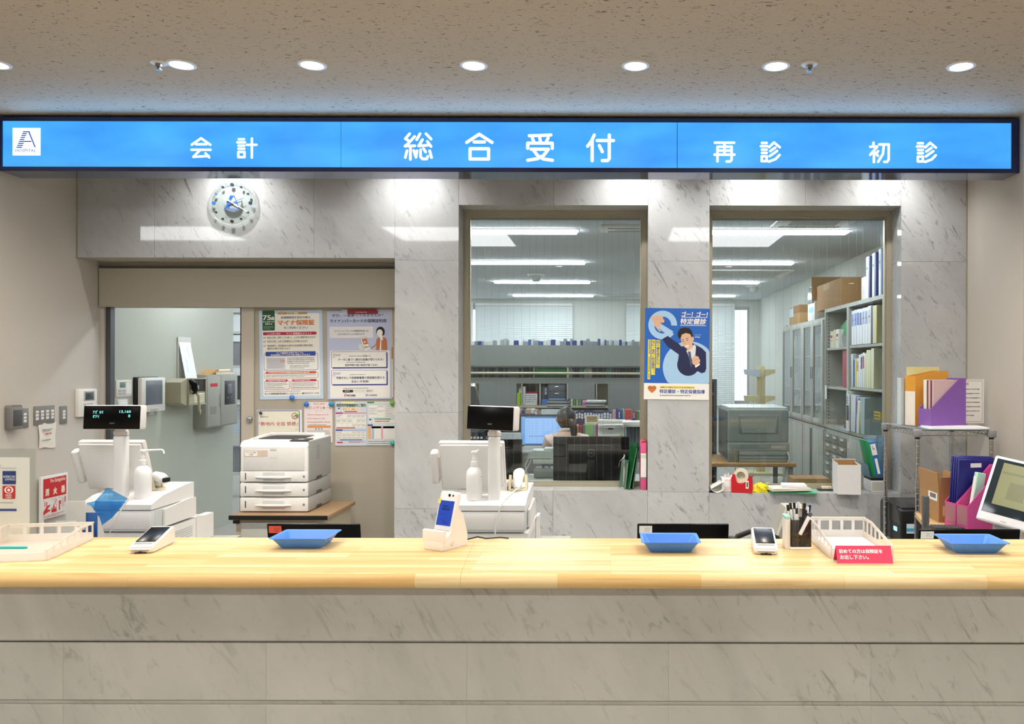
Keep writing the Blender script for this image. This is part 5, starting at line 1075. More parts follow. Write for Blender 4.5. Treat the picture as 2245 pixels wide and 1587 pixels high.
# ---------------------------------------------------------------- wire rack by the right wall and what stands on it
RX0, RX1, RY0, RY1, RZ = 1.812, 2.249, 4.72, 5.27, 1.18
t = thing('wire_rack', 'chrome wire shelf rack in the corner by the right wall', 'shelf rack', (0, 0, 0))
for (x, y) in ((RX0, RY0), (RX1, RY0), (RX0, RY1), (RX1, RY1)):
    b = MB(CHROME); b.lathe([(.0125, 0), (.0125, RZ)], 16, (x, y, 0)); 
    for i in range(30): b.lathe([(.0125, .1+i*.035), (.0132, .101+i*.035), (.0132, .103+i*.035), (.0125, .104+i*.035)], 12, (x, y, 0))
    b.build('post', t); b = MB(M('8f9193', .4)); b.rbox(x-.022, x+.022, y-.022, y+.022, RZ-.045, RZ, .006); b.mat(BLACKM); b.lathe([(.015, RZ-.055), (.015, RZ-.044)], 14, (x, y, 0)); b.build('corner_sleeve', t)
def wireshelf(z, nm):
    b = MB(STEEL); r = .003
    for zz_ in (z-.004, z-.034):
        b.tube([(RX0, RY0, zz_), (RX1, RY0, zz_), (RX1, RY1, zz_), (RX0, RY1, zz_)], r, 8, closed=True)
    def zig(p0, p1, n):
        pts = [];
        for i in range(n+1): u = i/n; pts.append((p0[0]+(p1[0]-p0[0])*u, p0[1]+(p1[1]-p0[1])*u, z-.006 if i % 2 else z-.032))
        b.tube(pts, .0018, 6)
    zig((RX0+.02, RY0), (RX1-.02, RY0), 17); zig((RX0, RY0+.02), (RX0, RY1-.02), 20); zig((RX1, RY0+.02), (RX1, RY1-.02), 20); zig((RX0+.02, RY1), (RX1-.02, RY1), 17)
    n = 22
    for i in range(1, n): x = RX0+(RX1-RX0)*i/n; b.tube([(x, RY0, z-.002), (x, RY1, z-.002)], .0016, 6)
    b.build(nm, t)
wireshelf(RZ, 'wire_shelf'); wireshelf(.42, 'wire_shelf')
def magfile(name, mat, x, y, z, rz, w, d, h, label, lowf=.38, group=None, win=None):
    t = thing(name, label, 'file box', (x, y, z), rz, group); th = .003
    b = MB(mat); lo = h*lowf
    side = [(-d/2, 0), (d/2, 0), (d/2, h), (d/2-.05, h), (-d/2, lo)]
    b.prism(side, -w/2, -w/2+th, 'x'); b.prism(side, w/2-th, w/2, 'x'); b.box(-w/2, w/2, -d/2, -d/2+th, 0, lo); b.box(-w/2, w/2, d/2-th, d/2, 0, h); b.box(-w/2, w/2, -d/2, d/2, 0, th); b.build('box', t)
    if win: q_ = MB(win); q_.box(-w/2+.006, w/2-.006, -d/2-.0012, -d/2, .03, lo-.006); q_.build('label_window', t)
    return t
PUR = M('8a5fb0', .45, var=.02)
# local -y of the box faces left-front, its long side faces us
magfile('file_box', PUR, 2.045, 4.93, RZ+.001, math.radians(-70), .105, .27, .30, 'purple file box holding catalogues on top of the wire rack')
def book_in(x, y, z, rz, w, d, h, mat, label, name='booklet', cat='book', page=None, group=None, ry=0.0):
    t = thing(name, label, cat, (x, y, z), rz, group, 0, ry)
    b = MB(mat); b.box(-w/2, w/2, -d/2, -d/2+.003, 0, h); b.box(-w/2, -w/2+.0012, -d/2, d/2, 0, h); b.box(w/2-.0012, w/2, -d/2, d/2, 0, h); b.build('cover', t)
    b = MB(page or PAPER); b.box(-w/2+.0012, w/2-.0012, -d/2+.003, d/2-.002, .002, h-.004); b.build('pages', t)
    return t
rzp = math.radians(-70)
def inbox(k, w, mat, h, label, page=None, d=.21, dy=-.0):
    ca, sa = math.cos(rzp), math.sin(rzp); lx, ly = k, dy
    book_in(2.045+lx*ca-ly*sa, 4.93+lx*sa+ly*ca, RZ+.006, rzp, w, d, h, mat, label, page=page, group='catalogues in the purple file box')
inbox(.036, .012, M('d9bcbf', .6), .285, 'pale pink catalogue at the front of the purple file box'); inbox(.022, .012, M('7d3047', .5), .283, 'dark red backed catalogue in the purple file box', M('e9d9c9', .6))
inbox(.006, .016, M('c9c6bd', .5), .280, 'grey and white booklet in the middle of the purple file box'); inbox(-.010, .010, M('8a3a45', .5), .282, 'thin dark red booklet in the purple file box'); inbox(-.030, .026, M('f0ece4', .5), .286, 'thick cream booklet at the back of the purple file box')
t = magfile('file_box', M('e3a23f', .5), 2.02, 5.11, RZ+.001, math.radians(-68), .09, .27, .345, 'orange file box behind the purple one on the wire rack', .9, None, None)
b = MB(M('f3ece2', .6)); b.box(-.044, .044, -.1362, -.135, .0, .215); b.build('label_sheet', t)
book_in(1.93, 5.16, RZ+.001, math.radians(-60), .03, .2, .30, M('c7d4da', .5), 'pale blue standing folder at the back of the wire rack', 'folder', 'folder'); book_in(2.03, 5.20, RZ+.001, math.radians(-80), .02, .22, .37, M('d9d7a0', .5), 'tall pale yellow clear folder at the back of the wire rack', 'folder', 'folder')
for i, (dx, dy, rz, mat_, lab) in enumerate(((0, 0, .0, M('b9d3df', .5), 'pale blue sheet at the bottom of the paper pile'), (.015, .01, -.08, PAPER, 'white sheet in the middle of the paper pile'), (.025, .02, -.03, M('eee6ee', .6), 'pinkish white sheet on top of the paper pile'))):
    b = MB(mat_); b.box(-.17, .17, -.09, .09, 0, .0035); solo('paper_sheet', b, lab+' on the wire rack', 'paper', (2.05+dx, 4.80+dy, RZ+.001+i*.004), rz, 'papers on the wire rack')
# notices on the wall behind
for (px0, px1, py0, py1, Y, lab, ry, off) in ((2062, 2106, 845, 925, 5.585, 'small white notice on the marble behind the purple file box', .03, 0),):
    s_ = Y/F; m, p = sheet(px0, py0, px1, py1, s_, PAPER); p.frame(px0+3, py0+3, px1-3, py1-3, .8, INKG, 1); p.lines(px0+7, py0+14, px1-6, py0+40, 3, INKG, 1, .4, 3); solo('notice', m, lab, 'notice', (X(px0, Y), Y, Z(py1, Y)), 0, None, 0, ry)
yr = XR*F/(2155-CX)                                     # on the right wall, reading towards the room
m, p = sheet(0, 0, 300, 400, .00072, PAPER); p.frame(14, 12, 286, 388, 3, INKG, 1); p.text('体位', 110, 30, 160, 52, INK, 1, .02); p.lines(30, 70, 270, 350, 7, INKG, 1, .25, 6)
t = solo('notice', m, 'white framed notice standing at the back of the wire rack beside the purple file box', 'notice', (X(2087, 5.25), 5.262, RZ+.001), 0)
# ---------------------------------------------------------------- lower side desk: small shelf with box, pink files, keyboard, tablet monitor
t = thing('desk_shelf', 'small wood topped desk shelf with metal posts at the right end', 'shelf', (0, 0, 0))
zs_ = .775
b = MB(M('c9a878', .45, var=.08)); b.prism([(1.475, 3.74), (1.56, 4.0), (1.62, 4.25), (2.40, 4.25), (2.40, 3.74)], zs_-.022, zs_, 'z'); b.build('top', t)
for (x, y, zt_3) in ((1.468, 3.725, .95), (1.74, 3.66, .80), (2.385, 3.725, .775), (1.64, 4.268, .775), (2.385, 4.268, .775)):
    b = MB(M('7f8183', .3, .8)); b.rbox(x-.014, x+.014, y-.014, y+.014, 0, zt_3, .005); 
    for k in range(8): b.rbox(x-.0148, x+.0148, y-.0148, y+.0148, zt_3-.03-k*.03, zt_3-.026-k*.03, .001)
    b.build('post', t)
b = MB(CABD); b.box(1.50, 2.38, 3.75, 4.24, .40, .415); b.build('lower_board', t)
for i, lab in enumerate(('nearest', 'second', 'third')):
    tb = thing('ring_binder', lab+' dark blue binder under the desk shelf at right', 'binder', (1.505, 3.77+i*.06, .4155), -PI/2, 'binders under the desk shelf')
    b = MB(M('22386e', .5)); b.box(-.025, .025, 0, .22, 0, .30); b.build('cover', tb); b = MB(PAPER); b.box(-.018, .018, -.001, .0, .17, .27); b.build('spine_label', tb)
# cardboard box with raised flaps
x0, y0 = 1.637, 3.985
t = thing('cardboard_box', 'open brown cardboard box with raised flaps on the desk shelf', 'box', (x0, y0, zs_+.001), 0)
b = MB(CARD); w_, d_, h_ = .118, .245, .14; th = .004
b.box(0, w_, 0, th, 0, h_); b.box(0, w_, d_-th, d_, 0, h_); b.box(0, th, 0, d_, 0, h_); b.box(w_-th, w_, 0, d_, 0, h_); b.box(0, w_, 0, d_, 0, th); b.build('box', t)
for (loc, rx, ry, args) in (((0, 0, h_), .10, 0, (.006, w_-.006, 0, th, 0, .085)), ((0, 0, h_), 0, -.08, (0, th, 0, d_, 0, .105)), ((0, d_, h_), -.1, 0, (.006, w_-.006, -th, 0, 0, .085)), ((w_, 0, h_), 0, .12, (-th, 0, 0, d_, 0, .09))):
    b = MB(CARD); b.at(loc, rx=rx, ry=ry); b.box(*args); b.build('flap', t)
b = MB(PAPER); b.box(-.001, 0, .02, .13, .10, .14); 
b.mat(INK); 
for i in range(12): b.box(-.0016, -.001, .035+i*.006, .038+i*.006, .112, .134)
b.build('barcode_label', t); b = MB(M('d9cda0', .6)); b.box(.02, .045, -.001, 0, .03, .08); b.build('sticker', t)
# pink magazine files with blue folders
PKF = M('d64f95', .4, var=.02); WIN = glassy('label_window', 'e9dcd6', .5, .0, .5, 'e3d2cc')
rz_ = math.radians(-76)
for i, (x, y, lab) in enumerate(((1.775, 3.798, 'front pink magazine file holding a mint folder on the desk shelf'), (1.754, 3.880, 'back pink magazine file full of navy folders on the desk shelf'))):
    magfile('magazine_file', PKF, x, y, zs_+.001, rz_, .080, .24, .305, lab, .40, 'pink magazine files on the desk shelf', WIN)
def infile(x, y, k, dy, w, d, h, mat, label, name='folder', tilt=0.0):
    ca, sa = math.cos(rz_), math.sin(rz_)
    t = thing(name, label, 'folder', (x+k*ca-dy*sa, y+k*sa+dy*ca, zs_+.006), rz_, 'folders in the pink magazine files', 0, 0)
    b = MB(mat); b.at((0, 0, 0), rx=tilt); b.rbox(-w/2, w/2, -d/2, d/2, 0, h, .003, 1); b.build('cover', t); return t
NVF = M('20247a', .4)
for k, h, lab in ((-.024, .335, 'navy clear folder at the back of the back pink file'), (-.008, .332, 'navy clear folder second from the back in the pink file'), (.008, .328, 'navy clear folder third from the back in the pink file'), (.024, .322, 'wide navy folder with a white tab at the front of the back pink file')):
    t = infile(1.754, 3.880, k, .0, .010, .225, h, NVF, lab, 'folder', -.05)
b = MB(PAPER); b.box(.0052, .006, -.03, .03, .285, .305); b.build('tab_label', t)
t = infile(1.775, 3.798, -.01, -.06, .022, .05, .27, M('b9ead2', .5), 'mint and white narrow binder in the front pink file', 'binder', -.18); b = MB(PAPER); b.at(rx=-.18); b.box(-.009, .009, -.0262, -.025, .06, .25); p = Print(b, .001, 0, 0, -.0264); p.at = None; b.build('spine_label', t)
# keyboard
t = thing('keyboard', 'black keyboard on the wood desk shelf in front of the cardboard box', 'keyboard', (1.655, 3.775, zs_+.001), math.radians(-4))
b = MB(BLACKM); b.rbox(-.13, .05, -.03, .055, 0, .014, .004); b.build('body', t)
b = MB(M('3a3a3d', .5)); 
for i in range(11):
    for j in range(5): b.rbox(-.126+i*.0158, -.113+i*.0158, -.026+j*.0158, -.013+j*.0158, .012, .019, .002, 1)
b.build('keys', t)
# pen tablet monitor
t = thing('tablet_monitor', 'white reclined tablet monitor with a dark olive screen at the right edge', 'monitor', (X(2200, 3.45)-.008, 3.44, .70), math.radians(-38))
A = dict(rx=math.radians(-30), ry=math.radians(10))
b = MB(M('f0eff0', .3)); b.at((0, .0, .165), **A); b.rbox(-.110, .110, -.008, .012, .0, .315, .010, 3); b.mat(GREYL); b.box(-.012, .012, -.0086, -.007, .014, .019); b.build('housing', t)
b = MB(M('26323a', .12)); b.at((0, .0, .165), **A); b.rbox(-.097, .097, -.0095, -.007, .042, .300, .002); b.build('screen_glass', t)
b = MB(M('77774f', .3, emit=.35, var=.1, scale=12)); b.at((0, .0, .165), **A); b.box(-.066, .084, -.0102, -.009, .085, .285); b.mat(M('6a6a46', .3, emit=.3)); b.box(-.02, .05, -.0106, -.010, .12, .20); b.box(-.06, .07, -.0106, -.010, .235, .245); b.build('screen_image', t)
b = MB(M('c9cbd0', .4)); b.rbox(-.09, .09, -.06, .20, 0, .02, .008); b.prism([(.02, .0), (.16, .0), (.13, .22), (.06, .20)], -.05, .05, 'x'); b.build('stand', t)
# black printer in the rack bay
t = thing('label_printer', 'black desktop printer with a lit blue display under the wire rack', 'printer', (2.036, 5.25, .422), 0)
b = MB(M('1a1a1b', .35)); b.rbox(-.20, .17, -.20, .20, 0, .225, .014, 3); b.mat(M('2c2c2e', .25)); b.prism([(-.20, .13), (.16, .13), (.16, .235), (-.12, .235)], -.204, -.19, 'x'); b.rbox(-.19, .165, -.18, .19, .22, .24, .008); b.build('body', t)
b = MB(M('8fd0f7', .4, emit=1.2)); b.box(-.2055, -.2, -.13, -.08, .075, .10); b.build('display', t)
b = MB(M('cfe3ee', .5)); b.box(-.165, -.08, -.2025, -.2, .075, .135); b.mat(M('4fa3cf', .5)); b.box(-.165, -.08, -.2032, -.202, .088, .108); b.build('front_label', t)
# ---------------------------------------------------------------- on the window sills
ZS1, ZS2 = zs1, zs2
def at_sill(px, Y): return X(px, Y)
t = thing('ring_binder', 'pink lever binder standing at the right end of the left window sill', 'binder', (X(1411, 5.66), 5.635, ZS1+.001), 0)
b = MB(M('df5f92', .45)); b.rbox(-.022, .022, -.0, .15, 0, .33, .003); b.mat(M('c2314c', .5)); b.prism([(-.022, .33), (.022, .33), (.010, .345), (-.010, .342)], 0, .15, 'y'); b.build('cover', t)
b = MB(PAPER); b.box(-.020, .020, -.0012, 0, .085, .255); b.mat(M('cfe3c0', .6)); b.box(-.020, .020, -.0018, -.001, .222, .246); b.mat(GREY); b.box(-.021, .021, -.0016, 0, .078, .088); b.build('spine_label', t)
for i, (px, h, lean, c, lab) in enumerate(((1380, .33, .20, '2f9b58', 'bright green clear folder leaning left of the pink binder'), (1388, .30, .15, '3f8f6a', 'dark green clear folder next to the pink binder'), (1372, .20, .10, 'a9c9bd', 'pale clear folder at the left of the green ones on the sill'))):
    t = thing('clear_folder', lab, 'folder', (X(px, 5.66), 5.62+.02*i, ZS1+.003), math.radians(20), 'folders on the left window sill')
    b = MB(glassy('folder_'+c, c, .4, .05, .55, c)); b.at(ry=lean); b.box(-.004, -.0025, 0, .12, 0, h); b.box(.0025, .004, 0, .12, 0, h); b.box(-.004, .004, .118, .12, 0, h); b.build('cover', t); b = MB(PAPER); b.at(ry=lean); b.box(-.0015, .0015, .005, .115, .004, h*.9); b.build('sheets', t)
t = thing('key_hook', 'thin cream hook stand with small keys before the dark monitor', 'hook', (X(1368, 5.7), 5.70, ZS1+.001))
b = MB(M('d3cdb6', .5)); b.tube([(0, 0, 0), (.004, 0, .24)], [.005, .004], 10); b.lathe([(.02, 0), (.02, .004), (0, .004)], 16); b.build('stick', t)
b = MB(CHROME); 
for a in (-.03, -.012, .006): b.tube([(.004, -.006, .225), (a, -.008, .19), (a-.006, -.008, .155)], .003, 6)
b.build('keys', t)
# right sill, left to right
t = thing('paper_roll', 'curled white papers at the left end of the right window sill', 'paper', (X(1570, 5.65), 5.66, ZS2+.001), .1)
b = MB(PAPERG); pts = [(.052*math.cos(a), .045+.045*math.sin(a)) for a in [math.radians(170+i*14) for i in range(15)]]
b.prism(pts+[(x*.96, .045+(z-.045)*.96) for x, z in pts[::-1]], -.06, .08, 'y', True); b.mat(PAPER); b.at((-.03, .0, .03), ry=-.5); b.box(-.01, .09, -.04, .06, 0, .002); b.build('sheets', t)
t = thing('tissue_box', 'small white tissue box with tissues sticking out on the right window sill', 'tissue box', (X(1596, 5.68), 5.68, ZS2+.001), 0)
b = MB(M('f0eeee', .5)); b.rbox(-.047, .047, -.04, .05, 0, .098, .003); p = Print(b, .001, 0, 0, -.0405); p.text('メディコム', -24, -86, 26, -78, RT, 0, .02); p.lines(-30, -40, 30, -14, 3, M('d9a9ae', .6), 0, .35, 5); b.build('box', t)
b = MB(WHITE); b.add([(-.035, 0, .095), (-.02, -.01, .13), (-.008, .0, .11), (.004, -.012, .138), (.014, 0, .108), (.03, .005, .118), (.034, 0, .095), (0, .02, .095)], [(0,1,2,7), (2,3,4,7), (4,5,6,7)]); b.build('tissue', t)
t = thing('tape_dispenser', 'red tape dispenser with a white roll on the right window sill', 'tape dispenser', (X(1628, 5.62), 5.64, ZS2+.001), math.radians(-14))
TRD = M('c8242c', .35)
b = MB(TRD)
out = [(-.07, 0), (.075, 0), (.078, .035), (.070, .115), (.058, .118), (.030, .072), (.010, .060), (-.015, .060), (-.035, .075), (-.045, .125), (-.060, .128), (-.072, .10)]
b.prism([(u*1.0, v) for u, v in out], -.035, .03, 'y'); b.build('base', t)
b = MB(M('e8e2cf', .4)); b.lathe([(.030, -.014), (.052, -.014), (.052, .014), (.030, .014), (.030, -.014)], 28, (-.006, 0, .115), 'y'); b.build('tape_roll', t)
b = MB(GREYD); b.rbox(.055, .078, -.028, .025, .112, .12, .002); b.build('cutter', t); b = MB(PAPER); b.box(.030, .050, -.0362, -.035, .03, .085); b.mat(INK); b.box(.036, .044, -.0368, -.036, .04, .075); b.build('sticker', t)
solo('ink_bottle', MB(BLACKM).lathe([(.018, 0), (.018, .075), (.01, .082), (.01, .1), (0, .1)], 18), 'small dark bottle behind the red tape dispenser', 'bottle', (X(1645, 5.76), 5.755, ZS2+.001))
t = thing('plastic_bag', 'crumpled yellow plastic bag on the right window sill', 'bag', (X(1668, 5.66), 5.67, ZS2+.0)); b = MB(M('f2e32c', .35, bump=.5, scale=60)); r_ = random.Random(5)
N1, N2 = 18, 9; vs = []
for j in range(N2+1):
    for i in range(N1): a = 2*PI*i/N1; ph = PI/2*j/N2; k = 1+.22*math.sin(5*a+j)+.12*r_.uniform(-1, 1); vs.append((.066*math.cos(a)*math.cos(ph)*k, .05*math.sin(a)*math.cos(ph)*k, max(0, .058*math.sin(ph)*(1+.18*r_.uniform(-1, 1)))))
b.add(vs, [[j*N1+i, j*N1+(i+1)%N1, (j+1)*N1+(i+1)%N1, (j+1)*N1+i] for j in range(N2) for i in range(N1)], True); b.build('body', t); b = MB(M('f6ef9a', .35)); b.add([(.02, -.02, .05), (.05, -.03, .085), (.035, .0, .06), (.075, .01, .07), (.05, .02, .045)], [(0,1,2), (2,3,4)]); b.build('knot', t)
for i, (px, py, w_, d_, rz, c, lab) in enumerate(((1740, 5.66, .17, .095, -.12, '53b98a', 'green clear folder at the bottom of the papers on the right sill'), (1730, 5.65, .15, .10, .10, 'd9d8cc', 'pale paper bundle in the middle of the pile on the right sill'), (1742, 5.665, .09, .075, -.12, 'f1f0f2', 'white sheets on top of the pile on the right sill'))):
    b = MB(M(c, .6)); b.at(rx=-.01); b.box(-w_, w_*.9, -d_, d_*.9, 0, .008); 
    if i: 
        for k in range(3): b.at((0, 0, .008+k*.003), rz=.03*k-.03); b.box(-w_*.98, w_*.86, -d_*.95, d_*.85, 0, .0025)
    solo('paper_pile', b, lab, 'papers', (X(px, py), py, ZS2+.002+i*.018), rz, 'papers on the right window sill')
t = thing('stamp_pad', 'small black tray with cream blocks on the right window sill', 'tray', (X(1813, 5.72), 5.74, ZS2+.001)); b = MB(BLACKM); b.rbox(-.06, .05, -.03, .03, 0, .008, .002); b.build('tray', t)
for k in range(4): b = MB(M('e9dcc0', .5)); b.rbox(-.03+k*.018, -.015+k*.018, -.012, .02, .008, .026, .002); b.build('block', t)
t = thing('open_box', 'white open topped paper box near the right end of the right sill', 'box', (X(1866, 5.5), 5.60, ZS2+.001), math.radians(-6))
b = MB(M('e6e6e7', .55)); b.box(-.075, .085, -.065, -.061, 0, .205); b.box(-.075, .085, .135, .139, 0, .225); b.box(-.075, -.071, -.065, .139, 0, .215); b.box(.081, .085, -.065, .139, 0, .205); b.box(-.075, .085, -.065, .139, 0, .004); b.build('walls', t)
b = MB(CARD); b.box(-.0705, .0805, .131, .1345, .004, .22); b.box(-.0705, -.067, -.0605, .131, .004, .21); b.box(.077, .0805, -.0605, .131, .004, .20); b.build('inner_liner', t)
t = thing('file_stand', 'clear blue file stand with green and blue folders on the right window sill', 'file stand', (X(1927, 5.62), 5.66, ZS2+.001))
FSM = glassy('stand_blue', 'd3e4f2', .4, .05, .25, 'c4dcf0')
b = MB(FSM); b.box(-.055, .055, -.03, .15, .105, .109); b.at((-.055, 0, .10), ry=-.24); b.box(0, .003, -.03, .15, 0, .10); b.at((.055, 0, .10), ry=-.02); b.box(-.003, 0, -.03, .15, 0, .29); b.at(); b.box(-.045, .055, .147, .15, .10, .37); b.build('holder', t)
b = MB(M('e4e4e2', .5)); b.rbox(-.05, .062, -.03, .14, 0, .085, .003); b.mat(BLACKM); b.box(-.05, .062, -.031, .13, .085, .104); b.mat(GREYL); b.box(-.044, .056, -.0306, -.029, .01, .075); b.build('base_drawer', t)
t2 = [(-.030, -.20, '1f8a52', .26, 'green folder at the left in the clear blue file stand'), (-.016, -.20, '26965b', .25, 'second green folder in the clear blue file stand'), (.014, -.22, '2f6fae', .25, 'blue file with a white label in the clear blue file stand')]
for k, ln, c, h, lab in t2:
    t = thing('folder', lab, 'folder', (X(1927, 5.62)+k, 5.655, ZS2+.112), 0, 'folders in the clear blue file stand'); w_ = .007 if c != '2f6fae' else .024
    b = MB(M(c, .4)); b.at(ry=ln); b.rbox(-w_, w_, -.015, .13, 0, h, .003); b.build('cover', t)
    if w_ > .01: b = MB(PAPER); b.at(ry=ln); b.box(-.018, .018, -.0162, -.015, .155, .235); b.box(-.009, .009, -.0162, -.015, .02, .13); p = Print(b, .001, 0, 0, -.0165); p.text('し', -6, -224, 6, -196, INK, 0, .05); b.build('label', t)
# ---------------------------------------------------------------- the office behind the panes
ORD = ['first', 'second', 'third', 'fourth', 'fifth', 'sixth', 'seventh', 'eighth', 'ninth', 'tenth', 'eleventh', 'twelfth', '13th', '14th', '15th', '16th', '17th', '18th', '19th', '20th', '21st', '22nd', '23rd', '24th', '25th', '26th', '27th', '28th', '29th', '30th']
MESHC = {}
def shared(name, key, fn, parent):
    k = (name,)+key
    if k not in MESHC: o = fn().build(name, parent); MESHC[k] = o.data; return o
    o = bpy.data.objects.new(name, MESHC[k]); COL.objects.link(o); o.parent = parent; return o
def vol(loc, rz, w, h, d, col, label, group, spine=None, name='file', cat='file', lean=0.0, lab=(.55, .9)):
    """one standing file: spine faces local -y; w thick, h high, d deep, origin at the lower left front"""
    t = thing(name, label, cat, loc, rz, group, 0, lean)
    def cov():
        b = MB(M(col, .45)); b.rbox(.0006, w-.0006, 0, d, 0, h, min(.003, w*.2), 1); return b
    shared('cover', (col, w, h, d), cov, t)
    if spine:
        def sp():
            b = MB(M(spine, .6)); b.box(w*.14, w*.86, -.0012, 0, h*lab[0], h*lab[1]); b.mat(INKG); b.box(w*.3, w*.7, -.0016, -.001, h*(lab[0]*.6+lab[1]*.4), h*(lab[0]*.45+lab[1]*.55)); return b
        shared('spine_label', (spine, w, h, d, lab), sp, t)
    return t
def row(x0, x1, y, z, rz, pal, hs, ws, d, where, group, name='file', seed=1, spine=.5, mapf=None, gap=.0015):
    """a row of standing files between x0 and x1"""
    r_ = random.Random(seed); u = x0; n = 0; words_ = {}
    while True:
        w = r_.uniform(*ws)
        if u+w > x1: break
        col, nm = r_.choice(pal); h = r_.uniform(*hs)
        lab = '%s %s file %s' % (ORD[n] if n < len(ORD) else str(n+1)+'th', nm, where)
        loc = mapf(u) if mapf else (u, y, z)
        vol(loc, rz, round(w, 3), round(h, 2), d, col, lab, group, 'f4f3ee' if r_.random() < spine else None, name)
        u += w+gap; n += 1
WHT = [('eceeee', 'white'), ('e3e6e8', 'pale grey'), ('f3f1ea', 'off white')]
NAV = [('26336e', 'navy'), ('1f2a58', 'dark navy'), ('2c4b92', 'blue')]
MIX = WHT+[('3a9a58', 'green'), ('c94a5a', 'red'), ('2f7f9a', 'teal'), ('2c4b92', 'blue'), ('e6b3c4', 'pink')]
# ----- cabinets along the right wall (local front -y turned towards the room)
XF = 2.20
def cab(name, label, yfar, cat='cabinet'): return thing(name, label, cat, (XF, yfar, 0), -PI/2)
def upper_shell(t, w, d, z0, z1, shelves, back=True):
    b = MB(CAB); th = .03; b.box(0, th, 0, d, z0, z1); b.box(w-th, w, 0, d, z0, z1); b.box(th, w-th, 0.001, d, z1-.035, z1-.0005); b.box(th, w-th, 0.001, d, z0, z0+.03); b.box(0, w, d-.008, d, z0, z1); b.build('carcass', t)
    for z in shelves: b = MB(CAB); b.box(th, w-th, .012, d-.008, z-.022, z); b.build('shelf', t)
    b = MB(GREYD)
    for i in range(int((z1-z0)/.035)): b.box(th, th+.0008, .03, .04, z0+.05+i*.035, z0+.063+i*.035)
    b.build('peg_holes', t)
Y1, Y2, Y3, Y4 = 7.43, 8.23, 9.13, 10.2
t = cab('bookcase', 'grey open steel bookcase full of files nearest the right interior window', Y1); upper_shell(t, .98, .39, .93, 2.14, (1.365, 1.746))
b = MB(CAB); b.box(0, .98, 0, .39, 0, .92); b.build('base', t)
b = MB(M('aeb0a6', .45)); b.rbox(.02, .49, -.012, 0, .05, .90, .003); b.build('door', t); b = MB(M('aeb0a6', .45)); b.rbox(.495, .96, -.012, 0, .05, .90, .003); b.mat(PAPER); b.box(.06, .10, -.0135, -.012, .80, .86); b.mat(GREYD); b.rbox(.80, .86, -.014, -.011, .70, .745, .002); b.build('door', t)
t = cab('bookcase', 'grey half empty steel bookcase above a bank of small drawers', Y2); upper_shell(t, .80, .39, .93, 2.14, (1.35, 1.74))
b = MB(CAB); b.box(0, .80, .01, .39, 0, .92); b.build('base', t)
DRW = M('85867b', .45)
for r_i in range(9):
    for c_i in range(3):
        b = MB(DRW); x0 = .03+c_i*.25; z0 = .06+r_i*.092; b.rbox(x0, x0+.24, -.006, .01, z0, z0+.082, .003); b.mat(M('e9e4cf', .6)); b.box(x0+.07, x0+.16, -.0105, -.006, z0+.045, z0+.068); b.mat(GREYD); b.box(x0+.06, x0+.17, -.012, -.006, z0+.036, z0+.045); b.build('drawer', t)
b = MB(PAPER); b.box(.02, .09, -.002, 0, 1.22, 1.36); b.build('hanging_tag', t)
for yf_, w, lab in ((Y3, .90, 'grey glass door cabinet in the middle of the right office wall'), (Y4, 1.07, 'grey glass door cabinet farthest along the right office wall')):
    t = cab('glass_cabinet', lab, yf_); upper_shell(t, w, .39, .93, 2.06, (1.3, 1.68)); 
    b = MB(CAB); b.box(0, w, .0, .39, 0, .92); b.mat(M('a6a89e', .45)); b.rbox(.02, w/2-.005, -.01, 0, .05, .9, .003); b.rbox(w/2+.005, w-.02, -.01, 0, .05, .9, .003); b.mat(GREYD); b.box(w/2-.12, w/2-.02, -.0105, .0, .2, .88) if w < 1 else None; b.build('base', t)
    for a, c in ((.01, w/2-.004), (w/2+.004, w-.01)):
        b = MB(CAB); f_ = .055
        b.rbox(a+f_-.002, c-f_+.002, -.019, -.001, .951, .95+f_, .002); b.rbox(a+f_-.002, c-f_+.002, -.019, -.001, 2.04-f_, 2.039, .002); b.rbox(a, a+f_, -.02, 0, .95, 2.04, .003); b.rbox(c-f_, c, -.02, 0, .95, 2.04, .003); d_ = b.build('door', t)
        b = MB(GLASS); b.add([(a+f_, -.01, .95+f_), (c-f_, -.01, .95+f_), (c-f_, -.01, 2.04-f_), (a+f_, -.01, 2.04-f_)], [(0,1,2,3)]); b.build('pane', d_)
        b = MB(GREYD); hx = c-.03 if a < .1 else a+.03; b.rbox(hx-.006, hx+.006, -.024, -.018, 1.42, 1.55, .002); b.build('handle', d_)
    where = 'glass cabinet '+('in the middle' if yf_ == Y3 else 'at the far end')
    for zi, z in enumerate((.961, 1.301, 1.681)):
        row(.06, w-.06, .08, z, -PI/2, [('8e8f86', 'grey'), ('a9a294', 'beige'), ('6d6f6c', 'dark grey'), ('b9b4aa', 'pale'), ('3f8f6a', 'green')], (.16, .27), (.03, .09), .25, 'on the %s shelf of the %s' % (('bottom', 'middle', 'top')[zi], where), 'files inside the '+where, seed=zi+int(w*100), spine=.3, mapf=lambda u, z=z, yf_=yf_: (XF+.10, yf_-u, z))
def on1(u, ly=.0): return (XF+ly, Y1-u)
def frow(specs, z, ly, yf_, d, where, group):
    u = specs[0]
    for i, (w, h, col, nm, sp, lean) in enumerate(specs[1:]):
        vol((XF+ly, yf_-u, z), -PI/2, w, h, d, col, '%s %s %s' % (nm, ORD[i]+' from left', where), group, sp, 'file', 'file', lean); u += w+.003
W6 = [(.075, .315, 'e9ebef', 'white binder with blue label,', '8fa3cf', 0)]
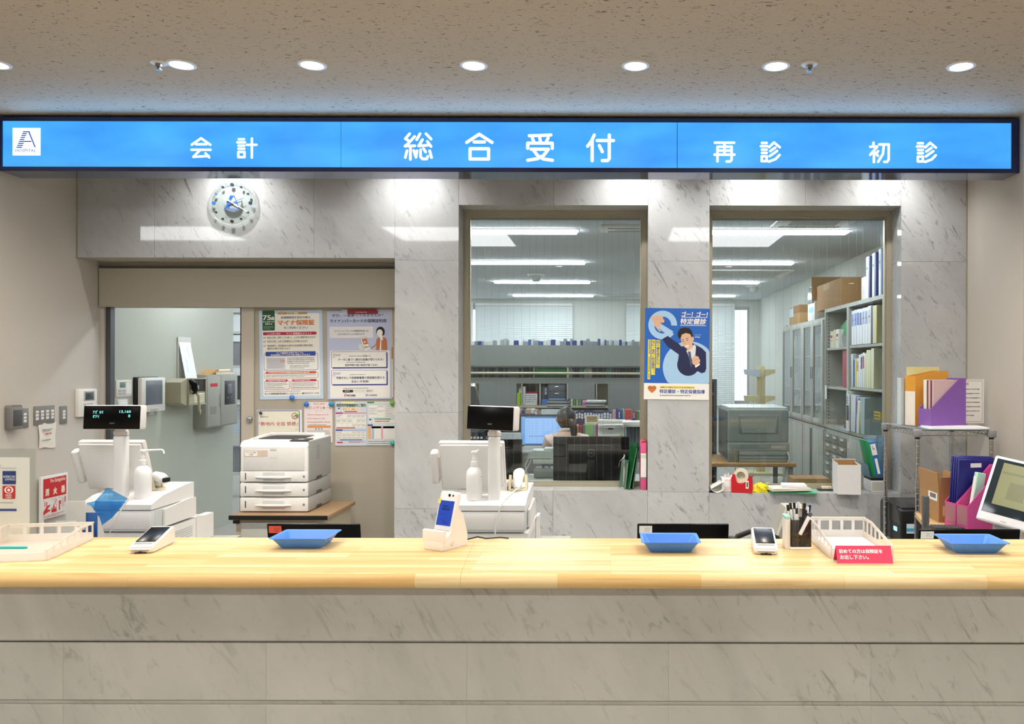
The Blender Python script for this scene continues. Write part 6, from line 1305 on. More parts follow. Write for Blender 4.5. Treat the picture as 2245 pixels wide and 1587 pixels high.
frow([.10, (.078, .315, 'e9ebef', 'white blue-labelled binder,', '93a6d2', .0), (.082, .318, 'e9ebef', 'white blue-labelled binder,', '8a9fd0', .0), (.075, .318, 'eceef1', 'white blue-labelled binder,', '5f86c4', -.03), (.075, .312, 'eceef1', 'white blue-labelled binder,', '6f7fb4', -.05), (.070, .318, 'eef0f2', 'white blue-labelled binder,', 'a9b2d6', -.03), (.070, .318, 'eef0f2', 'white blue-labelled binder,', '9fb0d8', 0), (.080, .325, 'ececea', 'white binder with a red mark,', 'dcd2cc', 0), (.04, .32, '26407f', 'slim navy binder,', None, 0), (.10, .318, 'd8cf9a', 'yellow cardboard file,', None, 0)], 1.747, .005, Y1, .27, 'on the near bookcase top shelf', 'binders on the top shelf')
frow([.09, (.04, .30, 'dfe3e8', 'pale thin file,', None, -.06), (.05, .25, '2460ad', 'blue booklet,', None, 0), (.05, .26, 'e2d24a', 'yellow booklet,', None, 0), (.06, .26, 'e9e6e2', 'white booklet with orange foot,', 'd9a47a', 0), (.05, .29, 'eef0ee', 'white file,', None, 0), (.05, .30, 'e9eceb', 'white file with blue mark,', '2b4a86', 0), (.05, .31, 'f0efec', 'white file with red mark,', 'c94a5a', 0), (.05, .30, 'dfe3cf', 'pale green file,', None, 0), (.06, .33, 'e9e6b8', 'pale yellow file,', None, 0), (.06, .33, 'e5e3c0', 'cream file,', None, 0), (.07, .34, 'e6e4c4', 'cream file at the end,', None, 0)], 1.366, .01, Y1, .26, 'on the near bookcase middle shelf', 'files on the middle shelf')
frow([-.0, (.035, .36, 'f1f0ec', 'cream standing folder,', None, 0), (.085, .335, 'd9d9d8', 'grey magazine,', 'efefef', 0), (.05, .325, 'e6e8ec', 'white clear file,', None, 0), (.045, .325, 'e3e6ea', 'white clear file,', None, 0), (.04, .33, 'dfe6f0', 'pale file,', None, 0), (.016, .31, '2c5fae', 'thin blue file,', None, .10), (.016, .32, 'd8dce0', 'thin white file with red corner,', 'b04050', .10), (.05, .29, 'eceef0', 'white file,', None, .12), (.03, .28, 'd8c35a', 'yellow file,', None, .13), (.02, .30, '2f8a5e', 'green file,', None, .10), (.11, .32, 'a9c0c8', 'pale blue tray file,', None, 0)], .962, -.01, Y1, .26, 'on the near bookcase bottom shelf', 'files on the bottom shelf')
tm = thing('magazine', 'black and white magazine cover facing out of the bottom shelf in the near bookcase', 'magazine', (XF-.02, Y1-.035, .962), -PI/2); b = MB(M('e9e9e7', .5)); b.box(0, .10, -.003, .0, 0, .34); p = Print(b, .001, 0, 0, -.0032); p.rect(12, -235, 88, -95, M('2e3436', .5), 1); p.text('La', 8, -326, 60, -292, INK, 1, .04); p.text('SC', 6, -284, 66, -248, INK, 1, .04); b.build('cover', tm)
t = thing('small_rack', 'small yellow stacked block rack in the bottom shelf of the near bookcase', 'rack', (XF-.01, Y1-.78, 1.12), -PI/2); b = MB(M('e3c24a', .5)); b.box(0, .14, 0, .02, 0, .06); b.build('frame', t)
for i in range(3):
    for j in range(2): b = MB(M('4a3c22', .6)); b.box(.015+i*.042, .043+i*.042, -.001, 0, .008+j*.026, .026+j*.026); b.build('opening', t)
for i, (u, w, h, c, lab) in enumerate(((.50, .11, .36, 'e9ebef', 'white blue-sided binder, left of three on top of the near bookcase'), (.66, .11, .37, 'cfd2d8', 'grey-white binder, middle of three on top of the near bookcase'), (.83, .085, .38, 'e6e9ee', 'white binder, right of three on top of the near bookcase'))):
    tb = vol((XF+.01, Y1-u, 2.141), -PI/2, w*.62, h, .27, c, lab, 'binders on top of the bookcase', 'c6cede', 'binder', 'binder'); b = MB(M('2a4488', .45)); b.box(w*.62-.0006, w*.62+.03, .002, .27, 0, h); b.build('blue_side', tb)
t = thing('storage_box', 'white ragged paper box beside the binders on top of the near bookcase', 'box', (XF+.02, Y1-.34, 2.141), -PI/2); b = MB(M('e9e6df', .6)); b.rbox(0, .13, 0, .26, 0, .20, .004); b.mat(M('7a6a55', .7)); b.prism([(.02, .20), (.125, .20), (.125, .26)], .05, .2, 'y'); b.build('box', t); b = MB(PAPERG); b.ring = None; b.box(.03, .10, -.001, 0, .05, .12); b.build('label', t)
t = thing('cardboard_box', 'large brown cardboard box with open flap on top of the cabinets', 'box', (XF+.01, 8.60, 2.141), -PI/2); b = MB(CARD); b.rbox(0, .95, 0, .34, 0, .27, .004); b.mat(M('b99a72', .7)); b.box(.28, .52, -.0015, 0, .20, .26); b.build('box', t); b = MB(CARDL); b.at((-.002, .0, .12), ry=-.08); b.box(-.006, 0, -.05, .28, 0, .26); b.build('flap', t)
t = thing('small_box', 'white small box with a blue label beside the large cardboard box', 'box', (XF+.02, 9.02, 2.061), -PI/2); b = MB(M('efeeea', .5)); b.rbox(0, .30, 0, .2, 0, .19, .004); b.mat(M('9fd4e6', .5)); b.box(.04, .26, -.001, 0, .09, .15); b.build('box', t)
t = thing('cardboard_box', 'small tan cardboard box with a blue label on the farthest cabinet', 'box', (XF+.02, 9.95, 2.061), -PI/2); b = MB(CARDL); b.rbox(0, .55, 0, .3, 0, .22, .004); b.mat(M('cfe6ee', .5)); b.box(.02, .22, -.0012, 0, .10, .20); b.mat(CARD); b.box(.23, .551, -.002, .301, .13, .222); b.build('box', t)
t = thing('stand_mirror', 'round topped mirror standing behind the tan box on the far cabinet', 'mirror', (XF+.22, 9.72, 2.061), -PI/2); b = MB(M('8f959b', .3, .5)); b.prism([(-.11, 0), (.11, 0), (.11, .36)]+[(.11*math.cos(a), .36+.11*math.sin(a)) for a in [PI*i/12 for i in range(1, 12)]]+[(-.11, .36)], 0, .02, 'y'); b.build('frame', t); b = MB(M('cdd4d6', .1, .9)); b.prism([(-.095, .01), (.095, .01), (.095, .36)]+[(.095*math.cos(a), .36+.095*math.sin(a)) for a in [PI*i/12 for i in range(1, 12)]]+[(-.095, .36)], -.003, 0, 'y'); b.build('glass', t)
for (u, z, w, h, c, lab) in ((.06, 1.741, .10, .17, 'e9e6dc', 'white box with red print in the half empty bookcase'), (.19, 1.741, .05, .18, 'e6dfa0', 'pale yellow packet in the half empty bookcase'), (.27, 1.741, .10, .18, 'ecebe6', 'second white box with red print in the half empty bookcase'), (.50, 1.351, .14, .36, 'b24a58', 'dark red file box on the middle shelf of the half empty bookcase'), (.66, 1.351, .06, .33, '8a4048', 'maroon file beside the dark red file box'), (.55, .962, .2, .02, '2f4a86', 'blue flat book lying at the bottom of the half empty bookcase')):
    tb = thing('packet', lab, 'box', (XF+.04, Y2-u, z), -PI/2); b = MB(M(c, .5)); b.rbox(0, w, 0, .2, 0, h, .003); 
    if 'red print' in lab: b.mat(RT); b.box(w*.15, w*.85, -.001, 0, h*.6, h*.75); b.mat(GREYL); b.box(w*.15, w*.85, -.001, 0, h*.4, h*.47)
    b.build('body', tb)
t = thing('plastic_bag', 'green and clear plastic bag stuffed in the top of the half empty bookcase', 'bag', (XF+.10, Y2-.42, 1.93), -PI/2); b = MB(M('2f9a5b', .35, bump=.4)); b.add([(-.20, 0, .02), (.14, 0, .12), (.17, .0, .05), (.15, -.02, -.05), (-.06, -.02, -.08), (-.20, .02, .0)], [(0,4,1), (1,4,3,2), (0,5,4)]); b.build('green_sheet', t); b = MB(M('23306a', .4)); b.add([(-.22, .03, .03), (.1, .03, .14), (.14, .05, .10), (-.2, .05, -.02)], [(0,3,2,1)]); b.build('navy_sheet', t); b = MB(glassy('bag_clear', 'e9efec', .5, .1, .3, 'e6ece9')); b.add([(-.08, -.03, -.07), (.14, -.03, -.05), (.10, -.03, -.17), (.0, -.03, -.18)], [(0,3,2,1)]); b.build('clear_sheet', t)
# ----- copier and its table, dark drawer trolley, far corner
t = thing('work_table', 'wood topped table carrying the grey copier', 'table', (0, 6.72, 0)); b = MB(M('b28a58', .5, var=.08)); b.rbox(.60, 1.56, 0, .72, .705, .735, .004); b.build('top', t)
for x in (.64, 1.52):
    for y in (.04, .66): b = MB(GREY); b.box(x-.018, x+.018, y-.018, y+.018, 0, .705); b.build('leg', t)
b = MB(M('6d5a42', .6)); b.box(.9, 1.44, .2, .6, .30, .32); b.build('lower_shelf', t)
x0, x1, yc = 1.0, 1.52, 6.80
t = thing('copier', 'grey green copier with paper drawers on the wood topped table', 'copier', ((x0+x1)/2, yc, .736)); w = (x1-x0)/2; CG = M('98a29e', .4, var=.02); CG2 = M('828d8a', .4); 
b = MB(CG); b.rbox(-w, w, .02, .62, .16, .455, .02, 3); b.rbox(-w, w, .0, .62, .095, .165, .006); b.mat(M('4e5656', .5)); b.rbox(-w-.004, -w+.03, .05, .6, .02, .43, .004); b.mat(CG2)
for i in range(20): b.box(-w+.10+i*.0135, -w+.107+i*.0135, -.0015, 0, .112, .152)
b.mat(GREYL); b.box(w-.16, w-.03, -.0015, 0, .118, .140); b.build('body', t)
b = MB(CG2); b.rbox(-w+.09, w-.09, .014, .022, .24, .40, .004); b.mat(M('a3aca8', .4)); b.prism([(-w+.12, .25), (w-.12, .25), (w-.10, .39), (-w+.10, .39)], .012, .016, 'y'); b.build('front_door', t)
b = MB(M('e3e9e6', .3)); b.rbox(-w+.01, w-.01, .03, .60, .45, .468, .008); b.build('top_lid', t)
for z0, z1 in ((.055, .092), (.028, .052), (.0, .026)):
    b = MB(CG); b.rbox(-w+.09, w, -.006, .5, z0+.001, z1, .003); b.mat(GREYD); b.box(-w+.10, w-.02, -.004, -.0, z0-.001, z0+.003); b.build('paper_drawer', t)
b = MB(CG2); b.rbox(-w, -w+.085, -.002, .5, 0, .092, .004); b.build('side_column', t)
b = MB(M('b9bdb6', .5)); b.tube([(w-.02, -.02, .09), (w-.01, -.05, .04), (w-.04, -.05, -.06), (w-.07, -.03, -.2), (w-.10, .0, -.34)], .008, 8); b.build('cable', t)
b = MB(M('c9a02f', .5)); b.tube([(-w+.05, -.015, .12), (-w+.055, -.02, -.05), (-w+.06, -.03, -.25)], .003, 6); b.build('yellow_cord', t)
t = thing('drawer_trolley', 'dark slate drawer trolley at the left of the copier', 'trolley', (.90, 7.55, 0)); b = MB(M('3c434c', .45)); b.box(-.25, -.22, 0, .35, 0, 1.42); b.box(.07, .10, 0, .35, 0, 1.42); b.box(-.25, .10, 0, .35, 1.40, 1.43); b.box(-.25, .10, .33, .35, 0, 1.42)
for i in range(6): b.box(-.22, .07, 0, .33, .1+i*.235, .13+i*.235)
b.build('frame', t)
for i in range(5): b = MB(M('d7d6c8', .5)); b.rbox(-.20, .055, -.005, .3, .14+i*.235, .31+i*.235, .004); b.build('drawer', t)
t = thing('leaflet_stand', 'cream post stand with trays by the bright office window', 'stand', (X(1668, 11.6), 11.6, 0)); b = MB(M('cbbf95', .6)); b.rbox(-.06, .06, -.03, .03, 0, 1.56, .01); b.rbox(-.3, .3, -.2, .2, 0, .03, .01); b.build('post', t)
for z in (1.44, 1.06, .76): b = MB(M('b9c0cc', .5) if z > 1.4 else M('cbbf95', .6)); b.prism([(-.24, .0), (-.04, -.04), (-.04, .07), (-.25, .07)], -.14, .0, 'y'); b.mat(M('cbbf95', .6)); b.prism([(.04, -.03), (.18, .02), (.18, .07), (.04, .07)], -.14, .0, 'y'); o_ = b.build('tray', t); o_.location = (0, 0, z)
t = thing('towel_rail', 'white towel hanging on a wall rail by the far right office corner', 'towel rail', (XRO, 11.3, 1.30), -PI/2); b = MB(GREYL); b.tube([(0, 0, .34), (0, -.10, .34), (.62, -.10, .34), (.62, 0, .34)], .012, 8); b.build('rail', t); b = MB(M('c9d2e0', .8)); b.prism([(.15, .34), (.48, .34), (.56, .02), (.40, -.02), (.36, .10), (.12, .08)], -.115, -.09, 'y'); b.build('towel', t)
for i, (y, z, w, h, lab) in enumerate(((11.0, .85, .7, .85, 'pale schedule sheet on the right wall beyond the glass cabinets'), (10.6, 1.0, .35, .6, 'white notice next to the schedule sheet on the right wall'))):
    m, p = sheet(0, 0, 200, 200*h/w, w/200, M('dfe6e4', .7)); p.lines(15, 20, 185, 180*h/w, 9, M('b0bcba', .7), 1, .3, i+3); solo('notice', m, lab, 'notice', (XRO-.003, y, z), -PI/2)
b = MB(CARD); b.box(0, .275, 0, .25, 0, .70); b.mat(M('a5854f', .7)); b.box(-.004, .279, -.003, .003, .53, .706); p = Print(b, .001, 0, 0, -.0033); p.text('500mL／10本', 55, -678, 150, -662, INK, 1, .01); p.text('大塚生食注', 50, -628, 235, -585, M('b5482f', .7), 1, .03)
solo('cardboard_box', b, 'brown cardboard box with red kanji behind the sill of the right window', 'box', (1.385, 6.02, 0))
# ----- left half: window desk with two dark monitors
t = thing('office_desk', 'grey desk right behind the left interior window', 'desk', (0, 5.93, 0)); b = MB(M('b9bab2', .5)); b.rbox(-1.9, .45, 0, .68, .63, .66, .004); b.build('top', t)
for x in (-1.86, -.75, .41): b = MB(GREYL); b.box(x-.015, x+.015, .02, .66, 0, .63); b.build('side_panel', t)
def monitor_back(px0, px1, pyt, pyb, Y, label, logo):
    x0, x1 = X(px0, Y), X(px1, Y); zt_3, zb_3 = Z(pyt, Y), Z(pyb, Y); t = thing('monitor', label, 'monitor', ((x0+x1)/2, Y, .661), 0, 'dark monitors on the window desk'); w = (x1-x0)/2
    b = MB(M('101013', .13)); b.rbox(-w, w, 0, .03, zb_3-.661, zt_3-.661, .006); b.mat(M('16161a', .3)); b.rbox(-w*.6, w*.6, -.012, .004, zb_3-.661+.05, zt_3-.661-.06, .012, 3); b.build('housing', t)
    b = MB(BLACKM); b.rbox(-.03, .03, -.03, .02, .01, .18, .006); b.rbox(-.11, .11, -.09, .10, .0, .012, .006); b.build('stand', t)
    if logo: b = MB(M('8d9296', .3, .6)); zc_ = (zt_3+zb_3)/2-.661+.045; p = Print(b, .001, 0, 0, -.0124); p.ring(0, -zc_*1000, 25, 29, M('8d9296', .3, .6), 0); p.text('DELL', -17, -zc_*1000-6, 17, -zc_*1000+6, M('8d9296', .3, .6), 0, .03); b.build('logo', t)
monitor_back(1213, 1380, 957, 1054, 6.06, 'large dark monitor seen from behind with a round logo, behind the left pane', True)
monitor_back(1028, 1145, 963, 1052, 6.20, 'dark monitor seen from behind at the left of the window desk', False)
t = thing('label_printer', 'pale green receipt printer on a pedestal between the two dark monitors', 'printer', (X(1188, 6.5), 6.42, .661)); LGN = M('c4cdc6', .45); s65 = 6.5/F
b = MB(LGN); b.prism([(-.09, .155), (.10, .155), (.10, .17), (.08, .215), (-.06, .22), (-.10, .18)], -.08, .10, 'y'); b.rbox(-.055, .11, -.1, .02, .115, .15, .008); b.rbox(.03, .10, -.06, .06, .19, .235, .006); b.build('body', t)
b = MB(M('9aa39c', .5)); b.tube([(.02, 0, .0), (.02, 0, .16)], .009, 8); b.tube([(.07, 0, .0), (.07, 0, .16)], .009, 8); b.rbox(-.05, .11, -.08, .08, 0, .075, .01); b.build('pedestal', t)
b = MB(WHITE2); b.tube([(-.09, -.02, .16), (-.12, -.06, .10), (-.10, -.08, .03), (-.05, -.09, .015)], .004, 8); b.tube([(-.07, -.02, .16), (-.08, -.06, .12), (-.12, -.08, .05), (-.08, -.09, .01)], .004, 8); b.build('cable', t)
# ----- working desks with the screen the clerk looks at
t = thing('office_desk', 'long grey office desk in front of the seated clerk', 'desk', (0, 7.95, 0)); b = MB(M('c3c4bd', .5)); b.rbox(-2.3, 1.0, 0, 1.27, .68, .70, .004); b.build('top', t)
for x in (-2.26, -1.2, .0, .96): b = MB(GREYL); b.box(x-.015, x+.015, .4, 1.2, 0, .68); b.build('side_panel', t)
Y8 = 8.15; x0, x1 = X(1139, Y8), X(1260, Y8); w = (x1-x0)/2
t = thing('monitor', 'monitor showing a blue spreadsheet in front of the clerk', 'monitor', ((x0+x1)/2, Y8, .701)); zt_3, zb_3 = Z(909, Y8)-.701, Z(979, Y8)-.701
b = MB(M('1b1c22', .3)); b.rbox(-w, w, 0, .03, zb_3, zt_3, .005); b.build('housing', t)
b = MB(M('8db4e2', .4, emit=.75, var=.03)); b.box(-w+.018, w-.018, -.002, 0, zb_3+.018, zt_3-.022); p = Print(b, .001, 0, 0, -.0021); SBL = M('4f7fc0', .4, emit=.5); wl = w*1000-18; zt4, zb4 = zt_3*1000-22, zb_3*1000+18
p.rect(-wl, -zt4, wl, -zt4+16, SBL, 1); p.rect(-wl, -zb4-14, wl, -zb4, SBL, 1); p.rect(-wl, -zt4, -wl+40, -zb4, M('6f9ccf', .4, emit=.6), 1)
for i in range(9): p.rect(-wl+60+i*52, -zt4+30, -wl+62+i*52, -zb4-20, M('6f96c8', .4, emit=.55), 2)
for i in range(9): p.rect(-wl+42, -zt4+40+i*26, wl-4, -zt4+41.5+i*26, M('7fa5d4', .4, emit=.55), 2)
p.rect(-wl+80, -zt4+195, wl-20, -zt4+201, SBL, 3); b.build('screen', t)
b = MB(BLACKM); b.rbox(-.03, .03, .02, .06, .0, .2, .004); b.rbox(-.12, .12, -.08, .12, 0, .012, .004); b.build('stand', t)
b = MB(PAPER); b.at(rx=-.06); b.box(0, .235, -.002, 0, 0, .075); p = Print(b, .001, 0, 0, -.0024); p.lines(10, -65, 225, -12, 5, INKG, 1, .25, 4); solo('paper_sheet', b, 'white list taped below the blue spreadsheet screen', 'paper', (X(1150, 8.1), 8.09, Z(993, 8.1)))
t = thing('monitor', 'dark monitor behind the customer display, beside the spreadsheet screen', 'monitor', (X(1098, 8.3), 8.3, .701)); b = MB(M('23262e', .3)); b.rbox(-.20, .36, 0, .03, .12, .355, .005); b.build('housing', t); b = MB(BLACKM); b.rbox(-.03, .03, .0, .05, .0, .2, .004); b.rbox(-.12, .12, -.08, .12, 0, .012, .004); b.build('stand', t)
vol((X(1090, 8.0), 8.0, .701), 0, .235, .18, .05, 'd6dbda', 'pale standing paper tray between the customer display and the spreadsheet screen', 'trays', None, 'paper_tray', 'tray')
frow2 = [(1030, 'first'), (1037.5, 'second'), (1045, 'third'), (1052.5, 'fourth')]
for px, o_ in frow2: vol((X(px, 7.98), 7.98, .701), 0, .031, .19, .2, '2c3138', o_+' small black binder from the left under the customer display', 'black binders on the office desk', 'eef0ee', 'binder', 'binder', 0, (.1, .75))
# files standing on the desks: colourful middle rows
bd = thing('desk_shelf', 'grey shelf of files across the middle of the long office desk', 'shelf', (0, 8.75, .701)); b = MB(CABD); b.box(-2.2, .95, 0, .30, .165, .185); b.build('board', bd)
for x in (-2.19, -1.1, .0, .93): b = MB(CABD); b.box(x-.01, x+.01, 0, .30, 0, .165); b.build('upright', bd)
zd = .701+.186; Yd = 8.76
def strip(px0, px1, pyt, Y, zbase, pal, ws, where, group, seed, spine=.5, d=.2, dh=.015):
    h = Z(pyt, Y)-zbase; row(X(px0, Y), X(px1, Y), Y, zbase, 0, pal, (h-dh, h+dh*.4), ws, d, where, group, seed=seed, spine=spine)
strip(1052, 1078, 896, Yd, zd, [('cfe3b4', 'lime'), ('a9d86a', 'bright lime'), ('eef2ea', 'white')], (.018, .05), 'of the lime group on the desk shelf', 'files on the desk shelf', 3, .3)
strip(1083, 1122, 897, Yd, zd, [('c94a5a', 'red'), ('e9b9bd', 'pink'), ('eef0ee', 'white'), ('7fb8b0', 'aqua')], (.02, .05), 'of the red and white group on the desk shelf', 'files on the desk shelf', 4, .3)
strip(1124, 1186, 898, Yd, zd, [('2c3f86', 'navy'), ('23306a', 'dark blue'), ('d9dce6', 'pale'), ('c8a08a', 'tan')], (.03, .07), 'left of the clerk on the desk shelf', 'files on the desk shelf', 6, .2)
vol((X(1187, 8.72), 8.72, zd), 0, .20, .19, .03, 'dfe9ee', 'pale blue clear case just left of the head of the clerk', 'cases', None, 'document_case', 'case')
strip(1262, 1342, 902, Yd, zd, NAV+[('2a3a70', 'navy labelled')], (.026, .036), 'right of the clerk on the desk shelf', 'files on the desk shelf', 8, 1.0)
strip(1344, 1372, 898, Yd, zd, [('2f7f9a', 'teal'), ('2c4b92', 'blue'), ('e6b3c4', 'pink'), ('d6e0d6', 'pale'), ('5a3fa0', 'violet')], (.008, .02), 'of the thin bright folders on the desk shelf', 'files on the desk shelf', 9, .1)
vol((X(1371, 8.7), 8.7, zd), 0, .075, .19, .2, 'cf4a48', 'red and white box file on the desk shelf at right', 'box files', 'efe9e6', 'box_file', 'file', 0, (.02, .45))
strip(1388, 1424, 900, Yd, zd, MIX, (.01, .03), 'at the right end of the desk shelf', 'files on the desk shelf', 12, .3)
vol((X(1282, 8.70), 8.70, zd), 0, .16, .125, .04, 'eceeee', 'white paper holder with a brown card behind the clerk', 'holders', 'b8935a', 'paper_holder', 'holder', 0, (.45, .95))
# nearer row right of the clerk
Yn = 8.12; zn = .701
for px, w_, c, h, lab in ((1262, .030, 'd98a6a', .245, 'orange bottle-like file right of the ponytail'), (1270, .03, '8a3a34', .235, 'dark red file right of the ponytail'), (1278, .024, '6f7074', .25, 'grey file beside the green folder'), (1283, .085, '86b878', .255, 'wide light green folder right of the clerk'), (1301, .03, 'a6a6ac', .25, 'grey file right of the green folder'), (1308, .03, 'b53a5e', .255, 'crimson file right of the green folder')):
    vol((X(px, Yn), Yn, zn), 0, w_, h, .2, c, lab, 'files right of the clerk', None)
t = thing('paper_tray', 'white paper tray full of sheets on the desk right of the clerk', 'tray', (X(1340, 8.0), 8.0, .701)); b = MB(M('eceee9', .5)); b.rbox(-.13, .13, 0, .28, 0, .235, .006); b.mat(YEL); b.box(.09, .11, -.001, 0, .15, .17); b.mat(M('4a4f6a', .5)); b.box(-.03, .02, -.002, .0, .215, .235); b.build('tray', t)
for i in range(4): b = MB(PAPER); b.at((0, .1, .236+i*.008), rz=.05*(-1)**i); b.box(-.125, .125, -.14, .16, 0, .005); b.build('paper', t)
b = MB(PAPERG); b.at((.0, .05, 0), ry=.02)
solo('paper_pile', b.box(-.14, .14, 0, .25, .0, .03).mat(INKG).box(-.141, .141, -.001, .251, .012, .016), 'flat pile of papers lying above the white tray', 'papers', (X(1342, 8.1), 8.03, .701+.268))
row(X(1372, 7.7), X(1416, 7.7), 7.7, .66, 0, [('8f9599', 'grey'), ('6f767c', 'dark grey'), ('b9bfc4', 'pale grey')], (.30, .31), (.008, .016), .2, 'of the hanging row at right behind the pane', 'grey hanging folders', seed=21, spine=.0)
t = thing('side_drawer', 'low steel drawer unit under the grey hanging folders', 'drawer unit', (X(1394, 7.7), 7.65, 0)); b = MB(CABD); b.box(-.2, .2, 0, .35, 0, .655); b.build('body', t)
for i in range(2): b = MB(CAB); b.rbox(-.19, .19, -.01, 0, .03+i*.31, .32+i*.31, .003); b.build('drawer', t)
for i in range(3):
    b = MB(PAPER if i else PAPERG); b.at(rz=.06*(i-1)); b.box(-.11, .14, -.02, .24, 0, .014); solo('paper_pile', b, ['lowest', 'middle', 'topmost'][i]+' white paper bundle lying on the grey hanging folders', 'papers', (X(1392, 7.7), 7.66, .972+i*.015))
t = thing('desk_divider', 'dark grey slanted desk divider at the left edge of the left pane', 'divider', (0, 8.55, 0)); b = MB(GREYD); b.prism([(X(1010, 8.55), .701), (X(1058, 8.55), .701), (X(1055, 8.55), Z(900, 8.55)), (X(1041, 8.55), Z(848, 8.55)), (X(1010, 8.55), Z(845, 8.55))], 0, .02, 'y'); b.build('panel', t)
# overhead rack seen from behind
YR_ = 9.25
def zr(py): return Z(py, YR_)
t = thing('file_rack', 'grey steel file rack seen from behind across the left interior window', 'rack', (0, YR_, 0)); xa_, xb_ = X(985, YR_), X(1470, YR_); RK = M('8d918c', .5); 
b = MB(RK); b.box(xa_, xb_, 0, .02, zr(803), zr(757)); b.build('upper_back_panel', t)
b = MB(RK); b.box(xa_, xb_, .0, .02, zr(841), zr(828)); b.box(xa_, xb_, .02, .40, zr(841), zr(838)); b.build('lower_rail', t)
b = MB(RK); b.box(xa_, xb_, .02, .40, zr(806), zr(803)); b.build('shelf', t)
b = MB(M('c6bfa0', .5)); b.tube([(xa_, -.01, zr(818)), (xb_, -.01, zr(819))], .014, 10); b.build('tube_rail', t)
for x in (xa_+.02, xb_-.02): b = MB(RK); b.box(x-.02, x+.02, 0, .4, 0, zr(757)); b.build('upright', t)
for a, c, d_, e in ((1050, 1132, 893, 897), (1245, 1304, 874, 876), (1333, 1424, 899, 902)):
    b = MB(M('858b8a', .55)); b.add([(X(a, YR_), -.004, zr(841)), (X(c, YR_), -.004, zr(841)), (X(c, YR_), -.004, zr(e)), (X(a, YR_), -.004, zr(d_)), (X(a, YR_), .004, zr(841)), (X(c, YR_), .004, zr(841)), (X(c, YR_), .004, zr(e)), (X(a, YR_), .004, zr(d_))], [(0,3,2,1), (4,5,6,7), (3,7,6,2), (0,1,5,4), (0,4,7,3), (1,2,6,5)]); b.build('hanging_panel', t)
row(xa_+.06, xb_-.06, YR_+.06, zr(803)+.001, 0, [('c9cfd2', 'pale grey'), ('8f959c', 'grey'), ('e6e8e6', 'white'), ('4f5f8e', 'slate blue'), ('35467f', 'navy'), ('aab2b0', 'silver'), ('d9dcd0', 'cream')], (.285, .32), (.02, .06), .25, 'along the top of the grey rack', 'files on top of the grey rack', seed=31, spine=.0)
row(xa_+.06, X(1168, YR_), YR_+.07, zr(838)+.001, 0, [('5a5f62', 'dark grey'), ('7b8083', 'grey'), ('3f4350', 'charcoal')], (.17, .18), (.015, .035), .25, 'at the left in the gap of the grey rack', 'files in the gap of the rack', seed=33, spine=.0)
vol((X(1170, YR_), YR_+.06, zr(838)+.001), 0, .37, .178, .25, '2f7a50', 'wide dark green box file in the gap of the grey rack', 'green files', None)
row(X(1246, YR_), xb_-.06, YR_+.07, zr(838)+.001, 0, [('2a6f78', 'teal'), ('2b3b52', 'dark blue'), ('3a3f44', 'charcoal'), ('39386a', 'violet blue'), ('9a9c92', 'grey beige')], (.17, .18), (.03, .06), .25, 'at the right in the gap of the grey rack', 'files in the gap of the rack', seed=34, spine=.0)
# shelf behind it
Yq = 10.3
def zq(py): return Z(py, Yq)
t = thing('open_shelf', 'cream open shelf with bright files behind the clerk', 'shelf', (0, Yq, 0)); xa_, xb_ = X(1040, Yq), X(1440, Yq)
b = MB(M('c9c3a6', .5)); b.box(xa_, xb_, 0, .35, zq(894), zq(889)); b.build('board', t); b = MB(M('b9b6aa', .6)); b.box(xa_, xb_, .33, .35, 0, zq(750)); b.build('back_panel', t); b = MB(M('b0aca0', .5)); b.box(xa_, xb_, 0, .35, 0, zq(900)); b.build('base', t)
b = MB(M('c9c3a6', .5)); b.box(xa_, xb_, 0, .35, zq(838), zq(833)); b.build('board', t)
for px in (1042, 1144, 1184, 1244, 1308, 1438): b = MB(M('d9d6c6', .5)); b.box(X(px, Yq)-.006, X(px, Yq)+.006, 0, .33, zq(889), zq(838)); b.build('divider', t)
zq0 = zq(889)+.001
for px, w_, pyt, c, nm, lab in ((1133, .05, 862, 'a9cf3a', None, 'lime green file at the left of the cream shelf'), (1135.5, .03, 850, 'eceeea', None, 'white file behind the lime green one'), (1146, .03, 848, 'e6e8ea', None, 'leaning white folder in the cream shelf'), (1150, .16, 860, 'b82a52', None, 'wide crimson binder in the cream shelf'), (1187, .03, 848, '2c5a4a', None, 'dark green binder in the cream shelf'), (1192, .04, 847, '26386a', 'cfd6e6', 'navy binder in the cream shelf'), (1186.5, .085, 876, '4f86cf', None, 'blue box file at the foot of the cream shelf'), (1251, .03, 875, 'dfe3c8', None, 'cream file in the shelf right of the clerk'), (1257, .03, 876, '5f8f6a', None, 'green file in the shelf right of the clerk'), (1263, .03, 876, 'b9c9a0', None, 'sage file in the shelf right of the clerk'), (1269, .035, 877, '6f9f86', None, 'grey green file in the shelf right of the clerk'), (1276, .10, 877, 'd66fa6', 'f1e6ee', 'pink file box in the shelf right of the clerk'), (1296, .06, 876, '9fcf8f', None, 'pale green file right of the pink file box')):
    vol((X(px, Yq), Yq+(.10 if px in (1150, 1187, 1192, 1135.5) else .02), zq0), 0, w_, zq(pyt)-zq0, .2, c, lab, 'files on the cream shelf', nm)
b = MB(M('f2f2ee', .5)); b.rbox(0, .17, 0, .012, 0, .15, .008); p = Print(b, .001, 0, 0, -.0005); p.lines(15, -135, 150, -30, 4, INKG, 1, .35, 8); solo('whiteboard', b, 'small scribbled whiteboard before the crimson binder', 'whiteboard', (X(1148, Yq)+.005, Yq+.04, zq0))
t = thing('drawer_case', 'clear stacked drawer case with chrome pulls on the cream shelf', 'drawer case', (X(1221, Yq), Yq+.02, zq0)); b = MB(M('4a4f57', .3)); b.rbox(-.115, .115, .01, .28, 0, zq(841)-zq0, .004); b.build('case', t)
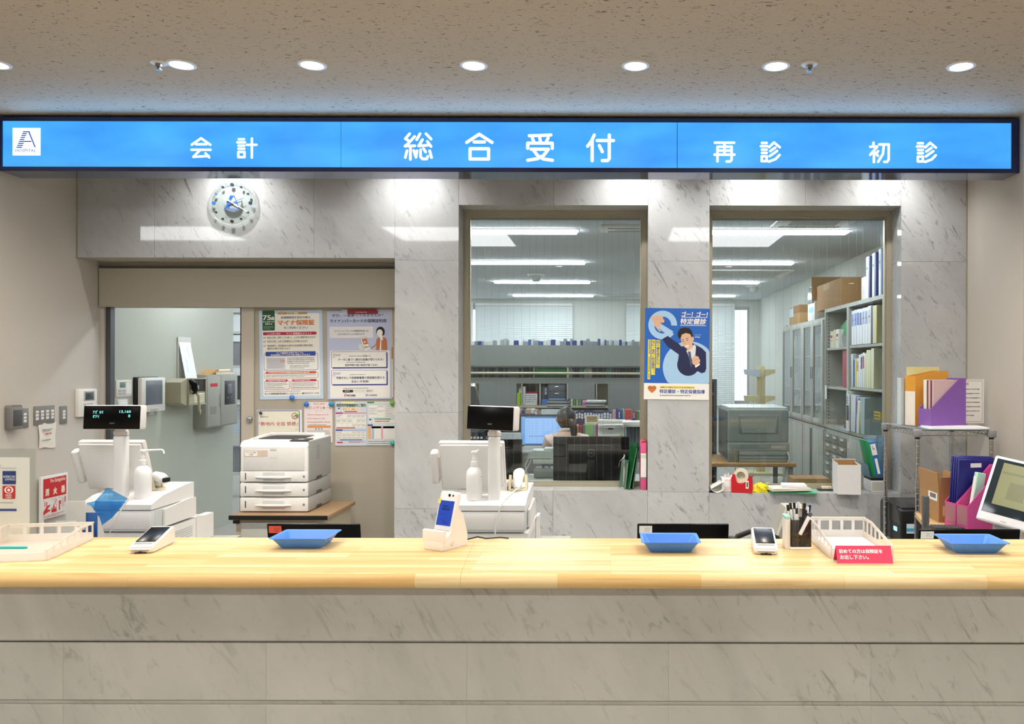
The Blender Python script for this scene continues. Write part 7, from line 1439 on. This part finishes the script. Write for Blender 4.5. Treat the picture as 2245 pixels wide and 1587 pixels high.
for i in range(3):
    b = MB(M(['7fa6d6', '5c6169', '6a6f76'][i], .25)); b.rbox(-.108, .108, 0, .012, .012+i*.088, .092+i*.088, .003); dr = b.build('drawer', t); b = MB(CHROME); b.tube([(-.03, -.004, .06+i*.088), (0, -.012, .066+i*.088), (.03, -.004, .06+i*.088)], .006, 8); b.build('pull', dr)
for (px, py, w_, lab, Y) in ((1226, 893, .24, 'dark stack of papers lying above the head of the clerk', 9.0), (1307, 899, .21, 'stack of dark papers topped by a white sheet right of the clerk', 9.0)):
    t = thing('paper_stack', lab, 'papers', (X(px, Y), Y-.22, 1.10), 0, None); r_ = random.Random(int(px))
    for i in range(8):
        b = MB([M('54565c', .6), M('8a8c92', .6), PAPERG, M('6d6a78', .6)][i % 4] if i < 7 else (PAPER if px > 1300 else M('3a3c42', .6))); b.at((r_.uniform(-.01, .01), 0, i*.009), rz=r_.uniform(-.12, .12)); b.box(-w_/2, w_/2, 0, .2, 0, .0085); b.build('paper', t)
# shelves glimpsed between the passage wall and the door
t = thing('steel_shelf', 'grey steel shelving glimpsed in the gap beside the sliding door', 'shelf rack', (-4.9, 9.3, 0)); b = MB(GREY)
for x in (-.6, 1.2): b.box(x-.02, x+.02, 0, .4, 0, 2.2)
b.build('upright', t)
for z in (.3, .75, 1.15, 1.55, 1.95, 2.2): b = MB(OFFW); b.box(-.6, 1.2, 0, .4, z-.03, z); b.build('board', t)
for z, c, lab in ((.301, '8f959a', 'bottom'), (.751, 'c9d6e4', 'second'), (1.151, '4a4c50', 'third'), (1.551, '8a8d90', 'fourth')): b = MB(M(c, .6)); b.rbox(-.5, 1.1, .05, .38, 0, .28, .006); solo('storage_box', b, 'long box on the %s board of the shelving in the door gap' % lab, 'box', (-4.9, 9.3, z))
# office chair for the clerk and the clerk herself
CXP, CYP = X(1243, 7.62), 7.62
t = thing('office_chair', 'grey office chair carrying the clerk', 'chair', (CXP, CYP, 0)); GC = M('5b6168', .7)
b = MB(GC); b.rbox(-.23, .23, -.22, .22, .40, .455, .03, 3); b.build('seat', t); b = MB(GC); b.rbox(-.21, .21, -.265, -.225, .50, .78, .03, 3); b.build('backrest', t); b = MB(BLACKM); b.tube([(0, 0, .08), (0, 0, .41)], .025, 12); b.tube([(0, -.1, .40), (0, -.28, .45), (0, -.27, .6)], .018, 8); b.build('column', t)
for i in range(5):
    a = 2*PI*i/5; b = MB(BLACKM); b.tube([(0, 0, .10), (.28*math.cos(a), .28*math.sin(a), .06)], [.025, .016], 8); b.lathe([(.025, -.012), (.025, .012)], 12, (.28*math.cos(a), .28*math.sin(a), .027), 'x'); b.build('leg', t)
def skin(name, pts, edges, mat, parent, sub=2, root=0):
    me = bpy.data.meshes.new(name); me.from_pydata([p_[:3] for p_ in pts], edges, []); o = bpy.data.objects.new(name, me); COL.objects.link(o)
    o.modifiers.new('skin', 'SKIN')
    for i, p_ in enumerate(pts):
        r = p_[3]; me.skin_vertices[0].data[i].radius = r if isinstance(r, tuple) else (r, r); me.skin_vertices[0].data[i].use_root = (i == root)
    s = o.modifiers.new('sub', 'SUBSURF'); s.levels = sub; s.render_levels = sub
    dg = bpy.context.evaluated_depsgraph_get(); me2 = bpy.data.meshes.new_from_object(o.evaluated_get(dg)); bpy.data.objects.remove(o)
    me2.name = name; me2.materials.clear(); me2.materials.append(mat)
    for f_ in me2.polygons: f_.use_smooth = True
    o = bpy.data.objects.new(name, me2); COL.objects.link(o); o.parent = parent; return o
per = thing('person', 'seated person with black ponytail and pale pink shirt, seen from behind at the office desk', 'person', (CXP, CYP, 0))
SKP = M('e2bba3', .55, var=.03)
body = [(0, -.02, .53, (.15, .12)), (0, -.02, .64, (.13, .10)), (0, .0, .78, (.14, .10)), (0, .03, .865, (.11, .075)), (0, .06, .925, .048), (-.01, .075, .975, .055), (-.01, .078, 1.04, (.076, .088)), (-.01, .078, 1.10, (.070, .080)), (-.01, .078, 1.135, (.04, .045)),
 (-.165, .03, .845, .052), (-.20, .09, .70, .042), (-.17, .22, .735, .034), (-.15, .285, .74, .026), (.165, .03, .845, .052), (.21, .09, .70, .042), (.17, .22, .735, .034), (.15, .285, .74, .026),
 (-.09, .08, .50, .085), (-.11, .36, .48, .066), (-.11, .38, .12, .045), (-.11, .44, .05, .036), (.09, .08, .50, .085), (.11, .36, .48, .066), (.11, .38, .12, .045), (.11, .44, .05, .036)]
ed = [(0,1),(1,2),(2,3),(3,4),(4,5),(5,6),(6,7),(7,8),(3,9),(9,10),(10,11),(11,12),(3,13),(13,14),(14,15),(15,16),(0,17),(17,18),(18,19),(19,20),(0,21),(21,22),(22,23),(23,24)]
for sx, wi in ((-1, 12), (1, 16)):     # five fingers at each wrist, curled over the keyboard
    n0 = len(body); bx, by, bz = body[wi][:3]; body += [(bx, by+.045, bz+.004, (.034, .014))]; ed += [(wi, n0)]
    for k in range(4):
        f0 = len(body); fx = bx+(k-1.5)*.018; L_ = (.062, .072, .070, .056)[k] if sx < 0 else (.056, .070, .072, .062)[k]
        body += [(fx, by+.085, bz+.010, .0085), (fx, by+.085+L_*.55, bz+.006, .008), (fx, by+.085+L_*.9, bz-.014, .007)]; ed += [(n0, f0), (f0, f0+1), (f0+1, f0+2)]
    f0 = len(body); body += [(bx-sx*.034, by+.05, bz+.0, .009), (bx-sx*.05, by+.085, bz-.008, .008)]; ed += [(n0, f0), (f0, f0+1)]
skin('body', body, ed, SKP, per)
SHT = M('ecd2c8', .75, var=.03)
sh = [(0, -.02, .50, (.165, .135)), (0, -.02, .64, (.150, .118)), (0, .0, .78, (.158, .116)), (0, .028, .868, (.125, .086)), (0, .048, .905, (.062, .056)), (-.170, .03, .848, .066), (-.205, .09, .70, .055), (-.175, .20, .735, .046), (.170, .03, .848, .066), (.215, .09, .70, .055), (.175, .20, .735, .046)]
skin('shirt', sh, [(0,1),(1,2),(2,3),(3,4),(3,5),(5,6),(6,7),(3,8),(8,9),(9,10)], SHT, per)
tr = [(0, .0, .50, (.16, .13)), (-.09, .08, .50, .098), (-.11, .36, .48, .078), (-.11, .38, .14, .056), (.09, .08, .50, .098), (.11, .36, .48, .078), (.11, .38, .14, .056)]
skin('trousers', tr, [(0,1),(1,2),(2,3),(0,4),(4,5),(5,6)], M('2e3038', .8), per)
HR = M('131216', .42, var=.15, scale=60)
b = MB(HR); n1, n2 = 26, 14; vs = []; 
for j in range(n2+1):
    th_ = PI*.92*j/n2
    for i in range(n1):
        a = 2*PI*i/n1; fr_ = max(0, math.sin(a)); zlow = math.cos(th_)
        r0 = .094 if fr_ < .2 else .094
        z_ = max(zlow, -.95+.0*fr_)
        if fr_ > .35 and zlow < .25: z_ = .25+.02*(zlow)       # open over the face (she faces +y)
        vs.append((-.01+.092*math.sin(th_)*math.cos(a)*(1.0), .068+.104*math.sin(th_)*math.sin(a), 1.052+.112*z_))
b.add(vs, [[j*n1+i, (j+1)*n1+i, (j+1)*n1+(i+1)%n1, j*n1+(i+1)%n1] for j in range(n2) for i in range(n1)], True); b.build('hair', per, sub=1)
b = MB(HR); b.tube([(.03, -.035, 1.035), (.055, -.075, 1.02), (.068, -.088, .975), (.072, -.085, .93), (.074, -.075, .885), (.072, -.07, .862)], [.02, .034, .040, .036, .026, .006], 14); b.build('ponytail', per, sub=1)
b = MB(BLACKM); b.lathe([(.022, -.008), (.027, 0), (.022, .008)], 14, (.040, -.048, 1.03), 'y'); b.build('hair_tie', per)
b = MB(SKP); b.tube([(-.098, .075, 1.055), (-.106, .068, 1.04), (-.100, .072, 1.012)], [.008, .010, .006], 10); b.tube([(.070, .075, 1.055), (.076, .068, 1.04), (.072, .072, 1.012)], [.007, .009, .005], 10); b.build('ears', per)
b = MB(SKP); b.tube([(-.01, .150, 1.055), (-.01, .178, 1.028), (-.01, .155, 1.018)], [.008, .014, .010], 10); b.build('nose', per)
b = MB(M('f0eeea', .6)); b.rbox(-.065, .045, .135, .172, .965, 1.025, .02, 3); b.tube([(-.06, .15, 1.005), (-.10, .075, 1.02)], .002, 6); b.build('face_mask', per)
b = MB(M('2e2320', .3)); 
for ex in (-.042, .022): b.lathe([(.0, -.004), (.006, -.002), (.006, .002), (0, .004)], 12, (ex, .155, 1.062), 'y')
b.build('eyes', per)
b = MB(BLACKM); b.tube([(-.055, .10, .905), (-.062, .045, .925), (-.03, .0, .935), (.02, -.01, .935), (.058, .045, .925), (.05, .10, .905)], .006, 8); b.build('lanyard', per)
b = MB(M('f3e6dc', .7)); b.tube([(-.06, .09, .918), (-.066, .05, .93), (-.035, .004, .945), (.0, -.008, .947), (.035, .004, .945), (.06, .05, .93), (.052, .09, .918)], .016, 10); b.build('collar', per)
